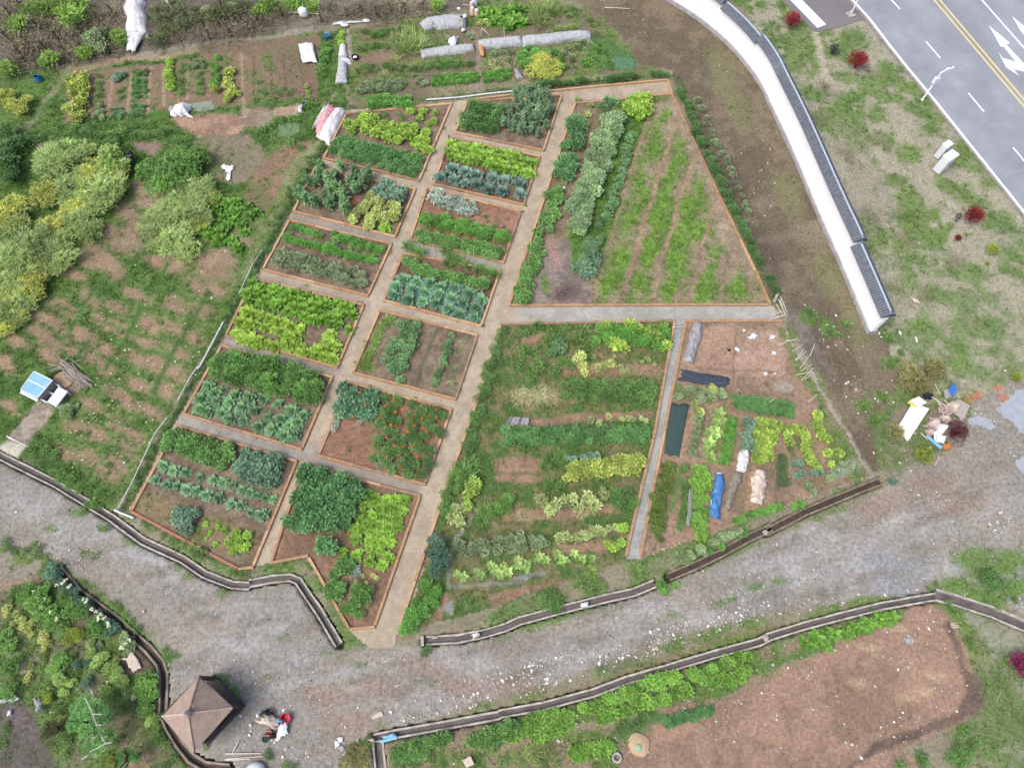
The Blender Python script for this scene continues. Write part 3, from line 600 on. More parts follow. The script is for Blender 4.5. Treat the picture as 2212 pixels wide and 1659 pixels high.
# ------------------------------------------------------------------ drainage channels
def offset_path(W_, d):
    r = []
    for i, p in enumerate(W_):
        t = (W_[min(i+1, len(W_)-1)]-W_[max(i-1, 0)]); t.z = 0; t.normalize(); r.append(p+Vector((-t.y, t.x, 0))*d)
    return r
def resample(W_, st):
    out = [W_[0]]
    for a, b in zip(W_[:-1], W_[1:]):
        n = max(1, int((b-a).length/st))
        for i in range(1, n+1): out.append(a.lerp(b, i/n))
    return out
def channel(pts, label, iw=.38, kw=.24, kh=.05, mk=None, mf=None, depth=.24, wob=.03, broken=0.0):
    W_ = resample([G(*p) for p in pts], .7)
    e = empty('drainage_channel', W_[len(W_)//2], label, 'drainage channel')
    o = e.location
    f1, f2 = offset_path(W_, iw/2+.06), offset_path(W_, -iw/2-.06)
    mb = MB()
    vs = [(mb.bm.verts.new(a-o+Vector((0, 0, -depth))), mb.bm.verts.new(b-o+Vector((0, 0, -depth)))) for a, b in zip(f1, f2)]
    for i in range(len(vs)-1): mb.bm.faces.new((vs[i][0], vs[i][1], vs[i+1][1], vs[i+1][0]))
    mb.build('channel_floor', mf or M_MUD, e)
    for sgn in (1, -1):
        mb = MB(); prev = None
        inn = offset_path(W_, sgn*iw/2); outp = offset_path(W_, sgn*(iw/2+kw))
        rn = random.Random(len(pts)*7+sgn)
        for a, b in zip(inn, outp):
            j = Vector((0, 0, rn.uniform(-wob, wob))); k = (b-a)*rn.uniform(-.18, .12)
            h = kh if rn.random() > broken else -.05
            ring = [mb.bm.verts.new(q-o) for q in (a+Vector((0, 0, -depth-.1)), a+j+Vector((0, 0, h)), b+k+j+Vector((0, 0, h)), b+k+Vector((0, 0, -.3)))]
            if prev:
                for q in range(3): mb.bm.faces.new((prev[q], prev[q+1], ring[q+1], ring[q]))
            prev = ring
        mb.build('kerb_wall', mk or M_CONC, e)
    return e
channel(ditchA, kw=.12, label='long concrete drainage channel curving along the lower-left edge of the garden', iw=.36)
channel(ditchB, kw=.12, label='broken-edged concrete channel between the gravel track and the middle garden edge', iw=.38, broken=.12)
channel(ditchC, 'dark earthy ditch running along the garden edge toward the lower right corner', iw=.34, kw=.16, mk=mat('earthy_kerb', (150,138,120), .9, 3, .3, .4, rgb2=(104,90,74)), mf=M_MUDD, broken=.3, kh=.02)
channel(ditchD, 'longest straight concrete channel between gravel track and brown field', iw=.32, kw=.13, broken=.08)
channel(ditchE, 'concrete channel leaving the picture at the right, beside turf', iw=.6, kw=.14, mf=M_MUD)
channel(ditchF, 'short concrete channel leaving the picture at the bottom beside a green bush', iw=.5, kw=.14)
channel(ditchH, 'narrow stone-edged channel curving past the pavilion at lower left', iw=.34, kw=.15, mk=mat('stone_kerb', (168,156,144), .9, 2, .3, .5, rgb2=(124,112,98)), mf=M_MUDD, broken=.3)
# ------------------------------------------------------------------ white boundary wall with tiled coping
foot = [(1240,-130)]+c(3,(990,0),(1190,120),(1390,290),(1500,420),(1600,580)) + c(4,(70,560),(130,680),(235,900),(330,1130),(430,1370),(500,1520)) + c(8,(600,250),(660,390),(705,508))
WF = resample([G(*p) for p in foot], 1.2)
# smooth the plan of the wall
for _ in range(3):
    WF = [WF[0]]+[(WF[i-1]+WF[i]*2+WF[i+1])/4 for i in range(1, len(WF)-1)]+[WF[-1]]
cum = [0]
for a, b in zip(WF[:-1], WF[1:]): cum.append(cum[-1]+(b-a).length)
wall = empty('boundary_wall', WF[len(WF)//2], 'long curved white plastered wall with stone plinth and stepped grey tiled coping', 'wall')
wo = wall.location
def wall_run(i0, i1, d0, d1, z0, z1, name, m, cap=True):
    A = offset_path(WF, d0)[i0:i1+1]; B = offset_path(WF, d1)[i0:i1+1]; mb = MB(); prev = None
    for a, b in zip(A, B):
        r = [mb.bm.verts.new(q-wo) for q in (Vector((a.x,a.y,z0)), Vector((a.x,a.y,z1)), Vector((b.x,b.y,z1)), Vector((b.x,b.y,z0)))]
        if prev:
            for q in range(4): mb.bm.faces.new((prev[q], prev[(q+1) % 4], r[(q+1) % 4], r[q]))
        else: mb.bm.faces.new(r)
        prev = r
    mb.bm.faces.new(prev[::-1]); return mb.build(name, m, wall)
def near_i(pt):
    best = min(range(len(WF)), key=lambda i: (WF[i]-G(*pt)).length); return best
n_ = len(WF)
wall_run(0, n_-1, -.02, .75, -.2, .42, 'plinth', mat('plinth_stone', (190,188,190), .85, 1.6, .2, .3, rgb2=(158,156,160)))
cuts = [0, near_i(c(3,(1300,190))), near_i(c(4,(0,420))), near_i(c(8,(520,110))), n_-1]
HTS = [3.35, 2.95, 3.3, 2.75]
for k in range(4):
    i0, i1 = cuts[k], cuts[k+1]; H = HTS[k]
    wall_run(i0, i1, .12, .5, .4, H, 'plaster_face', M_PLASTER)
    # tile coping: a gabled cap with ribs
    mb = MB(); A = offset_path(WF, -.26)[i0:i1+1]; Bc = offset_path(WF, .42)[i0:i1+1]; D = offset_path(WF, 1.05)[i0:i1+1]; prev = None
    for a, b, d in zip(A, Bc, D):
        r = [mb.bm.verts.new(q-wo) for q in (Vector((a.x,a.y,H)), Vector((b.x,b.y,H+.42)), Vector((d.x,d.y,H)), Vector((b.x,b.y,H-.06)))]
        if prev:
            for q in range(4): mb.bm.faces.new((prev[q], prev[(q+1) % 4], r[(q+1) % 4], r[q]))
        else: mb.bm.faces.new(r)
        prev = r
    mb.bm.faces.new(prev[::-1]); cp = mb.build('tile_coping', M_TILED, wall)
    L = cum[i1]-cum[i0]; m_ = int(L/.21); mb = MB()
    PA, PB, PD = resample(A, 99), resample(Bc, 99), resample(D, 99)
    def at(path, t):
        j = min(int(t*(len(path)-1)), len(path)-2); return path[j].lerp(path[j+1], t*(len(path)-1)-j)
    for q in range(m_):
        t = (q+.5)/m_; a, b, d = at(A, t), at(Bc, t), at(D, t)
        mb.bar(Vector((a.x,a.y,H+.03))-wo, Vector((b.x,b.y,H+.45))-wo, .11, .06)
        mb.bar(Vector((d.x,d.y,H+.03))-wo, Vector((b.x,b.y,H+.45))-wo, .11, .06)
    rb = mb.build('tile_ribs', M_TILE, wall); rb.name = 'roof_tiles'
    mb = MB(); mb.tube([Vector((b.x, b.y, H+.52))-wo for b in Bc], .085, 6); mb.build('ridge', M_RIDGE, wall)
    for end, d0 in ((i0, 0), (i1, 1)):
        if end in (0,): continue
        b = offset_path(WF, .42)[end]; t = (WF[min(end+1, n_-1)]-WF[max(end-1, 0)]).normalized()
        s = -1 if d0 == 0 else 1
        MB().bar(Vector((b.x,b.y,H+.5))-wo-t*s*.25, Vector((b.x,b.y,H+.78))-wo+t*s*.12, .12, .14).build('ridge_end', M_TILE, wall)
# ================================================================== PLANT SHAPES
def leaves(org, az, tilt, L, Wd, droop, cup, ruf, cA, cB, nu=2, nv=2, roll=None, rs=None, prof=.7):
    """many leaves at once; nv strips across, nu along"""
    n = len(az); rs = rs or RS
    u = np.linspace(0, 1, nu+1)[None, :, None]; v = np.linspace(-1, 1, nv+1)[None, None, :]
    ang = (tilt[:, None, None]-droop[:, None, None]*u*.5)
    l = L[:, None, None]; w = Wd[:, None, None]
    pr = np.sin(np.pi*np.clip(u*.86+.1, 0, 1)**prof)**.75
    x = l*u*np.cos(ang); z = l*u*np.sin(ang)
    y = v*w*pr*.5
    ph = rs.rand(n, 1, 1)*6.28
    z = z+cup*w*(v**2)*pr*.5+ruf*w*np.sin(u*9+ph+v*2.5)*np.abs(v)
    x = x+0*v; z = z+0*x
    if roll is not None:
        cr, sr = np.cos(roll)[:, None, None], np.sin(roll)[:, None, None]
        y, z = y*cr-(z*.25)*sr, z+y*sr
    ca, sa = np.cos(az)[:, None, None], np.sin(az)[:, None, None]
    y = y+0*x
    X = x*ca-y*sa+org[:, 0, None, None]; Y = x*sa+y*ca+org[:, 1, None, None]; Z = z+org[:, 2, None, None]
    V = np.stack([X, Y, Z], -1).reshape(-1, 3)
    e = np.clip(np.abs(v)*.8+u*.35-.2, 0, 1)+0*x
    C = (cA[:, None, None]*(1-e[..., None])+cB[:, None, None]*e[..., None]).reshape(-1, 3)
    k = (nu+1)*(nv+1); I = np.arange(k).reshape(nu+1, nv+1)
    q = np.stack([I[:-1, :-1], I[:-1, 1:], I[1:, 1:], I[1:, :-1]], -1).reshape(-1, 4)
    F = (q[None]+(np.arange(n)*k)[:, None, None]).reshape(-1, 4)
    return V, F, C
def join(parts):
    Vs, Fs, Cs = [], [], []; o = 0
    for V, F, C in parts: Vs.append(V); Fs.append(F+o); Cs.append(C); o += len(V)
    return np.concatenate(Vs), np.concatenate(Fs), np.concatenate(Cs)
def jitc(c0, n, rs, a=.18, alt=None, pa=.3):
    c_ = np.tile(lin(c0), (n, 1))
    if alt is not None:
        m = rs.rand(n) < pa; c_[m] = lin(alt)
    return c_*(1-a+2*a*rs.rand(n, 1))
def rosette(seed, rings, cin, cout, edge, head=None, ruf=.06, cup=.5, nu=4, nv=4, wr=.8):
    rs = np.random.RandomState(seed); P = []
    for (cnt, L, ti, dr, t) in rings:
        az = np.arange(cnt)*6.283/cnt+rs.rand()*6+rs.randn(cnt)*.18
        ll = L*(.85+.3*rs.rand(cnt)); col = np.tile(lin(cout)*(1-t)+lin(cin)*t, (cnt, 1))*(.85+.3*rs.rand(cnt, 1))
        org = np.stack([np.cos(az)*.03, np.sin(az)*.03, np.full(cnt, .03+.1*t)], 1)
        e = np.tile(lin(edge)*(1-t)+lin(cin)*t, (cnt, 1))*(.85+.3*rs.rand(cnt, 1))
        P.append(leaves(org, az, np.radians(ti+8*rs.randn(cnt)), ll, ll*wr, np.radians(np.full(cnt, float(dr))), cup, ruf, col, e, nu, nv, rs.randn(cnt)*.2, rs))
    return join(P)
def bush(seed, h=.6, nc=7, nl=150, ll=.16, lw=.6, cA=(70,110,50), cB=(100,140,70), alt=None, pa=.3, ruf=.05, rc=.26, up=.3, nu=2, nv=1, droop=40, spread=1.0, flat=.8):
    rs = np.random.RandomState(seed); P = []; ll *= .72; nl = int(nl*1.75)
    stems = []
    for k in range(nc):
        a = rs.rand()*6.28; r = (.5-rc)*rs.rand()**.5*spread if k else 0
        rcc = rc*(.75+.5*rs.rand()) if k else rc*1.25; ctr = np.array([math.cos(a)*r, math.sin(a)*r, max(rcc*.6, h-rcc)*(1-.35*(r/.5))*(.75+.35*rs.rand())])
        stems.append(ctr)
        n = max(4, int(nl/nc)); d = rs.randn(n, 3); d[:, 2] = np.abs(d[:, 2])*flat-.15; d /= np.linalg.norm(d, axis=1, keepdims=True)
        org = ctr+d*rcc*(.5+.5*rs.rand(n, 1)**.5)*np.array([1, 1, .9]); org[:, 2] = np.maximum(org[:, 2], .02)
        az = np.arctan2(d[:, 1], d[:, 0])+rs.randn(n)*.7
        tl = np.arcsin(np.clip(d[:, 2], -1, 1))*.5+up+rs.randn(n)*.35
        L = ll*(.6+.8*rs.rand(n)); tone = .72+.56*rs.rand()
        cc = jitc(cA, n, rs, .2, alt, pa)*tone; ce = jitc(cB, n, rs, .2, alt, pa)*tone
        P.append(leaves(org, az, tl, L, L*lw, np.radians(droop*rs.rand(n)), .2, ruf, cc, ce, nu, nv, rs.randn(n)*.5, rs))
    st = np.array(stems)*1.0; rr = np.hypot(st[:, 0], st[:, 1]); n = len(st)
    P.append(leaves(np.zeros((n, 3)), np.arctan2(st[:, 1], st[:, 0]), np.arctan2(st[:, 2], rr+1e-3), np.hypot(rr, st[:, 2])*1.1, np.full(n, .07), np.zeros(n), 0, 0, jitc(cA, n, rs, .1), jitc(cA, n, rs, .1), 2, 1, None, rs))
    return join(P)
def spiky(seed, h=.8, n=60, ll=.6, lw=.06, cA=(150,170,90), cB=(190,200,120), alt=None, pa=.3, base=.25, droop=80, tmin=30, tmax=85):
    rs = np.random.RandomState(seed); a = rs.rand(n)*6.28; r = base*rs.rand(n)**.5
    org = np.stack([np.cos(a)*r, np.sin(a)*r, np.zeros(n)+.02], 1); az = a+rs.randn(n)*.8
    L = ll*(.6+.6*rs.rand(n))
    return leaves(org, az, np.radians(rs.uniform(tmin, tmax, n)), L, L*lw, np.radians(droop*rs.rand(n)), 0, .0, jitc(cA, n, rs, .2, alt, pa), jitc(cB, n, rs, .2, alt, pa), 4, 1, rs.randn(n)*.6, rs)
def stemmed(seed, h=1.2, nst=5, per=22, ll=.17, lw=.5, cA=(90,130,80), cB=(120,160,110), alt=None, pa=.2, rad=.3):
    rs = np.random.RandomState(seed); P = []
    for k in range(nst):
        a = rs.rand()*6.28; r = rad*rs.rand()**.5; x0, y0 = math.cos(a)*r*.6, math.sin(a)*r*.6
        t = rs.rand(per)**.7; lean = rs.randn(2)*.12
        org = np.stack([x0+lean[0]*t+rs.randn(per)*.03, y0+lean[1]*t+rs.randn(per)*.03, h*(.15+.85*t)*(.8+.2*rs.rand())], 1)
        L = ll*(1.25-.7*t)*(.7+.6*rs.rand(per))
        P.append(leaves(org, rs.rand(per)*6.28, np.radians(rs.uniform(0, 55, per)), L, L*lw, np.radians(60*rs.rand(per)), .1, .06, jitc(cA, per, rs, .2, alt, pa), jitc(cB, per, rs, .2, alt, pa), 2, 1, rs.randn(per)*.4, rs))
    return join(P)
CAB = lambda s, cin, cout, edge: rosette(s, [(7,.52,12,30,0),(7,.44,24,30,.15),(6,.33,42,10,.45),(5,.22,62,-20,.8),(4,.15,80,-30,1)], cin, cout, edge, ruf=.05, cup=.45)
LET = lambda s, cin, cout, edge: rosette(s, [(8,.5,18,40,0),(8,.42,34,30,.3),(7,.31,50,20,.6),(6,.2,68,0,1)], cin, cout, edge, ruf=.13, cup=.35, nu=5, nv=4, wr=.75)
KIND = {
 'cabbage_green': lambda s: CAB(s, (150,196,130), (96,142,104), (132,172,140)),
 'cabbage_blue': lambda s: CAB(s, (140,178,140), (96,138,124), (128,164,152)),
 'cabbage_big': lambda s: CAB(s, (130,182,116), (84,132,116), (122,162,148)),
 'cabbage_savoy': lambda s: rosette(s, [(8,.5,14,30,0),(7,.42,28,30,.2),(7,.32,45,10,.5),(6,.2,65,-20,.9)], (132,176,130), (96,140,104), (142,178,146), ruf=.14, cup=.45, nu=5, nv=4),
 'cabbage_slate': lambda s: rosette(s, [(8,.5,14,30,0),(8,.42,28,30,.2),(7,.32,45,10,.5),(6,.2,65,-20,.9)], (142,172,158), (86,124,116), (118,152,146), ruf=.13, cup=.5, nu=5, nv=4, wr=.85),
 'romaine': lambda s: rosette(s, [(7,.5,20,30,0),(7,.45,36,20,.25),(6,.34,52,10,.6),(5,.24,68,0,1)], (148,190,66), (84,136,44), (108,160,54), ruf=.1, cup=.4, wr=.6),
 'lettuce_lime': lambda s: LET(s, (184,212,88), (124,176,42), (158,200,62)),
 'lettuce_mid': lambda s: LET(s, (164,202,78), (106,158,44), (136,184,60)),
 'bush_lime': lambda s: bush(s, .55, 6, 150, .17, .8, (128,174,44), (166,204,78), ruf=.12),
 'leafy_bright': lambda s: bush(s, .5, 7, 150, .2, .75, (88,142,42), (122,172,64), alt=(152,192,92), pa=.25, ruf=.1),
 'bush_lime_yellow': lambda s: bush(s, .6, 6, 150, .16, .8, (150,178,78), (188,204,116), ruf=.12, alt=(206,200,150), pa=.15),
 'kale_curly': lambda s: bush(s, .6, 8, 210, .14, .9, (80,128,62), (112,158,84), ruf=.16),
 'kale_dark': lambda s: bush(s, .65, 8, 230, .15, .8, (66,116,70), (94,146,92), alt=(112,162,100), pa=.2, ruf=.16),
 'kale_blue': lambda s: bush(s, .6, 6, 130, .22, .6, (82,124,94), (118,156,128), ruf=.12, alt=(140,168,160), pa=.25),
 'leafy_blue': lambda s: bush(s, .5, 5, 80, .3, .6, (84,124,98), (116,152,126), ruf=.05),
 'fern_kale': lambda s: bush(s, .7, 9, 260, .16, .4, (82,130,60), (116,162,84), ruf=.12, up=.6),
 'potato': lambda s: bush(s, .45, 6, 150, .15, .6, (70,122,60), (100,152,84), alt=(110,154,104), pa=.2),
 'parsley': lambda s: bush(s, .55, 7, 190, .12, .7, (70,128,46), (98,158,66), ruf=.12, alt=(126,178,80), pa=.2),
 'dusty_bush': lambda s: bush(s, .6, 6, 150, .14, .6, (92,122,82), (128,154,112), alt=(168,174,140), pa=.25),
 'tomato': lambda s: stemmed(s, .95, 7, 26, .19, .5, (78,122,74), (116,156,104)),
 'tomato_tall': lambda s: stemmed(s, 1.25, 7, 30, .2, .5, (82,122,88), (118,154,120), alt=(150,178,140), pa=.2),
 'pepper': lambda s: bush(s, .6, 6, 140, .16, .5, (60,104,50), (88,136,70), alt=(112,158,86), pa=.2),
 'herb_yellow': lambda s: spiky(s, .6, 110, .3, .14, (98,136,52), (140,172,84), base=.35),
 'herb_grey': lambda s: bush(s, .5, 6, 150, .15, .6, (78,124,74), (110,154,102), alt=(136,172,124), pa=.25, ruf=.12),
 'fern': lambda s: spiky(s, .8, 130, .5, .07, (84,130,62), (122,164,86), base=.2),
 'pale_spindle': lambda s: spiky(s, .6, 46, .55, .05, (176,180,120), (206,206,156), base=.4, droop=140, tmin=0, tmax=60),
 'pale_leafy': lambda s: bush(s, .45, 5, 70, .24, .6, (128,156,76), (170,190,116), alt=(206,210,160), pa=.25),
 'lime_pale': lambda s: bush(s, .45, 6, 110, .18, .8, (196,212,106), (226,232,150), alt=(150,184,74), pa=.2),
 'weed': lambda s: bush(s, .4, 5, 80, .16, .5, (86,124,54), (118,154,78), alt=(70,108,52), pa=.3),
 'weed_dark': lambda s: bush(s, .5, 6, 120, .14, .5, (68,108,48), (96,138,68), alt=(108,138,80), pa=.2),
 'marigold_bush': lambda s: bush(s, .6, 7, 170, .14, .5, (62,104,52), (92,134,72), alt=(118,156,90), pa=.2),
 'broccoli': lambda s: bush(s, .6, 6, 130, .2, .7, (64,114,80), (94,142,104), alt=(128,162,142), pa=.15, ruf=.1),
 'silver_kale': lambda s: bush(s, .45, 4, 60, .26, .4, (140,166,156), (178,196,188), ruf=.16),
 'chard': lambda s: rosette(s, [(8,.5,12,40,0),(7,.4,32,30,.4),(5,.28,54,0,.9)], (116,160,56), (64,114,36), (86,140,46), ruf=.12, cup=.2, wr=.75),
 'bigleaf': lambda s: rosette(s, [(5,.6,22,50,0),(5,.5,40,30,.5),(3,.35,60,0,1)], (126,172,66), (74,130,42), (96,154,52), ruf=.08, cup=.2, wr=.62),
 'bigleaf_pale': lambda s: rosette(s, [(6,.55,20,50,0),(5,.42,40,30,.6)], (196,214,130), (112,164,74), (150,194,104), ruf=.1, cup=.2, wr=.6),
 'yellow_crop': lambda s: bush(s, .6, 6, 130, .18, .8, (164,180,66), (202,210,104), alt=(110,152,60), pa=.35),
 'lime_crop': lambda s: bush(s, .6, 6, 130, .2, .8, (150,186,62), (188,212,96), alt=(112,158,56), pa=.25),
 'beet': lambda s: bush(s, .5, 6, 130, .17, .5, (74,108,42), (108,142,58), alt=(110,70,56), pa=.22),
 'white_flower_row': lambda s: bush(s, .75, 7, 200, .14, .7, (104,148,86), (146,182,126), alt=(196,214,186), pa=.22, ruf=.08),
 'onion': lambda s: spiky(s, .6, 60, .45, .05, (44,100,56), (70,128,76), base=.4, droop=50),
 'reed': lambda s: spiky(s, .9, 90, .6, .05, (120,152,80), (160,184,110), base=.35, droop=70),
 'willow': lambda s: bush(s, .75, 22, 640, .19, .15, (122,158,80), (168,194,118), alt=(190,206,132), pa=.2, up=.5, rc=.12, droop=20, spread=1.45),
 'willow_y': lambda s: bush(s, .75, 22, 640, .16, .22, (128,158,68), (172,192,100), alt=(226,216,66), pa=.32, up=.5, rc=.12, spread=1.45),
 'shrub_green': lambda s: bush(s, .7, 14, 520, .1, .55, (70,118,46), (108,156,70), alt=(132,176,88), pa=.2, rc=.16, spread=1.15),
 'shrub_dark': lambda s: bush(s, .7, 10, 480, .1, .5, (58,98,48), (86,126,66), alt=(94,130,76), pa=.2, rc=.2),
 'shrub_teal': lambda s: bush(s, .75, 10, 520, .09, .5, (58,98,82), (90,130,112), alt=(116,150,130), pa=.25, rc=.2),
 'shrub_olive': lambda s: bush(s, .6, 10, 420, .1, .4, (104,108,66), (134,136,90), alt=(150,140,80), pa=.3, rc=.2),
 'shrub_lightgreen': lambda s: bush(s, .7, 9, 380, .12, .6, (112,154,66), (152,188,98), alt=(182,206,124), pa=.2, rc=.2),
 'shrub_white': lambda s: bush(s, .6, 9, 320, .1, .6, (96,138,78), (136,172,110), alt=(226,228,206), pa=.25, rc=.2),
 'shrub_red': lambda s: bush(s, .85, 14, 900, .075, .5, (112,22,26), (146,38,38), alt=(104,20,32), pa=.3, rc=.27, spread=.95),
 'shrub_crimson': lambda s: bush(s, .85, 14, 900, .075, .5, (112,20,38), (150,34,52), alt=(80,18,34), pa=.3, rc=.27, spread=.95),
 'shrub_purple': lambda s: bush(s, .7, 12, 900, .07, .3, (82,26,44), (112,42,62), alt=(60,22,38), pa=.3, rc=.22, up=.8),
 'shrub_magenta': lambda s: bush(s, .8, 12, 800, .08, .5, (104,14,72), (140,26,96), alt=(80,14,52), pa=.3, rc=.22),
 'shrub_gold': lambda s: bush(s, .8, 12, 620, .08, .6, (128,148,34), (170,184,56), alt=(100,128,30), pa=.3, rc=.22),
 'shrub_charcoal': lambda s: bush(s, .7, 10, 500, .08, .4, (62,72,62), (86,94,80), alt=(48,56,50), pa=.3, rc=.2),
 'brush': lambda s: join([spiky(s, .8, 170, .5, .03, (128,116,104), (158,146,132), base=.5, droop=110, tmin=5, tmax=80), bush(s+1, .5, 6, 60, .12, .4, (104,100,80), (128,124,96), rc=.22)]),
 'brush_dark': lambda s: join([spiky(s, .8, 150, .5, .03, (96,86,78), (126,114,104), base=.5, droop=110, tmin=5, tmax=80), bush(s+1, .5, 8, 160, .12, .4, (74,84,52), (98,112,66), rc=.22)]),
 'brush_green': lambda s: join([spiky(s, .8, 60, .5, .03, (118,108,92), (150,138,120), base=.5, droop=100, tmin=5, tmax=80), bush(s+1, .6, 9, 330, .13, .4, (84,120,44), (118,158,62), alt=(146,180,74), pa=.3, rc=.2)]),
 'seedling': lambda s: rosette(s, [(5,.5,15,40,0),(3,.35,40,20,.6)], (140,176,100), (96,140,72), (120,162,94), ruf=.06, cup=.2, nu=2, nv=2, wr=.5),
}
_pm = {}; LSAT = .86; LGAIN = 1.2
def pmesh(kind, name):
    if kind not in _pm:
        _pm[kind] = []
        for s in range(3):
            V, F, C = KIND[kind](abs(hash_(kind))%9999+s*13)
            lum = C.mean(1, keepdims=True); C = lum+(C-lum)*LSAT; C = C*(.16/np.maximum(lum, .01))**.22*np.array([1.0, 1.0, .88])
            me = mesh_np(name, V, [F], np.clip(C*LGAIN, .008, .85), M_LEAF, True); _pm[kind].append(me)
    return _pm[kind]
def hash_(s):
    h = 7
    for ch in s: h = (h*31+ord(ch)) & 0xffffff
    return h
prn = random.Random(5)
CNT = {}
ORD = ['leftmost','second from the left','third from the left','fourth from the left','fifth from the left','sixth from the left','seventh from the left','eighth from the left','ninth from the left','tenth from the left','eleventh from the left','twelfth from the left','thirteenth from the left','fourteenth from the left']
def place_words(pts):
    """which of its group each one is, counted across (or down) the picture; None where a count would not help"""
    n = len(pts); xs = [p[0] for p in pts]; ys = [p[1] for p in pts]; ax = 0 if (max(xs)-min(xs)) >= (max(ys)-min(ys)) else 1
    if n < 2: return [None]*n
    if n > 28:
        rx, ry = max(1, max(xs)-min(xs)), max(1, max(ys)-min(ys)); r = []
        for x, y in zip(xs, ys):
            a = (x-min(xs))/rx*3; b = (y-min(ys))/ry*3
            h = '' if rx < .35*ry else ('left', 'middle', 'right')[min(2, int(a))]; v = '' if ry < .35*rx else ('upper', 'mid', 'lower')[min(2, int(b))]
            r.append(('%s %s' % (v, h)).strip().replace('mid middle', 'central').replace('mid ', 'centre ')+' part')
        return r
    o = sorted(range(n), key=lambda i: pts[i][ax]); r = [None]*n
    for k, i in enumerate(o):
        a, w = (k, ORD[k]) if k < (n+1)//2 else (n-1-k, ORD[n-1-k].replace('left', 'right') if n-1-k else 'rightmost')
        if ax: w = w.replace('leftmost', 'topmost').replace('rightmost', 'lowest').replace('the left', 'the top').replace('the right', 'the bottom')
        r[i] = w
    return r
def lab(label, w):
    if not w: return label
    L = label+', '+w
    return L if len(L.split()) <= 16 else label
VNAME = {'bush_lime':'leafy_green','kale_blue':'kale_plant','kale_curly':'bushy_green','leafy_blue':'broadleaf_green','weed':'low_green','lime_crop':'mustard_green','lime_pale':'pale_green','pale_leafy':'curled_green','yellow_crop':'mustard_green','bigleaf_pale':'broadleaf_green','bigleaf':'broadleaf_green','herb_grey':'soft_green','parsley':'rich_green','fern_kale':'bushy_green','shrub_white':'flecked_green','bush_lime_yellow':'curly_lettuce','dusty_bush':'dusty_green'}
def K(kind, name, cat, label, f, pts, d, z=.08, j=.18, hz=None, group=None):
    if name == 'leafy_vegetable': name = VNAME.get(kind, name)
    if name == 'weed' and kind != 'weed': name = 'weed_clump'
    if isinstance(pts, tuple): pts = [pts]
    if len(pts) > 28 and j > .1: pts = [p for p in pts if prn.random() > .05]
    wds = place_words(pts)
    K_(kind, name, cat, label, f, pts, d, z, j, hz, group, wds)
def K_(kind, name, cat, label, f, pts, d, z, j, hz, group, wds):
    """one separate plant at every point; d is its width in the frame's units"""
    ms = pmesh(kind, name); sc = FR[f][2]
    if isinstance(pts, tuple): pts = [pts]
    for k, p in enumerate(pts):
        dd = d if len(p) < 3 else p[2]
        x, y = c(f, (p[0], p[1])); s = dd*sc/S(x, y)*1.02*prn.uniform(1-j, 1+j)
        me = ms[k % len(ms)]; zs = s*(prn.uniform(.85, 1.15) if hz is None else hz)
        g = G(x, y, z+.3*zs)
        o = bpy.data.objects.new(name, me); COL.objects.link(o)
        o.location = (g.x, g.y, z-.01); o.rotation_euler = (0, 0, prn.uniform(0, 6.28)); o.scale = (s, s, zs)
        o.name = name; tag(o, lab(label, wds[k]), cat, (group or label) if len(pts) > 1 else None)
        CNT[kind] = CNT.get(kind, 0)+1
def fill(q, nu, nv, j=.25, stag=True):
    TL, TR, BR, BL = q; r = []
    for b in range(nv):
        v = (b+.5)/nv
        for a in range(nu):
            u = (a+.5+(.25 if (b % 2 and stag) else -.25 if stag else 0))/nu
            u += prn.uniform(-j, j)/nu; w = v+prn.uniform(-j, j)/nv
            x = (TL[0]*(1-u)+TR[0]*u)*(1-w)+(BL[0]*(1-u)+BR[0]*u)*w; y = (TL[1]*(1-u)+TR[1]*u)*(1-w)+(BL[1]*(1-u)+BR[1]*u)*w
            r.append((x, y))
    return r
def row(pts, n, j=4):
    L = [0]
    for a, b in zip(pts[:-1], pts[1:]): L.append(L[-1]+math.hypot(b[0]-a[0], b[1]-a[1]))
    r = []
    for i in range(n):
        t = L[-1]*(i+.5)/n; k = max(q for q in range(len(L)) if L[q] <= t); k = min(k, len(pts)-2)
        u = (t-L[k])/(L[k+1]-L[k]+1e-6); a, b = pts[k], pts[k+1]
        r.append((a[0]+(b[0]-a[0])*u+prn.uniform(-j, j), a[1]+(b[1]-a[1])*u+prn.uniform(-j, j)))
    return r
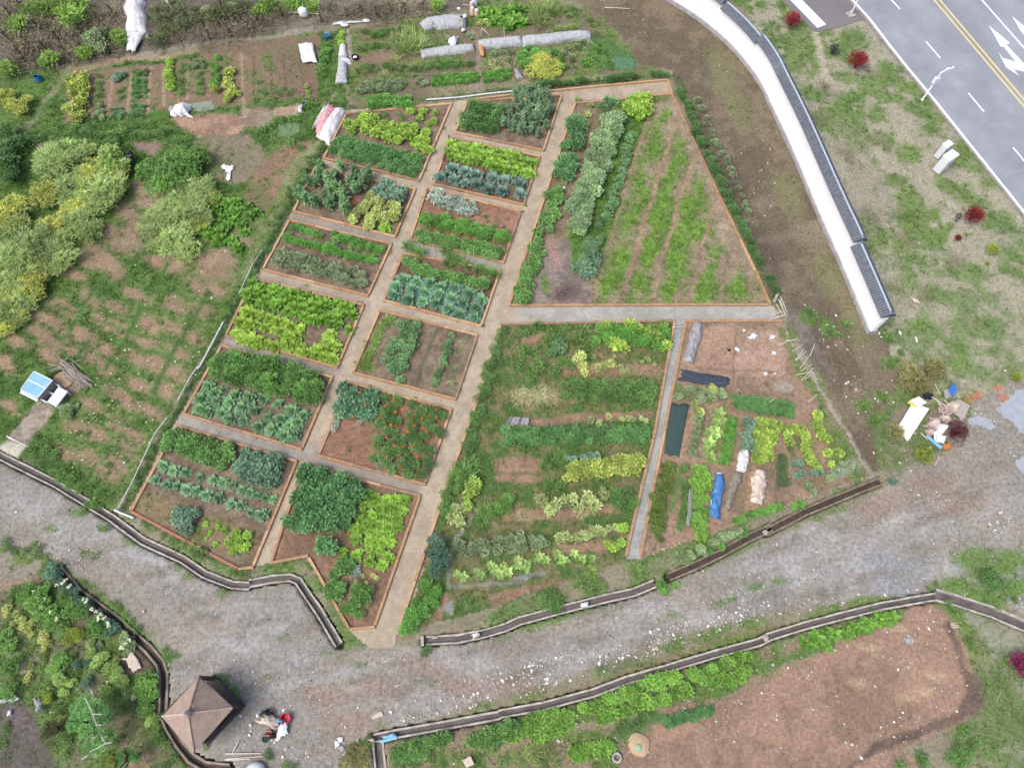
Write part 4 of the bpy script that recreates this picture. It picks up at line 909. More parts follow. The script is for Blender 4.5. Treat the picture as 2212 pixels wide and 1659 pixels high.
# ================================================================== TIMBER-EDGED BEDS
BZ = .20
def bed(name, poly, label, soil=None, layers=None, skip=(), soilpoly=None, bricks=(), pw=.2, dens=0, gaps=(), pl=2.7):
    w = [G(*p, BZ) for p in poly]; ctr = sum(w, Vector())/len(w); ctr.z = 0
    e = empty(name, ctr, label, 'garden bed'); n = len(w)
    rn = random.Random(int(poly[0][0]))
    for i in range(n):
        if i in skip: continue
        a, b = w[i], w[(i+1) % n]; L = (b-a).length; m = max(1, round(L/pl)); d = (b-a).normalized()
        for k in range(m):
            p = a+(b-a)*(k/m)+d*.012-ctr; q = a+(b-a)*((k+1)/m)-d*.012-ctr
            if k == m-1: q = q+d*(pw/2-.03)
            if k == 0: p = p-d*(pw/2-.03) if i % 2 == 0 else p+d*(pw/2+.01)
            if k == m-1 and i % 2: q = q-d*(pw)
            jz = rn.uniform(-.015, .01); s = Vector((-d.y, d.x, 0))*rn.uniform(-.015, .015)
            p = p+s; q = q+s; p.z = q.z = BZ-.11+jz
            mm = M_BRICK if i in bricks else rn.choice([M_WOOD, M_WOOD, M_WOODL, M_WOODG] if rn.random() < .5 else [M_WOOD, M_WOODL])
            MB().bar(p, q, pw, .22).build('plank', mm, e, bevel=.012)
    ly = [('poly', [(0,0),(2212,0),(2212,1659),(0,1659)], (soil or SOIL)[0] if isinstance((soil or SOIL)[0], tuple) else (soil or SOIL), (soil[1] if soil and isinstance(soil[0], tuple) else SOILD), dict(sc=.9, soft=1, cr=.25))]
    if layers: ly = ly+layers
    so = patch('soil', soilpoly or poly, ly, .07, M_GROUND, .14, .05, e, dens=dens, inset=.0, rag=.5 if skip else 0); so.location = -ctr
    return e
def ly(k, pts, A, B=None, **o): return (k, pts if isinstance(pts, list) else [pts], A, B or A, o)
GTXT = 'timber-edged garden bed '
A_ = [(748,245),(975,223),(905,389),(698,341)]
bed('garden_bed', A_, GTXT+'at the top left, light bushes above dark potatoes')
B_ = [(681,361),(897,407),(853,510),(634,456)]
bed('garden_bed', B_, GTXT+'with tall dusty green bushes and yellowish lettuces at its lower right', layers=[ly('blob', c(2,(620,1210)), (168,108,80), r=(14,12), soft=10)])
C_ = [(625,475),(845,526),(794,638),(567,581)]
bed('garden_bed', C_, GTXT+'with two thin green rows above a pale flowering row')
D_ = [(547,601),(785,658),(728,793),(487,724)]
bed('garden_bed', D_, GTXT+'filled with dark romaine rows above bright lime lettuces')
E_ = [(478,746),(717,814),(651,970),(396,893)]
bed('garden_bed', E_, GTXT+'with a thick ferny green row above blue-green cabbages')
F_ = [(382,918),(640,995),(545,1225),(516,1229),(416,1176),(282,1104)]
bed('garden_bed', F_, GTXT+'in the lower left corner, part brick-edged, half bare', bricks=(3, 4),
    layers=[ly('poly', [(300,1060),(560,1140),(540,1220),(290,1110)], (146,120,90), (126,120,74), sc=1, gB=.5, soft=20)], dens=14)
G_ = [(1009,220),(1214,204),(1174,324),(983,285)]
bed('garden_bed', G_, GTXT+'in the top row, packed with tall tomato plants bearing yellow flowers')
H_ = [(972,297),(1166,337),(1132,441),(936,397)]
bed('garden_bed', H_, GTXT+'with lime greens above two lines of slate-blue cabbages', soil=((128,96,76),(104,80,64)))
I_ = [(923,405),(1124,457),(1088,566),(886,516)]
bed('garden_bed', I_, GTXT+'with blue kale, a bright parsley row and a bare top right corner', soil=((166,122,98),(140,102,80)))
J_ = [(871,547),(1080,584),(1039,703),(829,648)]
bed('garden_bed', J_, GTXT+'with upright stakes behind and large blue-green cabbages in front', soil=((140,104,82),(116,88,70)))
Kb = [(820,670),(1031,723),(984,861),(763,804)]
bed('garden_bed', Kb, GTXT+'with crop rows running downward and a thin green line')
L_ = [(753,825),(975,884),(918,1045),(688,983)]
bed('garden_bed', L_, GTXT+'with orange marigolds and a bare brown corner', soil=((160,118,94),(142,102,80)))
M_ = [(655,1003),(907,1070),(808,1354),(755,1359),(664,1200),(585,1215)]
bed('garden_bed', M_, GTXT+'with a notched lower edge, dark curly kale and lime lettuces', soil=((150,114,90),(130,98,78)), skip=())
# the big triangular bed
gsoil = [ly('poly', [(1090,150),(1700,150),(1700,700),(1090,700)], (150,132,104), (118,134,72), sc=.8, gB=.75, gA=.12, cr=.12, soft=1)]
for s in [[(1394,208),(1300,400),(1276,657)], [(1460,300),(1420,380),(1352,657)]]: pass
N_ = [(1243,222),(1309,217),(1394,208),(1452,203),(1510,326),(1567,448),(1634,587),(1664,657),(1100,659)]
nl = list(gsoil)
nl += [ly('poly', c(3,(430,620),(640,600),(560,860),(460,1200),(330,1600),(120,1600),(270,1200),(400,800)), (146,122,98),(128,112,86), sc=.8, soft=8),
       ly('poly', c(7,(270,-30),(470,-60),(560,320),(190,325),(230,150)), (150,132,122),(128,112,104), sc=.8, soft=10),
       ly('blob', c(7,(400,260)), (118,96,92), r=(26,12), soft=16, sc=1), ly('blob', c(3,(330,1560),(300,1500)), (164,128,116), r=(14,22), soft=14),
       ly('blob', c(7,(270,200)), (110,134,70), r=(10,22), soft=10, gA=.8),
       ly('poly', c(3,(900,640),(1030,600),(1200,900),(1360,1250),(1550,1659),(1400,1659),(1250,1200),(1080,820),(940,760)), (168,146,122),(150,130,106), sc=.8, soft=14)]
for f,q in [(3,((975,700),(900,960),(810,1240),(740,1480),(700,1659))),(3,((1100,860),(1030,1080),(960,1320),(890,1560),(860,1659))),(3,((1210,1080),(1140,1300),(1070,1500),(1040,1659))),(7,((730,0),(640,310))),(7,((900,0),(820,310))),(7,((1090,0),(1020,310))),(7,((1290,10),(1230,310))),(7,((1440,120),(1420,310)))]:
    nl.append(ly('line', c(f,*q), (112,150,50),(140,136,96), w=17, soft=9, warp=12, fw=14, gA=1, gB=.2, sc=1.2, b=.52))
for f,q,r in [(3,[(1000,1220),(980,1350),(900,1500),(1140,1230),(1120,1350),(1080,1450),(1060,1550),(1180,1400),(730,1560),(960,1310)],(20,24)),(3,[(930,900),(1070,970),(1040,1080),(870,1160),(780,1330),(990,690)],(13,16)),(7,[(1060,60),(1080,120),(1010,230),(850,200),(700,180),(1220,210),(1440,230),(1200,290),(640,230),(720,60),(870,30)],(16,20))]:
    nl.append(ly('blob', c(f,*q), (122,160,50),(108,146,52), r=r, soft=16, warp=20, fw=16, gA=1, gB=1, a=.9, rot=15, sc=1))
for q in [((905,660),(830,900),(730,1200),(640,1500),(600,1659)),((1030,820),(960,1060),(880,1300),(820,1500),(780,1659)),((1165,960),(1090,1180),(1030,1400),(975,1560),(950,1659)),((1290,1240),(1240,1400),(1190,1580),(1175,1659))]:
    nl.append(ly('line', c(3,*q), (176,142,114),(160,126,100), w=8, soft=4, warp=5, fw=4))
for q in [((640,20),(540,320)),((840,0),(720,325)),((1000,0),(915,320)),((1210,0),(1140,325)),((1380,20),(1310,320))]:
    nl.append(ly('line', c(7,*q), (160,130,106),(134,108,90), w=8, soft=4, warp=5, fw=4))
nl.append(ly('poly', c(3,(620,720),(900,660),(780,1000),(700,1300),(600,1659),(430,1659),(440,1420),(560,1000)), (84,122,52),(104,140,60), soft=10, gA=1, gB=1))
bed('garden_bed', N_, 'largest timber-edged bed, a furrowed weedy triangle at the upper right', layers=nl, dens=16, pl=3.4)
e = empty('path_edging', G(1320,185), 'timber edging board along the top path, turning down at its right corner', 'edging board')
for a, b in [((1181,197),(1290,186)),((1290,186),(1443,172)),((1443,172),(1452,203)),((1010,217),(1120,203)),((1120,203),(1181,197))]:
    p, q = G(*a, .2), G(*b, .2); MB().bar(p-e.location+Vector((0,0,-.08)), q-e.location+Vector((0,0,-.08)), .16, .24).build('plank', M_WOODL, e, bevel=.012)
# weedy middle bed
O_ = [(1084,700),(1458,692),(1411,950),(1368,1128),(1351,1205),(1060,1309),(930,1345),(864,1350),(984,995),(1040,840)]
ol = [ly('poly', [(800,650),(1500,650),(1500,1400),(800,1400)], (80,112,48),(126,118,78), sc=.8, gA=.9, gB=.9, soft=1)]
for f,q,w in [(7,((150,560),(260,545)),22),(7,((380,730),(650,720),(950,730)),22),(7,((190,1035),(520,1010),(900,1000)),16),(7,((0,1300),(230,1290)),30),(7,((0,1380),(240,1370)),18),(7,((60,1590),(380,1600),(700,1560)),22),(11,((340,350),(520,330),(700,310)),20),(11,((400,245),(740,240)),8),(11,((-40,640),(200,590),(420,560)),26),(7,((100,880),(340,880)),20),(7,((400,920),(900,880)),10),(10,((1180,620),(1120,780)),16),(10,((1260,100),(1600,90)),10),(7,((560,600),(640,690)),10)]:
    ol.append(ly('line', c(f,*q), (162,126,100),(144,114,88), w=w, soft=8, warp=12, fw=10, sc=1, gB=.1))
ol += [ly('line', c(10,(1350,130),(1240,280),(1200,480),(1200,560),(1350,570),(1660,520)), (128,128,120),(146,140,120), w=8, soft=6), ly('blob', c(10,(1205,690)), (156,152,148), r=(11,15), soft=4, warp=4), ly('line', c(11,(90,505),(260,485)), (140,134,132), w=8, soft=4),
       ly('poly', c(6,(1400,500),(1600,430),(1500,700),(1400,1000),(1300,1260),(1240,1270),(1380,800)), (120,112,80),(96,116,62), sc=1, gB=.7, soft=8)]
bed('garden_bed', O_, 'large weedy bed of vegetable rows left of the narrow grey path', layers=ol, dens=7, skip=(4,5,6), pl=3.2, soilpoly=O_[:5]+[(1352,1210),(1060,1314),(930,1350),(872,1360)]+O_[8:])
# plot with tunnels and nets
P_ = [(1482,693),(1690,692),(1712,745),(1880,1030),(1700,1092),(1383,1205)]
pl_ = [ly('poly', [(1300,600),(2000,600),(2000,1400),(1300,1400)], (162,130,108),(140,116,92), sc=.6, gA=0, gB=.15, soft=1),
       ly('poly', c(7,(1190,480),(1420,470),(1420,700),(1180,700)), (178,142,118),(166,130,108), soft=10),
       ly('poly', c(8,(-10,480),(160,500),(220,640),(200,760),(60,770),(-120,730)), (186,152,130),(176,140,118), soft=8),
       ly('line', c(7,(1420,480),(1410,740),(1390,980)), (138,108,90), w=4, soft=4), ly('line', c(7,(1180,700),(1659,745)), (146,114,94), w=4, soft=4),
       ly('line', c(7,(1170,960),(1090,1280),(1030,1659)), (170,132,104), w=9, soft=4), ly('line', c(7,(1440,1000),(1440,1270),(1230,1659)), (150,126,96), w=10, soft=6),
       ly('line', c(7,(980,1260),(1330,1290),(1600,1280)), (160,128,100), w=6, soft=5),
       ly('line', c(8,(270,900),(340,1000),(380,1150),(450,1300)), (158,132,106), w=8, soft=6),
       ly('poly', c(7,(1150,1659),(1460,1580),(1480,1400),(1530,1300),(1659,1540),(1500,1659)), (166,132,104),(150,122,96), soft=8),
       ly('poly', c(8,(150,480),(260,520),(360,760),(520,1050),(700,1350),(640,1400),(480,1250),(400,900),(280,760),(240,640)), (112,130,72),(130,136,86), gA=.8, gB=.8, sc=.8, soft=12),
       ly('blob', c(8,(200,830)), (160,144,130), r=(22,13), soft=5, warp=8), ly('blob', c(8,(540,1330),(620,1290)), (150,156,136), r=(20,12), soft=10, gA=.3)]
for q,w in [(((1330,1040),(1290,1240)),5),(((1080,1340),(1040,1560)),5)]: pl_.append(ly('line', c(7,*q), (110,132,68), w=14, soft=6, gA=.7))
bed('garden_bed', P_, 'rightmost plot, with bare reddish soil at its top and net-covered crops below', layers=pl_, dens=10, skip=(1,2,3,4), pl=3.2)
# ================================================================== CROPS, bed by bed
V_='vegetable'
# A
K('bush_lime','leafy_vegetable',V_,'light green leafy plant in the upper rows of the top left bed',2,[(690,710),(745,715),(800,745),(860,760),(925,770),(990,775),(1060,800),(610,780),(660,740),(700,770),(755,800),(830,820),(890,845),(950,815),(1000,850),(1060,850),(1010,885),(1068,900),(780,770),(590,740),(720,740),(880,800),(1030,830),(840,785)],80)
K('bush_lime','leafy_vegetable',V_,'small light green plant near the top right corner of the top left bed',2,[(1040,670),(1030,710),(1115,680),(1110,730),(1075,750),(970,670)],52)
K('weed','leafy_vegetable',V_,'small faded green plant on bare soil at the top of the top left bed',2,[(815,690),(900,690),(920,710),(780,700),(1000,720)],48)
K('potato','potato_plant',V_,'dark green potato plant in the dense strip of the top left bed',2,fill([(520,815),(1040,935),(1010,1065),(460,915)],14,5,.3),66)
# B
K('tomato','tomato_plant',V_,'tall dusty green bush in the second bed down on the left',2,[(430,1000),(540,1010),(630,1050),(710,1060),(400,1100),(480,1110),(310,1150),(340,1210),(390,1230),(460,1180),(520,1070),(600,1110),(470,1240),(510,1210),(575,1230),(560,1180),(340,1100),(420,1060),(640,1140),(690,1110),(580,1270),(300,1190),(500,1150)],112)
K('kale_blue','leafy_vegetable',V_,'dark bluish green plant at the right end of the dusty bush bed',2,[(770,1150),(815,1110),(860,1150),(920,1150),(900,1190),(800,1190)],85)
K('bush_lime_yellow','lettuce',V_,'yellowish green leafy head beside the tall dusty bushes',2,[(730,1180),(760,1215),(710,1240),(680,1260),(790,1260),(850,1240),(885,1260),(800,1310),(730,1310),(725,1350),(640,1290),(615,1320),(850,1300),(760,1270),(880,1300)],84)
K('lettuce_mid','lettuce',V_,'round bright green lettuce at the bottom corner of the dusty bush bed',2,(815,1360),84)
# C
K('parsley','parsley_plant',V_,'bright green low bush in the two thin rows of the third left bed',2,row([(245,1360),(350,1395),(460,1430)],7)+row([(490,1410),(640,1450),(800,1505)],9)+row([(205,1415),(300,1460),(480,1490),(640,1545),(770,1585)],17,6)+row([(205,1440),(400,1490),(600,1545)],9,6)+row([(500,1435),(780,1520)],6),62)
K('dusty_bush','herb_bush',V_,'pale flowering bush in the lowest row of the third left bed',6,row([(170,20),(320,60),(500,110),(700,150)],12,8)+row([(150,60),(320,100),(480,150),(700,205)],11,8),90)
# D
K('romaine','romaine_lettuce',V_,'mid green romaine lettuce in the upper rows of the lettuce bed',6,fill([(10,180),(660,335),(600,490),(-60,300)],12,4,.2),82,z=.08)
K('lettuce_lime','lettuce',V_,'lime lettuce in the lower rows of the lettuce bed',6,row([(-50,350),(320,470)],8,6)+row([(-85,415),(310,520)],8,6)+row([(-110,480),(100,560),(510,650)],13,6)+row([(-80,520),(60,560)],3,6)+row([(180,560),(480,600)],6,6)+row([(440,540),(540,590)],3,4)+[(480,500),(495,650)],88)
# E
K('fern_kale','kale_plant',V_,'thick ferny green kale above the open cabbages',6,fill([(-180,600),(430,750),(400,930),(-245,745)],10,4,.3),118)
K('cabbage_green','cabbage',V_,'open blue-green cabbage in front of the thick ferny kale',6,[(75,890),(165,920),(245,960),(320,985),(20,960),(105,1000),(185,1010),(290,1030),(45,1055),(130,1075),(200,1110),(265,1105),(230,1050)]+[(p[0]-1508,p[1]) for p in [(1250,815),(1330,840),(1415,865),(1495,880),(1200,890),(1305,905),(1375,910),(1450,940),(1240,965),(1330,975),(1380,1010),(1465,1020),(1195,945),(1280,850)]],92)
# F
K('kale_curly','curly_kale',V_,'curly green kale at the top of the lower left corner bed',5,fill([(1030,1090),(1410,1190),(1360,1310),(1010,1190)],7,3,.3),100)
K('leafy_blue','broccoli_plant',V_,'large-leaved blue-green plant at the right end of the curly kale',5,[(1480,1230),(1550,1245),(1500,1300),(1560,1320),(1470,1350),(1600,1290),(1660,1260),(1640,1330),(1530,1360),(1600,1390),(1650,1400),(1440,1300)],92)
K('cabbage_green','cabbage',V_,'small green cabbage in the first row below the curly kale',5,[(980,1295),(1040,1325),(1110,1335),(1200,1365),(1280,1380),(1340,1395),(1400,1415),(1455,1440),(1500,1455),(1545,1475),(1600,1490),(1640,1500)],74)
K('cabbage_savoy','cabbage',V_,'crinkled cabbage in the second row below the curly kale',5,[(930,1380),(1000,1410),(1065,1415),(1125,1440),(1175,1450),(1240,1470),(1310,1490),(1390,1525),(1450,1535),(1510,1580),(1570,1590)],82)
K('kale_blue','kale_plant',V_,'low bluish bush on bare soil in the lower left corner bed',9,[(1070,120),(1120,110),(1165,130),(1070,170),(1130,160),(1180,120),(1130,220)],78)
K('lettuce_mid','lettuce',V_,'single yellow-green head on bare soil in the lower left corner bed',9,[(1240,185,50),(1265,237,44),(1310,200,42),(1350,225,48),(1190,215,26),(1295,305,44),(1240,275,24)],44)
K('bush_lime','lettuce',V_,'clump of bright green lettuce at the lower right of the corner bed',9,[(1425,240),(1380,290),(1440,330),(1490,255),(1480,325),(1410,345),(1440,285)],70)
# G
K('pepper','pepper_plant',V_,'deep green low pepper bush left of the tomato plants',2,row([(1325,630),(1560,670)],7,6)+row([(1320,660),(1530,700)],6,6)+row([(1280,700),(1500,750)],7,6)+row([(1270,740),(1490,790)],7,6),80)
tp=fill([(90,560),(340,590),(250,840),(10,780)],6,5,.3)
K('tomato_tall','tomato_plant',V_,'tall pale green staked tomato plant in the top row bed',3,tp,78)
# H
K('lettuce_mid','lettuce',V_,'lime green lettuce above the slate-blue cabbages',2,fill([(1215,845),(1735,935),(1690,1055),(1175,935)],12,4,.25),78)
K('cabbage_slate','cabbage',V_,'slate-blue cabbage below the lime green lettuces',2,[(1215,1000),(1295,1020),(1360,1040),(1150,1055),(1230,1075),(1300,1095),(1370,1100),(1440,1130),(1465,1065),(1540,1075),(1525,1140),(1630,1095),(1625,1155)],84)
# I
K('silver_kale','kale_plant',V_,'grey-blue kale along the top of the bed with a bare corner',2,fill([(1105,1135),(1370,1235),(1340,1310),(1070,1200)],6,3,.3),72)
K('parsley','parsley_plant',V_,'bright green parsley in the dense middle row below grey-blue kale',2,fill([(1040,1270),(1560,1400),(1550,1465),(1015,1335)],12,3,.3),74)
K('kale_curly','herb_bush',V_,'mid green bush in the lowest row below the bright parsley',2,row([(995,1400),(1200,1440),(1520,1510)],13,6)+row([(1010,1435),(1200,1475),(1500,1545)],11,6),66)
K('weed','weed',V_,'thin weed on the bare corner beside the grey-blue kale',2,[(1430,1330),(1480,1350),(1420,1300),(1530,1370)],34)
# J
K('fern','herb_bush',V_,'feathery green plant behind the large blue-green cabbages',6,[(950,-30),(990,-10),(1030,10),(1180,0),(1220,40),(1270,60),(1320,90),(1380,110),(1440,120),(1480,140),(1200,70)],78)
K('kale_curly','leafy_vegetable',V_,'crinkled green plant directly behind the large blue-green cabbages',6,row([(930,70),(1060,110)],5,10)+row([(970,100),(1110,140),(1300,180),(1440,215)],11,8)+[(1260,170),(1400,190)],78)
K('cabbage_big','cabbage',V_,'large flat blue-green cabbage in three packed lines of the staked bed',6,[(925,165),(1000,180),(1085,185),(1150,215),(1235,220),(1320,250),(1395,290),(880,205),(980,225),(1055,245),(1140,255),(1215,280),(1285,310),(1360,335),(865,260),(955,285),(1040,300),(1120,310),(1195,340),(1265,375),(1355,395)],100,j=.06)
for a,b_,h in [((1045,30),(1050,-20),1),((1110,45),(1112,-60),1),((1315,60),(1312,20),1),((1350,70),(1348,30),1)]:
    p=G(*c(6,a),.05); MB().tube([Vector((0,0,0)),Vector((.05,.1,1.5))],.03,6).build('stake',M_BAMB,None); o=bpy.context.scene.objects[-1] if False else [q for q in COL.objects if q.name.startswith('stake')][-1]
    o.location=p; tag(o,'thin upright wooden stake behind the large blue-green cabbages','stake','stakes of the cabbage bed')
# K
K('herb_yellow','herb_bush',V_,'yellowish spiky herb in the leftmost row of the sparse bed',6,row([(850,400),(790,450),(750,560),(700,640),(680,710)],12,6)+[(720,700),(660,690)],72)
K('herb_grey','leafy_vegetable',V_,'grey-green plant in the broad second row of the sparse bed',6,fill([(900,430),(1030,440),(910,790),(800,690)],3,10,.3),76)
K('herb_grey','leafy_vegetable',V_,'green plant in the narrow right-hand row of the sparse bed',6,row([(1220,500),(1190,580),(1170,660),(1130,760),(1100,830)],10,7),62)
K('seedling','seedling',V_,'tiny seedling on bare soil at the right edge of the sparse bed',6,[(1300,520),(1270,550),(1270,600),(1240,630),(1240,700),(1230,750),(1200,790),(1210,690),(1160,770),(1210,830)],34)
K('onion','seedling',V_,'short green shoot in the thin straight line on bare soil',6,row([(1135,460),(1090,560),(1040,690),(1008,800)],26,1),20,z=.06)
# L
K('broccoli','broccoli_plant',V_,'dark blue-green plant at the top left of the marigold bed',6,fill([(555,830),(780,870),(740,1000),(500,990)],5,4,.3),86)
K('silver_kale','kale_plant',V_,'silvery leafed kale beside the marigolds',6,[(690,960),(740,1000),(660,1040),(760,850),(510,1070),(720,980),(600,850),(520,1040),(780,1295)],52)
K('marigold_bush','marigold_plant','flower','green marigold bush in the marigold bed',6,fill([(820,870),(935,880),(860,1300),(690,1240)],3,9,.3)+fill([(970,920),(1190,955),(1060,1375),(850,1340)],4,9,.35),84)
mf=[(870,905),(820,945),(875,980),(920,965),(700,930),(665,865),(745,890),(620,1010),(580,1030),(780,1010),(815,1045),(850,1055),(880,1065),(980,1005),(1040,1020),(990,1065),(1065,1100),(1125,1015),(1120,965),(820,1130),(750,1165),(925,1185),(980,1185),(1030,1160),(825,1250),(900,1240),(1010,1250),(908,1310),(1080,1000),(950,1100),(870,1180),(1040,1075)]
def flower_mesh(name, cols, n=9, r=.5, seed=3):
    rs = np.random.RandomState(seed); org = np.stack([rs.uniform(-r*.5, r*.5, n), rs.uniform(-r*.5, r*.5, n), rs.uniform(0, .35, n)], 1); P=[]
    for k in range(n):
        m=7; az=np.arange(m)*.9+rs.rand(); P.append(leaves(np.tile(org[k],(m,1)), az, np.radians(rs.uniform(5,60,m)), np.full(m,.17), np.full(m,.12), np.zeros(m), .2, 0, jitc(cols[0],m,rs,.15), jitc(cols[1],m,rs,.15), 1, 1, None, rs))
    V,F,C=join(P); return mesh_np(name, V, [F], np.clip(C,.01,.9), M_LEAF)
MF=flower_mesh('marigold_bloom',((214,92,28),(232,120,36)),12)
YF=flower_mesh('tomato_bloom',((232,196,54),(240,214,90)),8)
WFm=flower_mesh('white_blossom',((236,238,220),(226,232,190)),7)
YB=flower_mesh('yellow_blossom',((224,206,70),(232,220,110)),9)
def blooms(me, name, label, cat, f, pts, d, z, grp):
    for p in pts:
        dd = d if len(p)<3 else p[2]
        x,y=c(f,(p[0],p[1])); s=dd*FR[f][2]/S(x,y)*prn.uniform(.8,1.25); g=G(x,y,z)
        o=bpy.data.objects.new(name,me); COL.objects.link(o); o.location=g; o.scale=(s,s,s); o.rotation_euler=(0,0,prn.uniform(0,6.3)); tag(o,label,cat,grp)
blooms(MF,'marigold_bloom','cluster of orange marigold blooms on the green marigold bushes','flower',6,mf,26,.66,'orange blooms of the marigold bed')
blooms(YF,'tomato_bloom','cluster of yellow blooms among the tall tomato plants','flower',3,[(185,625),(195,635),(165,655),(245,655),(235,670),(255,660),(105,690),(205,690),(150,600),(85,600)],22,1.0,'yellow blooms on the tomato plants')
# M
K('kale_dark','curly_kale',V_,'tall dark green curly kale in the notched lower bed',10,fill([(340,-150),(670,-80),(600,230),(230,200)],5,5,.3),118,hz=1.15)
K('kale_dark','curly_kale',V_,'dark curly kale standing alone below the dark kale block',10,(460,320),140)
K('lettuce_mid','lettuce',V_,'lime green lettuce beside the tall dark curly kale',10,fill([(680,-20),(975,20),(840,330),(600,290)],6,6,.22)+[(720,405),(800,430),(560,350),(640,370),(720,330),(830,380),(780,345)],80,j=.12)
K('kale_curly','leafy_vegetable',V_,'bright green bushy plant near the tip of the notched bed',10,[(540,440),(580,460),(510,490),(560,410),(510,560),(545,570),(490,610),(530,610),(600,430),(480,570)],88)
K('fern_kale','herb_bush',V_,'dark feathery shrub at the tip of the notched bed',10,[(650,590,120),(690,600,100),(640,650,110),(700,640,90),(570,700,90),(620,700,90),(660,735,80),(720,590,70)],100)
K('lime_pale','leafy_vegetable',V_,'sparse yellowish plant right of the feathery shrub',10,[(680,500),(740,490),(700,540),(760,510)],36)
K('silver_kale','kale_plant',V_,'greyish plant between the lettuces and the bright bushes',10,[(640,450),(620,490),(650,480)],56)
# N
K('kale_dark','kale_plant',V_,'dark green kale at the upper left of the triangular bed',3,[(440,740),(440,780),(480,770),(460,830),(430,880),(480,820),(470,870),(400,880),(400,960),(430,960),(380,1010),(350,1050),(430,1010),(350,1000),(400,1060),(480,740)],86)
K('kale_curly','leafy_vegetable',V_,'green bushy plant along the left edge of the triangular bed',3,[(300,1180),(310,1240),(355,1200),(330,1280),(260,1330),(300,1380),(290,1330),(230,1400),(230,1450),(220,1500),(200,1490),(350,1150),(270,1300),(200,1570),(160,1600),(190,1620),(150,1640),(220,1600)],74)
K('kale_curly','leafy_vegetable',V_,'green bushy plant at the bottom left corner of the triangular bed',7,[(190,90),(160,140),(200,130),(140,190),(130,260),(165,270),(170,200),(110,240),(220,60),(240,20),(150,300),(120,290)],78)
K('white_flower_row','flowering_crop',V_,'pale flowering plant in the long white-topped row',3,row([(700,690),(640,780),(640,900),(580,1000),(520,1130),(500,1250),(450,1380)],22,12)+row([(730,700),(690,820),(640,980),(590,1100),(540,1230),(480,1400)],20,12)+row([(660,700),(600,820),(550,960),(460,1200),(420,1300)],16,10),92)
K('bush_lime','chard_plant',V_,'broad bright green plant at the top of the triangular bed',3,[(800,600),(850,590),(780,640),(830,640),(880,640),(850,680),(820,600),(880,600),(800,670)],88)
K('herb_grey','leafy_vegetable',V_,'soft green plant beside the long white-topped row',3,row([(800,780),(770,900),(720,1050),(690,1180),(650,1290),(600,1380)],18,16)+row([(560,1430),(530,1520),(520,1600)],8,22)+row([(600,1420),(560,1530),(560,1630)],8,14)+[(650,610),(690,610),(620,640),(720,620)],72)
K('leafy_blue','leafy_vegetable',V_,'bluish leafy plant at the foot of the white-topped row',7,[(500,60),(540,50),(580,30),(480,100),(530,100),(570,80),(550,130),(510,140),(560,10)],72)
K('pale_leafy','weed',V_,'pale small plant near the top left corner of the triangular bed',3,[(535,685),(520,740),(470,605),(545,630),(560,820),(600,790)],48)
# hedges round the garden
K('shrub_dark','hedge_shrub','shrub','dark green shrub in the hedge along the right edge of the garden',3,row([(1075,530),(1120,620),(1190,800),(1230,900),(1310,1060),(1370,1180),(1420,1300),(1470,1380),(1560,1590)],30,10)+row([(1620,1659),(1680,1760)],3,8),70,z=0)
K('shrub_dark','hedge_shrub','shrub','dark green shrub in the hedge above the top path edging',3,row([(140,530),(330,500),(520,490)],10,7)+row([(620,485),(700,475),(830,455)],7,8)+row([(900,450),(1020,450)],3,8),58,z=0)
K('parsley','hedge_shrub','shrub','bright green bush in the hedge above the top left bed',2,row([(710,600),(850,600),(970,600)],11,10)+row([(710,630),(850,630),(960,625)],9,8),72,z=0)
K('weed_dark','weed','plant','dark green weed along the left timber edge of the garden',2,row([(440,860),(330,1000),(220,1190),(130,1400),(70,1520),(20,1640)],30,18),58,z=0)
K('weed_dark','weed','plant','dark weed in the strip between white pipe and the lower left beds',5,row([(1480,230),(1400,330),(1280,620),(1180,760),(1100,900),(1000,1070),(900,1220),(820,1400),(780,1500)],36,16),46,z=0)
K('weed','weed','plant','green weed along the brick edging beside the drainage channel',9,row([(830,150),(960,230),(1200,340),(1330,420),(1480,470)],14,10)+[(1170,340,90),(1220,360,90),(1180,390,90),(1420,485,70),(1470,480,70),(1390,470,60)],46,z=0)
K('weed','weed','plant','weed between the notched bed and the drainage channel',10,row([(180,430),(330,400),(400,520),(500,680),(560,760),(600,830)],16,14),40,z=0)
# shrub column along the path side of the weedy bed
K('weed_dark','weed','plant','dusty green weed along the path edge of the large weedy bed',6,row([(1530,470),(1490,580),(1440,720),(1400,880),(1370,1000),(1340,1100),(1300,1220)],34,20),74)
K('fern','herb_bush','plant','feathery green plant by the path in the large weedy bed',6,[(1280,1310),(1240,1370),(1300,1350),(1340,1290),(1220,1400)],125)
K('lime_crop','leafy_vegetable',V_,'yellow-green bush beside the path in the large weedy bed',6,[(1330,1420),(1360,1400),(1320,1470),(1310,1540),(1340,1440)],84)
K('weed_dark','weed','plant','dark bushy weed beside the path left of the feathery plants',6,[(1190,1500),(1170,1540),(1200,1580),(1180,1470),(1250,1440),(1160,1560)],80)
K('pale_leafy','weed','plant','withered pale plant beside the path in the weedy bed',6,[(1240,1560),(1280,1560),(1220,1620),(1260,1640),(1240,1600)],84)
K('shrub_teal','shrub','shrub','dense blue-green shrub on the path side of the weedy bed',10,[(1130,300,150),(1130,380,165),(1130,450,130)],150)
K('parsley','shrub','shrub','bright green bush near the lower end of the main path',10,[(1060,550),(1040,590),(1090,600),(1010,660),(1070,640),(1040,700),(1000,720),(960,770),(1000,760),(950,810),(930,830),(1110,660),(1120,590),(970,720)],92)
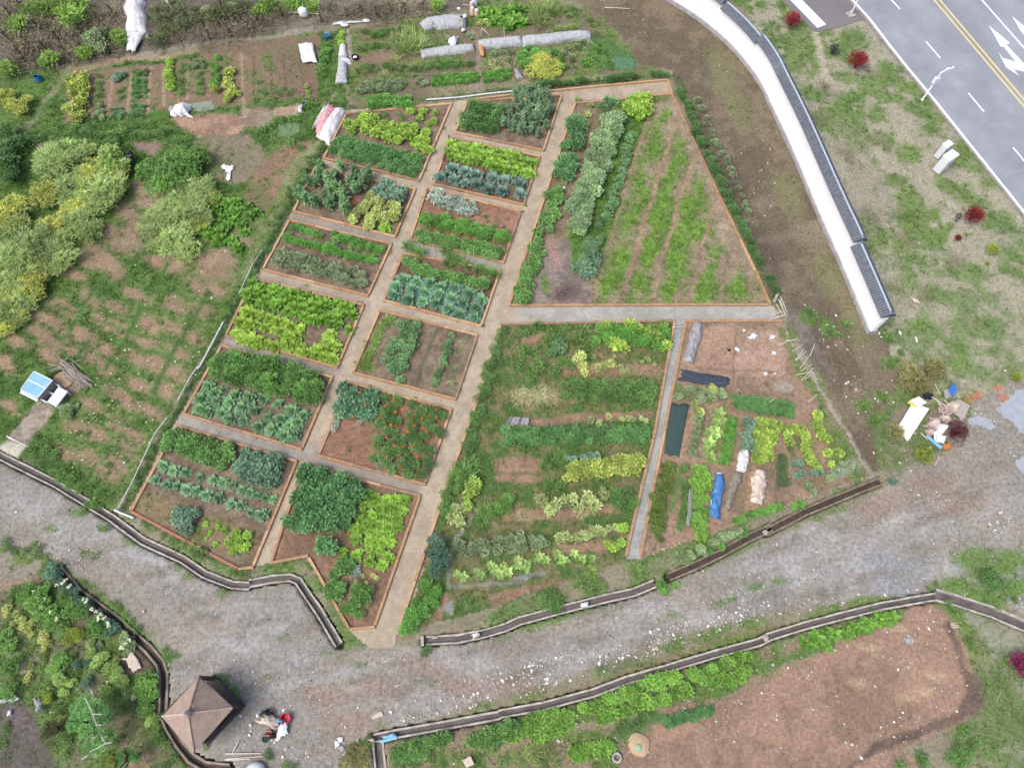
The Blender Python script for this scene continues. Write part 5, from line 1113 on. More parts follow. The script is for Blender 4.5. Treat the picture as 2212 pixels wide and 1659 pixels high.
# O: rows in the weedy bed
K('lime_crop','leafy_vegetable',V_,'leafy yellow-green plant in the top row of the weedy bed',7,[(640,450),(900,500),(990,460),(830,470),(1000,580),(740,580),(930,510),(780,440),(700,570)],82)
K('parsley','leafy_vegetable',V_,'rich green bush in the top row of the weedy bed',7,fill([(590,450),(1040,470),(1010,590),(590,560)],9,3,.4),88)
K('weed','leafy_vegetable',V_,'loose green plant at the left end of the top row',7,[(150,500),(190,470),(230,450),(300,500),(320,530),(400,460),(440,540),(480,520),(520,480),(160,590),(220,600),(280,540),(540,580),(130,600),(450,470)],76)
K('herb_grey','leafy_vegetable',V_,'single rounded green plant below the top row',7,[(340,580),(320,610),(375,590),(355,560)],84)
K('lime_pale','leafy_vegetable',V_,'very pale yellow plant in the second row of the weedy bed',7,[(470,670),(500,700),(490,640),(590,710),(640,690),(670,680),(510,740)],74)
K('pale_leafy','seedling',V_,'small pale plant scattered on the brown second row',7,[(885,650),(900,660),(860,670),(770,720),(730,700),(820,730),(935,690),(570,640),(690,640),(745,730)],34)
K('weed','leafy_vegetable',V_,'low green plant left of the pale yellow plants',7,[(150,710),(190,700),(180,760),(230,680),(350,740),(340,710),(380,670),(400,660),(430,690),(120,690),(210,730)],78)
K('pale_spindle','dry_bean_plant',V_,'pale dried spindly plant in the third row of the weedy bed',7,row([(100,860),(330,860)],6,8)+row([(90,890),(330,900)],5,8),82)
K('weed_dark','herb_bush',V_,'dark dense bush in the right part of the third row',7,fill([(390,790),(950,780),(920,910),(390,900)],13,3,.3),80)
K('potato','potato_plant',V_,'glossy potato plant in the straight fourth row',7,fill([(25,1065),(905,1055),(890,1150),(20,1175)],19,3,.22),70)
K('pale_leafy','seedling',V_,'pale curled plant at the right end above the potato row',7,[(600,1040),(550,1020),(660,1000),(740,1020),(800,1020),(850,1010),(880,1030),(770,1010)],44)
K('fern','herb_bush',V_,'feathery pale green clump left of the yellow row',7,[(310,1260,100),(350,1280,100),(270,1300,90),(370,1240,80),(340,1400,100),(310,1420,90),(370,1430,90)],95)
K('yellow_crop','leafy_vegetable',V_,'yellow-green plant in the fifth row of the weedy bed',7,fill([(410,1290),(870,1230),(850,1330),(410,1380)],11,3,.3),76)
K('kale_blue','leafy_vegetable',V_,'bluish plant behind the left part of the yellow row',7,[(440,1260),(500,1250),(540,1240),(580,1250),(400,1250)],58)
K('fern_kale','leafy_vegetable',V_,'dark green plant at the left of the sixth row',7,[(20,1520),(55,1500),(0,1560),(40,1550)],84)
K('fern','herb_bush',V_,'rounded feathery dark green clump at the left of the sixth row',10,[(1420,110,120),(1470,90,110),(1400,150,100),(1500,110,90),(1550,60,60),(1540,90,60)],110)
K('pale_leafy','leafy_vegetable',V_,'pale tangled plant in the sixth row of the weedy bed',7,[(440,1500),(530,1480),(580,1530),(630,1460),(340,1530),(290,1560),(560,1570),(480,1550),(240,1500),(390,1500)],84)
K('pale_spindle','dry_bean_plant',V_,'dry pale stalks between the sixth row plants',7,[(300,1560),(350,1540),(100,1560),(600,1480),(150,1600),(500,1570)],70)
K('weed_dark','herb_bush',V_,'dark rounded bush at the right end of the sixth row',7,fill([(680,1440),(820,1450),(820,1570),(680,1540)],3,3,.3),76)
K('pale_leafy','leafy_vegetable',V_,'pale green plant in the seventh row of the weedy bed',11,row([(320,270),(450,260),(600,230),(700,210)],12,10)+row([(540,210),(640,230)],3,8),66)
K('bush_lime','leafy_vegetable',V_,'bright green plant at the right end of the lower rows',11,[(730,210),(750,200),(660,310),(700,320),(740,300),(680,330)],62)
K('dusty_bush','herb_bush',V_,'dusty green bush in the seventh row left part',10,fill([(1260,300),(1790,250),(1780,330),(1260,400)],10,2,.3),84)
K('herb_yellow','herb_bush',V_,'spiky yellowish tuft between the seventh row plants',11,[(245,300),(250,270),(550,470),(825,470,110)],72)
K('bigleaf_pale','leafy_vegetable',V_,'broad-leaved pale plant in the lowest row of the weedy bed',10,[(1245,480),(1290,500),(1370,470),(1400,490),(1450,430),(1480,450),(1540,430),(1560,470),(1620,430)],66)
K('bigleaf_pale','leafy_vegetable',V_,'broad-leaved yellowish plant right of centre in the lowest row',11,[(20,450),(110,400),(165,420),(240,380),(280,400),(350,360),(380,400),(450,360),(500,390),(560,390),(0,480),(160,450)],68)
# P
K('weed','weed','plant','green weed around the netted crop at the top of the right plot',7,[(1080,850),(1130,870),(1180,830),(1330,850),(1260,900),(1350,890),(1070,820),(1220,860)],52)
K('shrub_white','leafy_vegetable',V_,'white-flecked plant in the row under the blue netting strip',7,[(1120,850),(1150,840),(1190,880),(1240,850),(1280,830),(1290,880),(1340,870),(1070,880),(1210,890)],66)
K('bush_lime_yellow','leafy_vegetable',V_,'pale bushy plant above the grey-green row of the right plot',7,[(1170,930),(1180,960),(1210,970),(1280,840)],62)
K('dusty_bush','leafy_vegetable',V_,'grey-green plant in the narrow row beside the dark shade net',7,row([(1200,1000),(1190,1080),(1165,1140),(1170,1230)],13,12),60)
K('bigleaf_pale','leafy_vegetable',V_,'broad light green plant in the middle of the right plot',7,[(1330,980,90),(1310,1030,80),(1310,1090,90),(1270,1090,70),(1270,1150,80),(1250,1190,70),(1270,1230,80),(1350,1050,70),(1340,1010,80),(1285,1260,60)],80)
K('parsley','parsley_plant',V_,'dense bright green plant in the narrow curved strip',7,fill([(1385,990),(1430,1010),(1375,1300),(1320,1290)],3,13,.25),42)
K('kale_blue','kale_plant',V_,'dark blue-green kale in the right plot',7,[(1490,1030),(1520,1050),(1500,1080),(1480,1120),(1500,1150),(1470,1180),(1510,1190)],72)
K('potato','ground_herb',V_,'small dark green plant in the dense block at the right plot top',7,fill([(1400,870),(1770,915),(1770,1010),(1420,955)],15,5,.3),44)
K('lime_crop','leafy_vegetable',V_,'yellow-green plant in the looping rows of the right plot',8,fill([(40,1015),(170,1020),(120,1270),(10,1290)],4,8,.3)+row([(170,1040),(240,1090),(230,1170)],7,10)+row([(280,1060),(320,1120),(340,1200),(370,1280),(410,1320)],14,16)+row([(310,1060),(350,1160)],4,10),62)
K('lime_crop','leafy_vegetable',V_,'bright yellow-green plant in the short row near the right corner',8,row([(400,975),(400,1040),(440,1120),(460,1150)],12,14)+[(470,1220),(490,1290),(540,1220)],60)
K('weed','weed','plant','green weed at the dim ends of the looping rows',8,[(250,1170),(240,1200),(330,1100),(290,1170),(260,1230),(580,1180),(600,1210),(570,1250)],50)
K('onion','onion_plant',V_,'fine dark green shoot in the small dense plot of the right bed',8,fill([(170,1230),(215,1230),(240,1420),(160,1430)],4,11,.3),36)
K('kale_blue','leafy_vegetable',V_,'grey-blue plant near the bottom right corner of the right plot',8,[(270,1290),(300,1280),(310,1350),(390,1340),(420,1340),(290,1360)],58)
K('shrub_white','weed','plant','whitish tangled weed in the bottom right corner of the plot',8,[(520,1330),(560,1290),(500,1360),(620,1300),(640,1330),(470,1370),(350,1440),(380,1460),(340,1410)],52)
K('beet','beet_plant',V_,'reddish green plant in the row beside the narrow grey path',7,fill([(980,1280),(1055,1285),(975,1659),(905,1650)],3,12,.3),54)
K('beet','beet_plant',V_,'reddish green plant at the lower end of the grey path row',11,fill([(920,0),(1000,0),(980,300),(915,240)],3,7,.3),54)
K('leafy_bright','bean_plant',V_,'light green climbing plant in the row left of the blue cover',7,fill([(1170,1300),(1265,1310),(1240,1659),(1150,1650)],3,10,.3)+[(1190,1680),(1220,1700),(1200,1640),(1210,1730)],64)
K('weed_dark','flowering_crop',V_,'dark plant with pinkish flecks in the row left of the climbers',7,row([(1110,1390),(1120,1450),(1110,1530),(1100,1600),(1090,1650),(1100,1680)],14,10)+[(1120,1310),(1100,1320)],58)
K('parsley','hedge_shrub','shrub','bright green bush inside the lower edge of the right plot',7,row([(1400,1640),(1480,1610),(1600,1570),(1700,1540)],10,10)+row([(1760,1545),(1820,1530)],2,6),62)
# channel-side plants
K('weed_dark','bush','bush','round green bush between the garden and the middle drainage channel',11,[(310,620),(340,650),(290,670),(330,690),(280,640),(350,680),(310,600)],86,z=0)
K('weed','weed','plant','green weed on the verge above the middle drainage channel',11,[(560,520),(600,540),(520,550),(620,570),(480,540),(580,580),(540,590)],72,z=0)
K('shrub_white','weed','plant','white-flecked weed beside the dark earthy ditch',11,[(1060,370),(1040,400),(1130,400),(1150,380),(1290,290),(1340,270),(1400,250),(1440,230),(1220,350),(1200,330)],62,z=0)
K('parsley','weed','plant','bright green clump between the right plot and the earthy ditch',11,[(1440,260),(1480,240),(1270,350),(1340,330),(1000,570),(960,560),(1060,550),(980,590)],56,z=0)

ew = []
for P_q in (A_, B_, C_, D_, E_, G_, H_, I_, J_, Kb, L_):
    for k in range(4):
        for _ in range(2 if prn.random() < .6 else 1):
            t = prn.random(); a, b = P_q[k], P_q[(k+1) % 4]; cx_, cy_ = sum(p[0] for p in P_q)/4, sum(p[1] for p in P_q)/4
            x_ = a[0]+(b[0]-a[0])*t; y_ = a[1]+(b[1]-a[1])*t; ew.append((x_+(x_-cx_)*.045, y_+(y_-cy_)*.045, prn.uniform(4, 10)))
K('weed', 'edge_weed', 'plant', 'tiny weed at the foot of a timber edge', 0, ew, 8, z=.02)
fl = [(prn.uniform(*r[0]), prn.uniform(*r[1]), prn.uniform(5, 10)) for r in [((300,540),(1060,1200)),((640,820),(1130,1340)),((720,900),(850,1030)),((580,820),(480,620)),((760,960),(230,280)),((830,1020),(690,850))] for _ in range(7)]
K('weed', 'soil_weed', 'plant', 'tiny weed on bare soil between the crops', 0, fl, 7, z=.08)
# ================================================================== SHRUBS AND TREES: crown and trunk each
def trunk_mesh(h=.5, r=.03, seed=1, br=4):
    rn = random.Random(seed); mb = MB(); mb.tube([Vector((0,0,-.02)), Vector((.01,.01,h*.5)), Vector((0,.02,h))], r, 6, r*.5)
    for k in range(br):
        a = rn.uniform(0, 6.28); z = h*rn.uniform(.3, .8); l = rn.uniform(.18, .3)
        mb.tube([Vector((0,.01,z)), Vector((math.cos(a)*l*.5, math.sin(a)*l*.5, z+.1)), Vector((math.cos(a)*l, math.sin(a)*l, z+.16))], r*.5, 5, r*.2)
    bmesh.ops.recalc_face_normals(mb.bm, faces=mb.bm.faces); me = bpy.data.meshes.new('trunk'); mb.bm.to_mesh(me); mb.bm.free(); me.materials.append(M_BARK); return me
TRK = [trunk_mesh(seed=s) for s in range(3)]
def SH(kind, name, cat, label, f, pts, d, z=0, hz=None, j=.12, bloom=None, nb=5):
    ms = pmesh(kind, 'crown')
    if isinstance(pts, tuple): pts = [pts]
    wds = place_words(pts)
    for k, p in enumerate(pts):
        dd = d if len(p) < 3 else p[2]; x, y = c(f, (p[0], p[1])); s = dd*FR[f][2]/S(x, y)*1.12*prn.uniform(1-j, 1+j); zs = s*(hz or prn.uniform(.8, 1.05)); zs = s*prn.uniform(.5, .68) if kind.startswith('willow') else zs
        g = G(x, y, .35*zs)
        e = bpy.data.objects.new(name, None); COL.objects.link(e); e.location = (g.x, g.y, z-.02); e.rotation_euler = (0, 0, prn.uniform(0, 6.28)); e.scale = (s, s, zs); e.empty_display_size = .2
        tag(e, lab(label, wds[k]), cat, label if len(pts) > 1 else None)
        o = bpy.data.objects.new('crown', ms[k % 3]); link(o, e); t = bpy.data.objects.new('trunk', TRK[k % 3]); link(t, e)
        if bloom:
            rn = random.Random(k)
            for q in range(nb):
                b = bpy.data.objects.new('blossom', bloom); link(b, e); a = rn.uniform(0, 6.28); r = rn.uniform(0, .36); b.location = (math.cos(a)*r, math.sin(a)*r, .68-.5*r); b.scale = (.16, .16, .16)
SHB = 'shrub'
# willowy flowering shrubs on the left
SH('willow_y','flowering_shrub',SHB,'yellow-flowering feathery shrub in the large thicket at the left edge',1,[(560,1060,190),(700,1090,150),(350,1360,150),(250,1180,150),(120,640,130),(30,590,120),(470,1270,140),(260,1400,150),(60,1290,170),(290,1160,110)],150)
SH('willow_y','flowering_shrub',SHB,'yellow-green feathery shrub by the left edge above the turf lawn',5,[(230,210,150),(90,380,140),(30,470,110),(250,30,150),(180,250,130),(150,180,130),(60,290,150)],150)
SH('willow','willow_shrub',SHB,'pale green willow-like shrub in the large thicket at the left edge',1,[(340,960,180),(420,1010,190),(500,920,150),(430,1130,190),(620,1150,200),(100,1340,180),(480,1340,190),(200,1480,190),(330,1500,190),(100,1560,190),(380,1560,150),(580,1230,160),(700,1170,150),(450,1200,130),(640,1060,150),(540,1400,120)],180)
SH('willow','willow_shrub',SHB,'pale green willow-like shrub left of the turf allotment',5,[(60,60,180),(180,60,180),(300,60,180),(40,200,180),(110,320,150),(350,20,120),(20,360,140),(120,420,90)],170,hz=1.5)
SH('shrub_lightgreen','shrub',SHB,'light green rounded shrub near the bending person in black',1,[(660,940,150),(640,1000,130),(730,1000,110),(690,980,120),(360,900,120),(430,900,110)],130)
SH('shrub_green','shrub',SHB,'rich green leafy shrub right of the bending person in black',1,[(900,1030,150),(980,1060,160),(1050,990,170),(960,1120,150),(1150,970,150),(1210,960,120),(1030,1100,140),(1090,1030,150),(870,1060,90),(1130,1040,120)],140)
SH('willow','willow_shrub',SHB,'soft grey-green willow-like shrub beside the dark leafy chard',1,[(1150,1130,160),(1080,1200,190),(1180,1210,170),(1010,1300,190),(1100,1310,190),(960,1400,180),(1050,1440,180),(1240,1150,120),(1120,1490,150),(920,1330,120),(1190,1290,130)],170)
SH('willow_y','flowering_shrub',SHB,'yellow-flowering bush at the left end of the leafy chard',1,[(1170,1350,120),(1130,1380,110),(1280,1190,90)],110)
SH('shrub_dark','shrub',SHB,'dark green shrub at the left edge below the blue hose',1,[(30,800,140),(40,1000,150),(30,900,140),(60,1060,120),(120,850,110),(20,950,130)],140)
K('weed_dark','bush','bush','low green bush in the turf below the left vegetable plots',1,row([(430,780),(520,790),(640,830),(720,800)],12,22)+row([(440,850),(700,870)],7,16)+[(820,810),(860,810),(1000,780),(960,800),(1060,840),(1110,850),(1090,900),(160,860),(230,830),(110,920)],84,z=0)
K('weed','weed','plant','green clump on the bank below the pinkish tarpaulin',2,[(60,780),(120,740),(80,820),(180,720),(250,710),(310,690),(330,640),(380,630),(240,860),(300,890),(420,400),(440,360),(440,320),(430,440),(350,600)],70,z=0)
K('chard','chard_plant','vegetable','dark green leafy chard plant in the patch beside the willow-like shrubs',1,[(1310,1195),(1370,1215),(1430,1205),(1490,1235),(1420,1265),(1500,1290),(1300,1245),(1340,1305),(1400,1320),(1360,1350),(1290,1390),(1230,1370),(1450,1350),(1470,1390),(1330,1430),(1390,1440),(1300,1455),(1430,1480),(1540,1270),(1380,1270),(1330,1390),(1250,1410)],100,z=0)
# brush slope at the top left
SH('brush','brush_shrub',SHB,'grey leafless brush on the slope at the top left corner',1,[(40,60,190),(190,130,190),(330,210,200),(470,150,180),(570,90,170),(660,50,150),(100,300,180),(250,260,190),(370,290,170),(20,200,180),(480,270,150),(290,160,170),(600,160,150),(130,220,170),(640,290,120),(60,370,120),(120,20,160)],180)
SH('brush_green','brush_shrub',SHB,'bright green brush on the slope at the top left corner',1,[(380,40,170),(250,60,140),(430,100,160),(330,20,150),(110,140,150),(300,350,130),(180,50,130),(700,210,110),(730,240,80),(40,420,130),(510,310,120),(470,30,140)],150)
SH('shrub_white','flowering_shrub',SHB,'shrub flecked with small white flowers beside the long white sheet',1,[(590,210,150),(610,260,120),(560,230,110)],130)
SH('brush_dark','brush_shrub',SHB,'dark mixed brush right of the long white sheet',1,[(950,60,140),(1010,110,150),(1100,70,160),(1190,60,150),(1290,70,160),(1380,60,150),(1000,170,120),(1090,150,120),(1190,120,120),(910,220,110),(960,230,110),(1330,20,150),(1450,30,140),(1550,60,130)],140)
SH('brush','brush_shrub',SHB,'brown dry brush in the band above the dirt path',1,[(1080,220,110),(1250,190,120),(1380,180,120),(1480,140,130),(1580,120,130),(1420,90,120),(1310,140,120),(1160,200,110)],120)
SH('brush','brush_shrub',SHB,'brown dry brush along the top edge, right of centre plots',2,[(40,110,130),(180,60,130),(480,40,120),(580,60,130),(670,40,130),(760,60,130),(840,30,120),(930,30,130),(1040,20,120),(60,30,130),(420,100,110)],130)
SH('brush_green','brush_shrub',SHB,'green brush along the top edge behind the white standing object',2,[(110,30,120),(250,20,130),(370,40,120),(310,10,120),(1130,30,100),(60,60,110)],120)
K('shrub_white','flowering_crop','plant','white-flecked leafy weed at the top edge beside the brush',1,[(1000,90),(1060,130),(1120,120),(1150,90),(1240,60),(1380,60),(1340,90),(1400,40)],62,z=.3)
# left vegetable plots
K('yellow_crop','flowering_crop','vegetable','tall yellow-flowering plant in the leftmost strip of the left plots',1,row([(440,450),(440,560),(430,700)],7,22)+row([(500,460),(490,600),(470,720)],8,20),82,z=0)
blooms(YB,'yellow_bloom','yellow bloom in the leftmost strip of the left plots','flower',1,[(440,450),(420,470),(455,440),(480,460),(430,500),(450,640),(500,500),(540,530),(415,560),(470,490)],22,.7,'yellow blooms of the left plots')
K('weed','weed','plant','patchy green plant in the second strip of the left plots',1,row([(600,460),(590,560),(580,700)],10,18),50,z=0)
K('shrub_white','low_green','vegetable','pale speckled plant at the lower end of the second strip',1,[(600,640),(590,680),(620,670),(570,700),(610,710)],52,z=0)
K('kale_blue','kale_plant','vegetable','blue-green plant at the top of the third strip',1,[(700,450),(740,450),(720,470),(690,480)],44,z=0)
K('weed','weed','plant','small green plant in the middle of the third strip',1,[(720,545),(735,530),(700,550),(730,580),(710,600)],40,z=0)
K('herb_grey','soft_green','vegetable','dense dark green plant at the lower end of the third strip',1,fill([(670,640),(755,640),(745,715),(660,715)],3,3,.3),40,z=0)
K('potato','rich_green','vegetable','dense dark green plant in the block of the fourth strip',1,fill([(800,465),(890,470),(880,590),(795,585)],4,6,.3),34,z=0)
K('pepper','low_green','vegetable','olive green plant at the top of the fourth strip',1,fill([(810,420),(895,420),(890,460),(805,460)],4,2,.3),34,z=0)
K('herb_grey','soft_green','vegetable','dense green plant at the lower end of the fourth strip',1,fill([(790,625),(875,625),(865,700),(785,695)],4,3,.3),36,z=0)
K('bush_lime','climbing_plant','vegetable','light green plant in the tall narrow row of the left plots',1,row([(1020,360),(1030,450),(1035,545)],9,6)+row([(1005,400),(1020,530)],5,5),52,z=0)
K('weed','low_green','vegetable','small green plant right of the tall narrow row',1,[(1110,390),(1120,410),(1090,480),(1080,510),(1100,540),(1090,560),(1090,420)],48,z=0)
K('shrub_white','flecked_green','vegetable','pale flowering plant at the top of the crowded strip',1,[(1180,370),(1210,370),(1190,395),(1220,400),(1170,400)],48,z=0)
K('weed_dark','low_green','vegetable','olive plant low in the crowded strip',1,row([(1200,430),(1200,570)],10,18),46,z=0)
K('parsley','rich_green','vegetable','deep green plant in the narrow strip left of the yellow one',1,row([(1290,350),(1300,440),(1290,520)],10,20),48,z=0)
K('yellow_crop','mustard_green','vegetable','yellow plant in the bright strip at the right of the left plots',1,row([(1385,410),(1390,500),(1370,610)],12,22)+[(1280,530),(1300,540),(1430,560)],58,z=0)
K('weed','low_green','vegetable','faint green plant at the foot of the brown strips',2,[(80,560),(60,540),(160,550),(180,570),(190,530),(230,560),(150,590),(30,590),(250,540),(50,490),(100,600)],50,z=0)
K('yellow_crop','mustard_green','vegetable','thin yellow plant between the brown strips and the turf',2,[(345,560),(350,590),(345,620),(340,520)],36,z=0)
K('bush_lime','climbing_plant','vegetable','bright yellow-green plant in the column above the white row cover',2,row([(548,200),(550,285)],6,8),44,z=0)
K('parsley','low_green','vegetable','turf-like green clump beside the brown strips',2,[(450,330),(440,370),(460,350),(430,400),(450,270),(470,300)],50,z=0)
# top middle plots
K('weed_dark','low_green','vegetable','rich green low plant at the top left of the middle plots',13,row([(260,220),(400,215),(540,195)],14,16)+row([(300,240),(420,230)],5,8),52,z=0)
K('reed','willowy_crop','plant','feathery yellow-green clump in the middle plots',13,[(500,240,120),(540,290,150),(600,290,140),(640,290,120),(520,330,110),(570,210,100),(460,290,90)],130,z=0,hz=1.2)
K('weed','low_green','vegetable','dull green plant in the second row of the middle plots',13,row([(210,320),(330,310),(420,320)],14,24),48,z=0)
K('weed_dark','low_green','vegetable','patchy plant in the row above the dense green strips',13,row([(220,470),(400,450),(560,450),(700,440)],20,22)+row([(720,450),(880,430),(1010,430)],18,24),52,z=0)
K('reed','willowy_crop','plant','feathery light plant leaning in the third row of the middle plots',13,[(240,470,80),(440,430,90),(470,400,70),(620,440,90),(660,450,80),(400,500,70)],80,z=0)
K('dusty_bush','dusty_green','vegetable','dusty green bush in the row above the top left bed',13,fill([(240,560),(540,540),(540,600),(200,640)],9,3,.3),54,z=0)
K('parsley','rich_green','vegetable','dense dark green plant in the left dense strip of the middle plots',13,fill([(730,510),(1040,490),(1040,550),(730,590)],12,3,.3),46,z=0)
K('parsley','rich_green','vegetable','dense dark green plant in the short strip right of the dirt path',13,fill([(1080,490),(1270,465),(1270,535),(1080,555)],7,3,.3),46,z=0)
K('shrub_white','flecked_green','vegetable','plant with white blossoms above the hedge of the middle plots',13,[(640,540),(660,570),(620,560),(600,510),(680,560),(980,240),(1000,260),(830,260)],50,z=0)
K('bigleaf','broadleaf_green','vegetable','broad upright leafy plant at the top right of the middle plots',13,row([(1060,90),(1200,60),(1320,60)],10,16)+row([(1130,130),(1260,130),(1370,140)],10,12)+[(1080,60),(1180,100),(1310,110),(1350,60),(1250,170)],88,z=0)
K('reed','reedy_crop','plant','tall reedy yellow-green plant at the top right of the middle plots',13,[(1430,60,110),(1480,70,110),(1540,60,110),(1450,130,100),(1590,70,90),(1500,30,100),(1410,20,100),(1620,50,70)],100,z=0,hz=1.3)
K('lime_pale','pale_green','vegetable','pale yellow plant at the left end of the broad upright leaves',13,[(1060,140),(1090,140),(1110,160),(1050,160),(1200,155)],44,z=0)
K('reed','reedy_crop','plant','spiky grey-green tuft in the small bare strip',13,row([(1530,210),(1620,190),(1720,180)],12,12),44,z=0)
K('weed','low_green','plant','green clump at the right margin of the middle plots',13,[(1660,110),(1700,90),(1800,140),(1820,170),(1800,120),(1690,60),(1850,220),(1940,240,50),(1940,420),(1940,450),(1860,300),(1890,340),(1840,360),(1850,390),(1700,450),(1680,410)],56,z=0)
K('pale_spindle','dry_bean_plant','vegetable','grey-green spindly plant below the long white tunnel',13,[(1130,400),(1180,380),(1230,400),(1270,380),(1160,430),(1210,430),(1270,430),(1750,310),(1790,330),(1700,340),(1650,350),(1100,420)],80,z=0)
K('dusty_bush','dusty_green','vegetable','leafy grey-green plant below the long white tunnel',13,[(1140,370),(1200,360),(1260,360),(1620,370),(1670,390),(1710,320),(1640,330),(1180,410),(1250,410),(1760,290),(1800,300)],64,z=0)
K('parsley','rich_green','vegetable','rich green bushy plant beside the yellow flowering bush',13,[(1350,360),(1400,370),(1330,400),(1380,420),(1440,350),(1500,360),(1350,440),(1560,350),(1600,400),(1840,330),(1380,330),(1620,450)],72,z=0)
SH('willow_y','flowering_bush','bush','yellow flowering bush in the right part of the middle plots',13,[(1460,420,110),(1520,430,120),(1440,480,110),(1500,500,120),(1570,470,100),(1480,390,80)],110,bloom=YB,nb=4)
K('bigleaf','broadleaf_green','vegetable','broad-leaved green plant in the turf near the garden corner',13,[(1760,410),(1790,430),(1800,400),(1770,440)],50,z=0)
K('shrub_white','flecked_green','vegetable','pale scrubby plant along the top hedge line',13,row([(1330,590),(1500,570),(1700,560)],8,10)+row([(1760,540),(2100,520)],7,10),48,z=0)
# verge shrubs between wall and road
SH('shrub_crimson','red_shrub',SHB,'round dark crimson shrub by the side road with the white bar',4,(252,128),108,j=0)
SH('shrub_red','red_shrub',SHB,'round bright red shrub on the verge beside the lamp post',4,(650,374),128,j=0)
SH('shrub_red','red_shrub',SHB,'round red shrub on the lower verge with a grey rag beside it',4,(1345,1302),124,j=0)
SH('shrub_crimson','red_shrub',SHB,'very small dim crimson shrub on the lower verge',4,(1252,1436),44,j=0)
SH('shrub_charcoal','dark_shrub',SHB,'dull charcoal-green shrub left of the bright red one',4,(503,302),84,j=0)
SH('shrub_gold','golden_shrub',SHB,'small yellow-green shrub on the lower verge near the road',4,(1456,1506),78,j=0)
SH('shrub_gold','golden_shrub',SHB,'tiny yellow-green shrub under the small golden one',4,(1430,1590),30,j=0)
SH('shrub_gold','golden_shrub',SHB,'round yellow-green shrub below the dumped white panels',8,(1045,1240),118,j=0)
SH('shrub_olive','olive_shrub',SHB,'brown and ochre shrub touching the large white panel',8,(880,1100),116,j=0)
SH('shrub_purple','purple_shrub',SHB,'dark purple shrub behind the dumped rubbish',8,(1240,1100),150,j=0)
SH('shrub_magenta','purple_shrub',SHB,'magenta shrub cut by the right edge of the picture',12,(1625,1030),150,j=0)
SH('shrub_olive','olive_shrub',SHB,'sprawling olive-brown scrub above the dumped panels',8,[(1000,770),(1060,740),(960,720),(1110,700),(1000,830),(1060,800),(1140,720),(940,790)],130,hz=.9)
SH('shrub_dark','dark_shrub',SHB,'dark green shrub on the turf at the right edge below the gravel',12,[(1450,520,120),(1490,540,80)],110)
SH('shrub_gold','golden_shrub',SHB,'yellowish shrub at the right edge beside the wet gravel',8,(1605,765),66,j=0)
K('weed_dark','bush','bush','green bush near the bottom right corner',12,[(1250,1540),(1290,1600),(1330,1580),(1220,1600),(1380,1500),(1340,1520),(1270,1640),(1030,1600),(1050,1620),(910,1640),(1300,1450)],84,z=0)
K('weed','weed','plant','green weed on the bank beside the muddy gully',12,[(1220,700),(1240,730),(1200,670),(1330,900),(1340,940),(1370,960),(1310,880),(1080,580),(1120,550),(1430,640),(1500,700),(1560,560),(1600,650)],56,z=0)
K('shrub_teal','bush','bush','small dark teal bush at the lower right corner of the garden',8,[(840,1390),(860,1400)],54,z=0)
K('weed','weed','plant','green clump on the brown slope by the wall end',8,[(370,370),(350,350),(480,490),(440,470),(520,510),(540,510),(460,520),(560,440),(600,450),(840,540),(860,540),(850,690),(910,620),(400,390)],56,z=0)
K('dusty_bush','weed','plant','pale green weed clump along the brown slope beside the hedge',3,row([(1180,590),(1230,680),(1300,860),(1360,960),(1410,1060),(1450,1180),(1510,1300)],20,12),52,z=0)
# bottom left garden
def tree(kind, name, label, f, p, d, h, clumps, seed=2):
    x, y = c(f, p); s = d*FR[f][2]/S(x, y); g = G(x, y, h*.6); e = empty(name, (g.x, g.y, 0), label, 'tree'); rn = random.Random(seed); rs = np.random.RandomState(seed); P = []
    A, B, alt = clumps
    for k in range(26):
        a = rn.uniform(0, 6.28); r = s*.5*rn.random()**.5*.85; V, F, C = bush(seed+k*7, .7, 4, 130, .13, .45, A, B, alt=alt, pa=.25, up=.3, rc=.3)
        q = s*.30*rn.uniform(.8, 1.2); V = V*q+np.array([math.cos(a)*r, math.sin(a)*r*1.25, h*(.95-.5*(r/(s*.5))**2)*rn.uniform(.75, 1)-q*.5]); P.append((V, F, C))
    V, F, C = join(P); link(bpy.data.objects.new('crown', mesh_np('crown', V, [F], np.clip(C, .01, .8), M_LEAF, True)), e)
    mb = MB(); mb.tube([Vector((0,0,-.1)), Vector((.1,0,h*.5)), Vector((0,.1,h*.85))], .14, 7, .05)
    for k in range(9):
        a = rn.uniform(0, 6.28); l = s*rn.uniform(.25, .42); mb.tube([Vector((0,0,h*rn.uniform(.3,.6))), Vector((math.cos(a)*l*.6, math.sin(a)*l*.6, h*.7)), Vector((math.cos(a)*l, math.sin(a)*l, h*.85))], .06, 5, .02)
    mb.build('trunk', M_BARK, e)
    return e, s
e_, s_ = tree('', 'leafy_tree', 'bushy light green tree with bare pale branches across it, bottom left', 14, (880,960), 520, 3.2, ((84,138,70),(118,170,96),(138,186,112)), 4)
mb = MB()
for a, b_, d_ in [((840,710),(905,850),(950,980)),((905,870),(960,872),(1005,874)),((950,980),(975,978),(998,972)),((1000,1090),(1020,1130),(1038,1158)),((1038,1158),(960,1205),(880,1240)),((860,1280),(830,1300),(800,1315)),((1038,1158),(1080,1150),(1100,1150)),((905,1100),(935,1105),(950,1075)),((890,630),(905,660),(915,690))]:
    pts = [G(*c(14, q), 3.3)-e_.location for q in (a, b_, d_)]; mb.tube(pts, .045, 5, .03)
mb.build('bare_branches', M_BAREB, e_)
e2, _ = tree('', 'brown_conifer', 'dark brown-green conifer behind the bushy light green tree', 14, (560,1010), 270, 2.4, ((66,64,44),(92,90,56),(84,70,54)), 9)
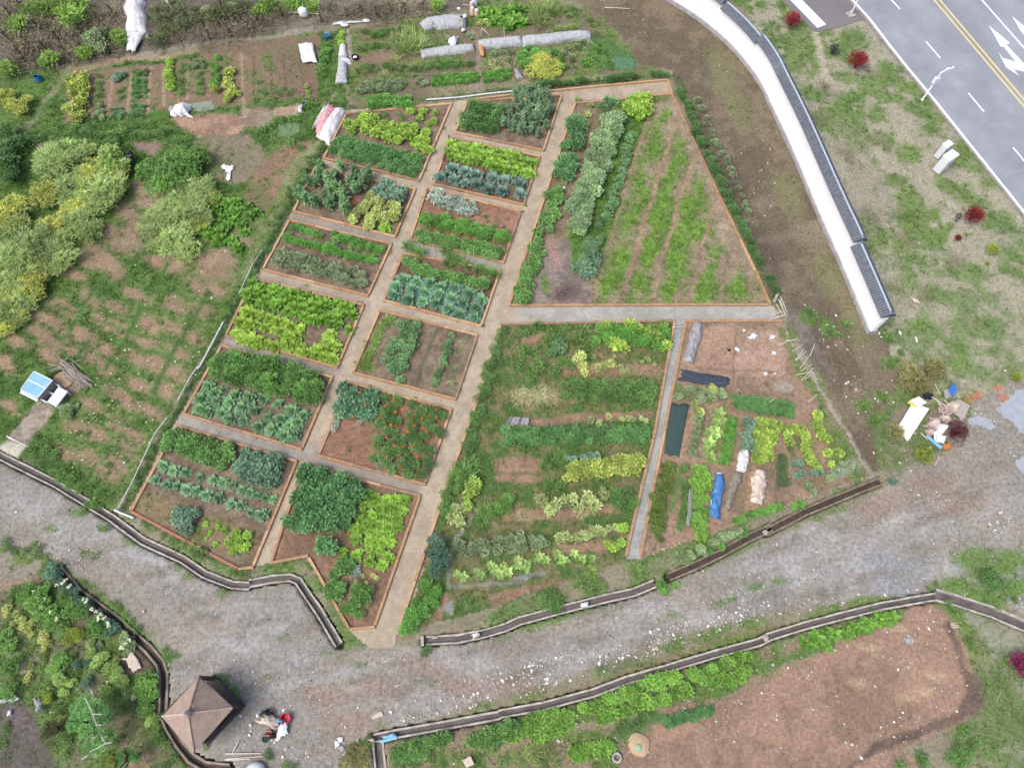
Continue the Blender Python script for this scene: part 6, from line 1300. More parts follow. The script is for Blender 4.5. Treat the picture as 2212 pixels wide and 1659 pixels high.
e3, _ = tree('', 'low_tree', 'bright and teal-leafed low tree at the bottom edge, lower left', 14, (1250,1310), 240, 1.8, ((76,128,54),(106,158,70),(60,118,88)), 12)
SH('shrub_green','shrub',SHB,'dense dark green shrub between the ditch and the bottom left beds',14,[(1440,580,200),(1400,640,180),(1460,680,150),(1430,760,140),(1430,830,130),(1420,540,160)],160)
SH('shrub_lightgreen','shrub',SHB,'bright green shrub in the bottom left garden',14,[(560,340,120),(500,420,110),(600,520,130),(700,560,110),(540,470,100),(960,360,130),(1080,420,130),(1150,440,120),(1200,560,130),(1130,520,120),(1040,630,130),(900,280,120),(620,660,110),(1010,300,110),(1520,920,110),(1470,930,100),(900,170,90)],120)
SH('shrub_gold','golden_shrub',SHB,'yellow-green shrub in the upper part of the bottom left garden',14,[(710,90,150),(780,100,120),(680,140,100),(850,90,80),(470,720,110),(1100,1330,110)],120)
SH('shrub_white','flowering_shrub',SHB,'shrub dusted with white flowers beside the spread white cloth',14,[(1240,190,150),(1210,130,120),(1260,240,110),(1290,200,100),(970,200,90)],130)
SH('shrub_teal','teal_shrub',SHB,'blue-green shrub in the middle of the bottom left garden',14,[(750,390,110),(860,370,80),(850,580,110),(880,510,70),(400,790,110),(370,760,80),(1080,60,150)],100)
SH('shrub_green','shrub',SHB,'green shrub in the upper thicket of the bottom left garden',9,[(170,590,120),(230,650,120),(270,710,120),(320,770,110),(400,640,110),(430,700,110),(480,710,100),(150,620,90),(380,810,90),(250,590,100),(580,800,100),(620,840,80),(370,1010,100),(60,1040,120),(30,900,120),(40,1200,110)],110)
SH('shrub_teal','teal_shrub',SHB,'blue-green cabbage-like shrub in the row beside the lower left ditch',9,[(320,470,100),(340,500,90),(380,550,90),(410,590,90),(450,620,90),(500,660,90),(530,690,80),(600,740,80),(650,780,80),(690,820,80)],88)
blooms(WFm,'white_bloom','white bloom among the blue-green row beside the lower left ditch','flower',9,[(400,520),(380,540),(420,560),(345,560),(610,740),(580,720),(650,790),(630,750),(590,760),(500,640),(520,650),(560,700),(660,800),(760,910),(780,890),(740,930),(230,640),(260,690),(310,720),(340,760),(200,600),(270,640)],40,.75,'white blooms beside the lower left ditch')
K('weed','weed','plant','loose green weed across the bottom left garden',9,row([(60,540),(80,700),(40,900),(120,1000),(250,1000),(330,1100)],16,50)+row([(380,900),(450,1050),(600,1000),(700,1150),(640,1250)],20,50)+row([(300,1200),(350,1350),(420,1600)],10,30)+[(730,1300),(740,1400),(700,1500),(930,1360),(960,1470),(1000,1520),(990,1640),(1030,1600),(780,1280),(130,1180),(110,1140),(0,1520),(30,1400),(20,1440)],70,z=0)
K('lime_pale','pale_green','plant','pale straw-coloured weed in the bottom left garden',9,row([(30,690),(100,760),(200,800),(280,880),(240,940)],16,40)+[(180,1050),(120,1000),(160,1120),(200,700),(700,1010),(680,1060)],56,z=0)
K('weed','weed','plant','green bush along the track edge at the left',9,[(30,290),(60,320),(80,350),(20,340),(200,310),(230,330),(210,370),(150,350),(260,380),(270,420),(250,470),(280,440),(710,700),(740,740),(780,780),(820,820),(690,670),(990,940),(1010,980),(1000,1010),(1060,980),(1240,1530),(1300,1110),(1350,1130),(1400,1170),(1430,1210),(490,110),(640,210)],62,z=0)
K('weed','undergrowth_clump','plant','green undergrowth beside the left end of the drainage channel',5,row([(140,1200),(280,1250),(420,1420),(560,1530),(620,1560)],26,40)+row([(330,1300),(480,1380),(620,1480)],16,40)+row([(200,1130),(300,1200),(360,1260)],10,30),64,z=0)
K('weed','weed','plant','white-flowering weed clump in the turf allotment',5,[(410,960,90),(390,990,80),(430,930,70),(470,1100,50),(520,1110,60),(630,1220,60),(650,1300,60),(640,1340,60),(960,430,44),(1110,470,44),(720,490,44),(700,760,40),(910,745,30),(500,990,40),(620,900,50),(640,960,50),(780,150,50),(1000,160,50),(850,80,60),(480,400,70),(500,430,60)],60,z=0)
blooms(WFm,'white_bloom','scattered white bloom over the turf allotment','flower',5,[(prn.gauss(600,190),prn.gauss(1030,170)) for _ in range(70)]+[(prn.uniform(600,1250),prn.uniform(330,900)) for _ in range(34)],16,.2,'white blooms over the turf allotment')
K('shrub_white','flecked_green','plant','white-flowering bush below the cold frame',5,[(400,950,70),(380,980,60),(430,960,60),(420,1000,60),(460,940,50)],66,z=0)
# bottom right rows
K('bigleaf','broadleaf_green','vegetable','broad-leaved bright green plant in the short row on the brown field',12,row([(400,880),(520,850),(640,820),(760,770),(870,740)],18,9)+[(340,900),(370,910),(470,920)],84,z=0)
K('kale_curly','leafy_green','vegetable','leafy plant at the left of the long lower row',10,row([(850,1570),(960,1540),(1050,1500),(1200,1470)],12,16)+row([(870,1590),(1000,1570),(1080,1550)],8,12)+row([(1330,1510),(1500,1440),(1640,1380)],13,16)+row([(1320,1490),(1640,1450)],10,14),84,z=0)
K('leafy_bright','leafy_green','vegetable','leafy plant amid the long lower row',11,row([(20,1450),(150,1430),(300,1450),(430,1370)],14,20)+row([(160,1380),(300,1350),(440,1340)],9,12)+row([(500,1310),(700,1230),(900,1160),(1100,1090),(1250,1120)],24,22)+row([(580,1360),(760,1300),(960,1240),(1150,1180)],14,16),82,z=0)
K('leafy_bright','mustard_green','vegetable','light green plant at the right end of the long lower row',11,row([(1240,1080),(1330,1040),(1500,980)],9,16)+row([(1260,1130),(1400,1120),(1510,1070)],9,16),74,z=0)
K('bigleaf_pale','broadleaf_green','vegetable','pale broad-leaved plant mixed into the long lower row',11,row([(100,1400),(400,1350)],5,12)+row([(600,1290),(760,1240),(1060,1150)],9,16),58,z=0)
K('kale_dark','kale_plant','vegetable','small dark green plant in the dense dark strip on the brown field',11,fill([(980,1360),(1270,1270),(1290,1330),(990,1410)],14,4,.3),36,z=0)
K('leafy_bright','leafy_green','vegetable','bright green plant in the short block at the bottom edge',11,fill([(410,1540),(680,1490),(680,1560),(440,1610)],6,3,.4),64,z=0)
K('reed','reedy_crop','plant','reedy grey-green clump at the bottom edge left of the bright block',11,[(200,1560,110),(260,1580,120),(140,1590,110),(320,1560,90),(60,1600,100),(180,1640,110),(300,1630,100)],110,z=0)
K('weed','low_green','vegetable','small green plant in the lower rows at the bottom edge',10,[(1100,1600),(1150,1620),(1170,1640),(1060,1600),(1220,1600),(1370,1620),(1380,1590),(1500,1610),(870,1640),(900,1660),(1130,1590)],50,z=0)
SH('shrub_olive','bush','bush','dusty green bush left of the short bottom drainage channel',10,[(610,1580,120),(640,1620,120),(590,1640,120),(680,1600,110),(640,1540,100),(700,1640,90),(670,1560,90)],110,hz=.6)
K('weed_dark','weed','plant','dark green weed around the short bottom drainage channel',10,[(680,1500),(720,1500),(650,1510),(700,1570),(630,1600),(560,1640),(210,1640),(260,1650),(100,1570),(120,1590),(1070,940),(1050,970)],60,z=0)
K('weed','weed','plant','dark ground-hugging plant on the lower field beside the green strip',11,[(740,1390),(780,1430),(820,1400),(860,1370),(760,1440),(720,1420),(880,1340)],60,z=0)

# ================================================================== THINGS
# ---- cloth helpers: real sheets with thickness, folds and a hem lying on the ground
def cloth(name, f, quad, z, m, label, cat, bump=.18, seed=1, n=14, ragged=.08, dome=0.0, th=.03, parent=None, group=None):
    rs = np.random.RandomState(seed); q = [G(*c(f, p), z) for p in quad]
    ctr = sum(q, Vector())/4; ctr.z = 0
    mb = MB(); gr = []
    for j in range(n+1):
        r_ = []
        for i in range(n+1):
            u, v = i/n, j/n
            eu = u+ragged*(float(vn(np.array([v*5.0+seed]), np.array([3.0]), seed)[0])-.5)*abs(2*u-1)**2; ev = v+ragged*(float(vn(np.array([u*5.0]), np.array([7.0+seed]), seed)[0])-.5)*abs(2*v-1)**2
            p = (q[0]*(1-eu)+q[1]*eu)*(1-ev)+(q[3]*(1-eu)+q[2]*eu)*ev
            w = max(0, math.sin(math.pi*min(max(u, 0), 1))*math.sin(math.pi*min(max(v, 0), 1)))**.5
            nz = float(fbm(np.array([p.x*1.7+seed*9]), np.array([p.y*1.7]), seed, 4)[0])
            fold = abs(math.sin((u*1.3+v*.7+nz*1.6)*7+seed))
            p = Vector((p.x-ctr.x, p.y-ctr.y, max(.02, z*1.0*w if z > .3 else z)+bump*w*(nz*1.2+fold*.45)+dome*w))
            r_.append(mb.bm.verts.new(p))
        gr.append(r_)
    for j in range(n):
        for i in range(n): mb.bm.faces.new((gr[j][i], gr[j][i+1], gr[j+1][i+1], gr[j+1][i]))
    g0 = bmesh.ops.extrude_face_region(mb.bm, geom=list(mb.bm.faces)); bmesh.ops.translate(mb.bm, verts=[v for v in g0['geom'] if isinstance(v, bmesh.types.BMVert)], vec=(0, 0, th))
    o = mb.build(name, m, parent, smoothf=True)
    o.location = ctr if parent is None else ctr-parent.location
    if parent is None: tag(o, label, cat, group)
    return o
def tunnel(name, f, pts, widths, h, m, label, cat='row cover', seed=1, wr=.12, seg=12, hoops=0):
    """a cover laid over hoops along a row: wrinkled half-pipe with closed, gathered ends"""
    W0 = [G(*c(f, p)) for p in pts]; sc = FR[f][2]
    n = 26; T = []; L = [0]
    for a, b in zip(W0[:-1], W0[1:]): L.append(L[-1]+(b-a).length)
    ctr = W0[len(W0)//2].copy(); e = empty(name, ctr, label, cat)
    rs = np.random.RandomState(seed); mb = MB(); prev = None
    def pos(t):
        s = t*L[-1]; k = max(i for i in range(len(L)) if L[i] <= s+1e-6); k = min(k, len(W0)-2); u = (s-L[k])/(L[k+1]-L[k])
        wpx = widths[k]*(1-u)+widths[k+1]*u; return W0[k].lerp(W0[k+1], u), wpx*sc/S(*c(f, pts[k])), (W0[k+1]-W0[k]).normalized()
    for i in range(n+1):
        t = i/n; p, w, d = pos(t); nn = Vector((-d.y, d.x, 0)); endf = min(1, min(t, 1-t)*9+.35)**.5
        ring = []
        for k in range(seg+1):
            a = math.pi*k/seg; rr = 1+wr*(float(vn(np.array([t*14+k*.8]), np.array([k*.9+seed*5.]), seed)[0])-.5)*2
            ring.append(mb.bm.verts.new(p-ctr+nn*math.cos(a)*w/2*rr+Vector((0, 0, .02+max(0, math.sin(a))**.8*h*rr*endf))+d*rs.uniform(-.04, .04)))
        if prev:
            for k in range(seg): mb.bm.faces.new((prev[k], prev[k+1], ring[k+1], ring[k]))
        else: first = ring
        prev = ring
    mb.bm.faces.new(first[::-1]); mb.bm.faces.new(prev)
    mb.build('cover_sheet', m, e, smoothf=True)
    for i in range(hoops):
        t = (i+.5)/hoops; p, w, d = pos(t); nn = Vector((-d.y, d.x, 0)); MB().tube([p-ctr+nn*math.cos(math.pi*k/10)*w*.53+Vector((0, 0, .02+math.sin(math.pi*k/10)**.8*h*1.06)) for k in range(11)], .03, 5).build('hoop', M_BAMB, e)
    return e
def sticks(name, label, cat, f, segs, r=.03, m=None, z=.06, lift=.1, seed=3, group=None):
    """a pile or scatter of separate sticks that lie as one heap"""
    mb = MB(); rn = random.Random(seed); o0 = G(*c(f, segs[0][0]))
    for k, s in enumerate(segs):
        P_ = [G(*c(f, q))-o0 for q in s]
        for i, p in enumerate(P_): p.z = z+lift*rn.random()+(rn.uniform(-.01, .02))
        if len(P_) == 2: P_.insert(1, (P_[0]+P_[1])/2+Vector((rn.uniform(-.05, .05), rn.uniform(-.05, .05), .02)))
        mb.tube(P_, r*rn.uniform(.7, 1.2), 5, r*.6)
    o = mb.build(name, m or M_STICK); o.location = o0; return tag(o, label, cat, group)
def single_sticks(name, label, cat, f, segs, r, m, group, z=.05):
    wd = place_words([s[0] for s in segs])
    for k, s in enumerate(segs):
        a, b = G(*c(f, s[0]), z), G(*c(f, s[1]), z+.05); mb = MB(); mb.tube([Vector((0,0,0)), (b-a)*.5+Vector((0,0,.02)), b-a], r, 5, r*.7); o = mb.build(name, m); o.location = a; tag(o, lab(label, wd[k]), cat, group)
# ---- pavilion
pc = G(415.5, 1543, 2.6); pv = empty('pavilion', (pc.x, pc.y, 0), 'square open pavilion with brown pyramid shingle roof beside the gravel track', 'pavilion')
po = pv.location; RC = [G(x, y, 2.45)-po for x, y in ((430,1460.5),(503,1528.6),(419,1623.5),(350,1546.5))]
rc = sum(RC, Vector())/4; AP = rc+Vector((0,0,1.3))
M_SHIN = mat('brown_shingle', (184, 162, 146), .85, 2.2, .2, .2, rgb2=(152, 134, 122)); M_SHIN2 = mat('shingle_gap', (120, 100, 90), .9, 3, .2, .1)
mb = MB()
for i in range(4): mb.face([RC[i], RC[(i+1)%4], AP])
for i in range(4): mb.face([RC[(i+1)%4]+Vector((0,0,-.1)), RC[i]+Vector((0,0,-.1)), rc+Vector((0,0,.85))])
for i in range(4): mb.face([RC[i], RC[i]+Vector((0,0,-.1)), RC[(i+1)%4]+Vector((0,0,-.1)), RC[(i+1)%4]])
mb.build('roof', M_SHIN2, pv)
mb = MB(); NR = 22
for i in range(4):
    a, b = RC[i], RC[(i+1)%4]; nrm = (b-a).cross(AP-a).normalized(); nrm = nrm if nrm.z > 0 else -nrm
    for k in range(NR):
        t0, t1 = k/NR, (k+.72)/NR
        p0, p1 = a.lerp(AP, t0), b.lerp(AP, t0); q0, q1 = a.lerp(AP, t1), b.lerp(AP, t1); u = nrm*.045; v = nrm*.012
        mb.face([p0+u, p1+u, q1+v, q0+v]); mb.face([p0, p1, p1+u, p0+u])
rf = [ch for ch in pv.children if ch.name.startswith('roof')][0]
mb.build('shingle_courses', M_SHIN, rf)
M_RID = mat('pale_ridge_cap', (214, 196, 186), .8, 6, .2, .2, rgb2=(176,152,138))
for i in range(4): MB().bar(RC[i].lerp(AP, .0)+Vector((0,0,.05)), AP+Vector((0,0,.05)), .09, .06).build('ridge_cap', M_SHIN if i % 2 == 0 else M_RID, rf)
fin = MB(); fin.lathe([(.2,0),(.24,.08),(.12,.16),(.2,.3),(.16,.42),(.04,.52),(.01,.7)], 10); fo = fin.build('finial', M_RID, pv, smoothf=True); fo.location = AP
for k in range(4):
    a, b = RC[k].lerp(AP, .74), RC[(k+1)%4].lerp(AP, .74)
    if k in (0, 2, 3): MB().bar(a+Vector((0,0,.06)), a.lerp(b, .5)+Vector((0,0,.06)), .05, .04).build('roof_trim', M_RID, rf)
mb = MB(); PLT = [G(*c(9, p), .32)-po for p in ((1285,1092),(1476,1282),(1245,1520),(1050,1330))]
for i in range(4): pass
mb.prism([(p.x, p.y) for p in PLT], -.05, .3); mb.build('platform', mat('dark_deck', (84,78,78), .8, 2, .2, .2, rgb2=(62,58,60)), pv)
mb = MB(); q = [p.lerp(sum(PLT, Vector())/4, .12) for p in PLT]
for i in range(4): MB().box(q[i].x, q[i].y, 1.42, .2, .2, 2.25, .76).build('post', M_BARK, pv)
for i in (1, 2):
    a, b = q[i], q[(i+1)%4] if i == 1 else q[3]; MB().bar(Vector((a.x,a.y,.72)), Vector((b.x,b.y,.72)), .35, .07).build('bench', mat('dark_bench', (52,48,52), .7, 2, .2, .1), pv)
for i in range(4): MB().bar(Vector((q[i].x,q[i].y,2.45)), Vector((q[(i+1)%4].x,q[(i+1)%4].y,2.45)), .12, .18).build('beam', M_BARK, pv)
# ---- cold frame with pale blue lids
def lid_box(e, quad, z0, z1, th, m, name):
    o = e.location; P_ = [G(*c(16, p), (z0+z1)/2)-o for p in quad]
    return P_
cf = empty('cold_frame', G(90, 835), 'cold frame with pale blue corrugated lids, one lid slid aside over dark planting bays', 'cold frame'); co = cf.location
M_LID = mat('pale_blue_lid', (158, 206, 232), .35, .9, .1, .05, rgb2=(132, 190, 226)); M_WF = mat('white_frame', (232, 236, 238), .6, 2, .1, .1)
def W16(x, y, z): return G(*c(16, (x, y)), z)-co
T = [W16(455,450,1.0), W16(695,570,1.0), W16(500,800,1.0), W16(278,690,1.0)]
mb = MB(); mb.prism([(p.x, p.y) for p in [t.lerp(sum(T, Vector())/4, .05) for t in T]], 0, .85); mb.build('box_wall', M_CONCG, cf)
mb = MB(); mb.prism([(p.x, p.y) for p in T], .92, 1.0); ld = mb.build('lid', M_LID, cf)
a, b = T[0].lerp(T[3], .45), T[1].lerp(T[2], .45); MB().bar(Vector((a.x,a.y,1.02)), Vector((b.x,b.y,1.02)), .1, .04).build('lid_rail', M_WF, ld)
for i in range(4): MB().bar(Vector((T[i].x,T[i].y,1.0)), Vector((T[(i+1)%4].x,T[(i+1)%4].y,1.0)), .07, .09).build('lid_rim', M_WF, ld)
mb = MB(); 
for k in range(22):
    a = T[0].lerp(T[3], (k+.5)/22); b = T[1].lerp(T[2], (k+.5)/22); mb.bar(Vector((a.x,a.y,1.004)), Vector((b.x,b.y,1.004)), .025, .012)
mb.build('lid_ribs', M_LID, ld)
S2 = [W16(262,735,.6), W16(275,700,.6), W16(505,815,.6), W16(490,850,.6)]
mb = MB(); mb.prism([(p.x, p.y) for p in S2], .5, .6); mb.build('lower_flap', M_PALE, cf)
Fq = [W16(705,600,.5), W16(790,645,.5), W16(625,860,.5), W16(535,815,.5)]
for i in range(4): MB().bar(Vector((Fq[i].x,Fq[i].y,.25)), Vector((Fq[(i+1)%4].x,Fq[(i+1)%4].y,.25)), .09, .5).build('bay_wall', M_WF, cf)
a, b = Fq[0].lerp(Fq[3], .5), Fq[1].lerp(Fq[2], .5); MB().bar(Vector((a.x,a.y,.3)), Vector((b.x,b.y,.3)), .09, .44).build('bay_divider', M_WF, cf)
mb = MB(); mb.prism([(p.x, p.y) for p in Fq], .02, .1); mb.build('bay_soil', M_MUDD, cf)
Lq = [W16(785,655,.62), W16(900,715,.62), W16(742,920,.62), W16(632,855,.62)]
mb = MB(); mb.prism([(p.x, p.y) for p in Lq], .56, .62); l2 = mb.build('lid', M_PALE, cf)
mb = MB()
for k in range(16):
    a = Lq[0].lerp(Lq[3], (k+.5)/16); b = Lq[1].lerp(Lq[2], (k+.5)/16); mb.bar(Vector((a.x,a.y,.624)), Vector((b.x,b.y,.624)), .03, .02)
mb.build('lid_ribs', M_PALE, l2)
ly2 = [p.lerp(sum(Lq, Vector())/4, .1) for p in Lq]
for p in ly2: MB().box(p.x, p.y, .28, .08, .08, .56).build('leg', M_WF, cf)
K('weed', 'seedling', 'plant', 'green plant growing in a dark bay of the cold frame', 16, [(700,665),(690,700),(720,640)], 70, z=.1)
# woven disc, stick pile, pole, hole
mb = MB(); mb.lathe([(.0,.1),(.3,.12),(.55,.1),(.62,.05),(.6,0)], 20, cap=False); o = mb.build('woven_mat', mat('woven_straw', (186,158,130), .9, 8, .25, .4), smoothf=True); o.location = G(*c(16,(845,565)), .05); o.scale = (1.45,1.25,1); tag(o, 'round woven straw mat lying beside the stick pile', 'straw mat')
rn = random.Random(4); sg = []
for k in range(46):
    a = (rn.uniform(790, 930), rn.uniform(280, 480)); b = (rn.uniform(1040, 1260), rn.uniform(520, 700)); t = rn.uniform(0, .25); sg.append(((a[0]+(b[0]-a[0])*t, a[1]+(b[1]-a[1])*t), b))
sg += [((670,470),(1110,315)),((700,480),(1000,370)),((660,365),(900,420)),((780,250),(930,480)),((850,430),(1095,700)),((870,440),(1060,660)),((945,285),(1130,440)),((960,255),(800,420)),((720,420),(900,400))]
sticks('stick_pile', 'pile of pale bare sticks beside the cold frame', 'stick pile', 16, sg, .032, M_STICK, .04, .35)
single_sticks('pole', 'white pole lying across the end of the concrete strip', 'pole', 5, [((40,1120),(175,1188)),((45,1128),(95,1150))], .035, M_WHITE, 'white poles on the concrete strip')
# ---- white pipe railing along the left edge of the garden
def pipe_line(label, f, pts, r=.032, h=.35, every=2.2):
    P0 = [G(*c(f, p), h) for p in pts]; e = empty('pipe_rail', (P0[0].x, P0[0].y, 0), label, 'pipe railing'); mb = MB(); mb.tube([p-e.location for p in P0], r, 6); mb.build('pipe', M_WHITE, e)
    W_ = resample(P0, every)
    for p in W_: q = p-e.location; MB().tube([Vector((q.x, q.y, -.05)), Vector((q.x, q.y, h+.05))], .025, 5).build('post', M_PALE, e)
pipe_line('white pipe railing beside the third left bed', 5, [(1580,0),(1520,90),(1440,265)])
pipe_line('thick white pipe railing beside the lettuce bed', 5, [(1345,435),(1290,540),(1205,700),(1190,715)], .06)
pipe_line('short thin pipe railing beside the open blue-green cabbages', 5, [(1190,700),(1140,775),(1070,910)])
pipe_line('long thin white pipe railing ending at the lower left corner', 5, [(1005,1010),(930,1110),(800,1390),(710,1560)])
pipe_line('bent white pipe railing lying at the lower left corner', 5, [(690,1565),(730,1585),(770,1600),(805,1615)], .07, .12, 1.2)
pipe_line('grey-white water pipe along the hedge above the top beds', 13, [(690,680),(900,665),(1100,640),(1285,620)], .07, .1, 3)
# ---- sheets, row covers, tarpaulins
cloth('white_sheet', 1, [(735,-60),(855,-60),(885,190),(755,200)], .5, M_CLOTH, 'long white sheet hanging down the brush slope at the top left', 'sheet', .35, 2, 18, .2)
cloth('white_sheet', 1, [(760,195),(882,185),(820,310),(770,312)], .3, M_CLOTH, 'crumpled lower end of the white sheet on the slope, tapering to the path', 'sheet', .3, 3, 12, .2)
cloth('white_sheet', 2, [(290,265),(375,258),(405,378),(315,375)], .28, M_WHITE, 'rumpled white sheet on the brown strips of the left plots', 'sheet', .25, 5)
tunnel('row_cover', 2, [(562,280),(560,350)], [34,50], .4, M_CLOTH, 'small white row cover below the yellow-green column', seed=2, hoops=0)
tunnel('row_cover', 2, [(565,350),(560,405),(552,510)], [60,52,76], .45, M_NETW, 'long white row cover standing beside the narrow dirt path, left of the plots', seed=4, hoops=2)
cloth('white_sheet', 2, [(540,352),(612,348),(610,368),(540,370)], .5, M_WHITE, 'white strip across the top of the long row cover', 'sheet', .1, 6, 8)
e = empty('tub', G(*c(2,(635,358))), 'black and white tub beside the long white row cover', 'tub'); MB().lathe([(.26,0),(.34,.35),(.3,.36),(.22,.05)], 12, cap=False).build('tub_body', M_BLACK, e, smoothf=True); MB().lathe([(0,.2),(.22,.2),(.2,.24)], 12).build('tub_lid', M_WHITE, e)
e = empty('tarpaulin', G(*c(2,(480,740))), 'white crumpled tarpaulin with a pinkish red stripe at the garden corner', 'tarpaulin')
cloth('white_fold', 2, [(520,625),(585,640),(480,860),(395,800)], .35, M_CLOTH, '', '', .35, 7, 18, .15, parent=e)
cloth('red_fold', 2, [(470,628),(535,622),(430,820),(385,770)], .42, M_REDS, '', '', .3, 8, 16, .2, parent=e)
cloth('white_tail', 2, [(440,650),(490,630),(400,760),(370,775)], .3, M_CLOTH, '', '', .3, 9, 12, .3, parent=e)
e = empty('tarpaulin', G(*c(1,(1085,650))), 'white and clear plastic heap with an orange rag beside the small pond', 'tarpaulin')
cloth('plastic_heap', 1, [(1030,640),(1150,610),(1150,690),(1040,690)], .4, M_WHITE, '', '', .4, 11, 16, .4, parent=e)
cloth('orange_rag', 1, [(1068,600),(1098,602),(1100,640),(1072,640)], .55, M_TERRA, '', '', .2, 12, 8, .4, parent=e)
cloth('clear_fold', 1, [(1015,650),(1060,640),(1060,690),(1025,675)], .3, M_CLEAR, '', '', .3, 13, 10, .4, parent=e)
sheet_poly('pond', c(1,(1155,628),(1275,612),(1300,660),(1230,680),(1170,675)), .05, M_POND); tag([q for q in COL.objects if q.name.startswith('pond')][-1], kind='structure')
sheet_poly('pond', c(2,(170,750),(300,745),(300,800),(240,830),(168,830)), .05, mat('green_pond_water', (120,146,104), .12, 1, .1, .02, rgb2=(104,134,92), spec=.6)); tag([q for q in COL.objects if q.name == 'pond.001'][-1], kind='structure')
for k, (q, l) in enumerate([([(1335,990),(1375,1000),(1370,1030),(1335,1020)], 'white rag at the upper left of the torn scraps on the turf'), ([(1370,1005),(1405,1000),(1400,1040),(1365,1045)], 'white rag at the upper right of the torn scraps on the turf'), ([(1372,1050),(1395,1045),(1395,1095),(1365,1090)], 'white rag lowest of the torn scraps on the turf')]):
    cloth('rag', 1, q, .1, M_WHITE, l, 'rag', .1, 20+k, 8, .5, group='white scraps on the turf')
tunnel('row_cover', 2, [(1040,170),(1100,150),(1180,145),(1300,138)], [66,92,100,96], .7, M_NETW, 'grey mesh tunnel at the top of the middle plots with rags at its end', seed=7, hoops=3)
tunnel('row_cover', 2, [(1032,335),(1150,320),(1260,305),(1350,295)], [60,68,62,56], .5, M_NETW, 'lower grey mesh tunnel left of the narrow dirt path', seed=8, hoops=3)
tunnel('row_cover', 13, [(1045,318),(1180,305),(1340,290)], [76,84,80], .6, M_NETW, 'left half of the longest white tunnel right of the dirt path', seed=9, hoops=2)
tunnel('row_cover', 13, [(1342,292),(1510,280),(1660,260),(1805,250)], [80,78,78,66], .6, M_NETW, 'right half of the longest white tunnel right of the dirt path', seed=10, hoops=3)
cloth('clay_sheet', 13, [(1040,290),(1075,290),(1088,378),(1055,380)], .3, M_TERRA, 'orange-brown sack at the left end of the longest white tunnel', 'sack', .2, 14, 8, .2)
cloth('rag', 13, [(825,255),(900,235),(900,290),(860,305)], .35, M_WHITE, 'bunched white rag among blossoms between the two grey mesh tunnels', 'rag', .3, 15, 10, .7)
cloth('rag', 13, [(1285,470),(1320,480),(1345,535),(1300,540)], .1, M_CLEAR, 'crumpled grey-white plastic scrap right of the short dense green strip', 'rag', .15, 16, 9, .5)
# scarecrow-like pole with rags
e = empty('scarecrow', G(*c(13,(935,200))), 'leaning pole dressed with white rags at the end of the upper mesh tunnel', 'scarecrow')
MB().tube([Vector((0,0,0)), Vector((.0,.2,1.0)), Vector((-.3,.6,1.9))], .04, 6).build('pole', M_BAMB, e)
MB().tube([Vector((-.6,.3,1.2)), Vector((.5,.35,1.3))], .035, 6).build('cross_bar', M_BAMB, e)
for k, (x, y, z, m_, s) in enumerate([(-.3,.6,1.9,M_WHITE,.3),(.3,.35,1.25,M_WHITE,.34),(-.05,.3,1.2,M_BLACK,.22),(-.4,.32,1.1,M_CLOTH,.24),(.1,-.5,.3,M_WHITE,.36)]):
    mb = MB(); bmesh.ops.create_icosphere(mb.bm, subdivisions=2, radius=s*.6)
    rs = random.Random(k)
    for v in mb.bm.verts: v.co *= rs.uniform(.6, 1.25); v.co.z *= .8
    o = mb.build('rag', m_, e); o.location = (x, y, z)
def bucket(name, f, p, label, m, r=.25, h=.42, z=0, cat='bucket', lid=None, group=None):
    e = empty(name, G(*c(f, p), z), label, cat, group); mb = MB(); mb.lathe([(r*.78,0),(r,h),(r*1.08,h),(r*1.05,h-.03),(r*.93,h-.03),(r*.72,.05)], 16, cap=False); mb.bm.faces.new([v for v in mb.bm.verts][-16:]); mb.build('bucket_body', m, e, smoothf=True)
    MB().tube([Vector((r*1.02*math.cos(a), r*.25*math.sin(a)+r*.3, h+.12*math.sin(a))) for a in [k*math.pi/8 for k in range(9)]], .012, 5).build('handle', M_PALE, e)
    if lid: MB().lathe([(0,h-.12),(r*.9,h-.12),(r*.9,h-.08)], 14).build('contents', lid, e)
    return e
bucket('bucket', 2, (470,238), 'blue bucket beside the brown strips under the dirt path', M_BLUE, .3, .5, lid=M_TEAL)
def barrel(f, p, label, m, h=.9, r=.24):
    e = empty('barrel', G(*c(f, p)), label, 'barrel', 'barrels by the top dirt path'); MB().lathe([(r,0),(r*1.06,h*.3),(r,h*.33),(r*1.07,h*.66),(r,h*.7),(r,h),(r*.9,h+.02)], 14).build('barrel_body', m, e, smoothf=True); MB().lathe([(r*.6,h+.01),(r*.6,h+.06),(.01,h+.07)], 12).build('barrel_lid', M_PALE, e)
barrel(13, (1020,45), 'tallest white barrel at the top edge beside the broad upright leaves', M_WHITE, 1.1, .26)
barrel(13, (1000,65), 'off-white narrow barrel left of the tallest one', M_CREAM, .8, .2)
barrel(13, (1003,108), 'off-white barrel at the lower left of the barrel group', M_CREAM, .9)
barrel(13, (1031,110), 'orange-stained barrel at the lower right of the barrel group', mat('stained_cream', (224,190,160), .7, 4, .1, .1), .7)
single_sticks('cane', 'thin pale cane in the small bare strip above the longest tunnel', 'cane', 13, [((1065,195),(1060,255)),((1068,195),(1120,245)),((1216,180),(1220,255)),((935,35),(985,38))], .03, M_BAMB, 'canes of the small bare strip', z=.25)
single_sticks('pole', 'long white pole lying on the brown slope at the top', 'pole', 3, [((630,48),(780,55))], .05, M_BAMB, None)
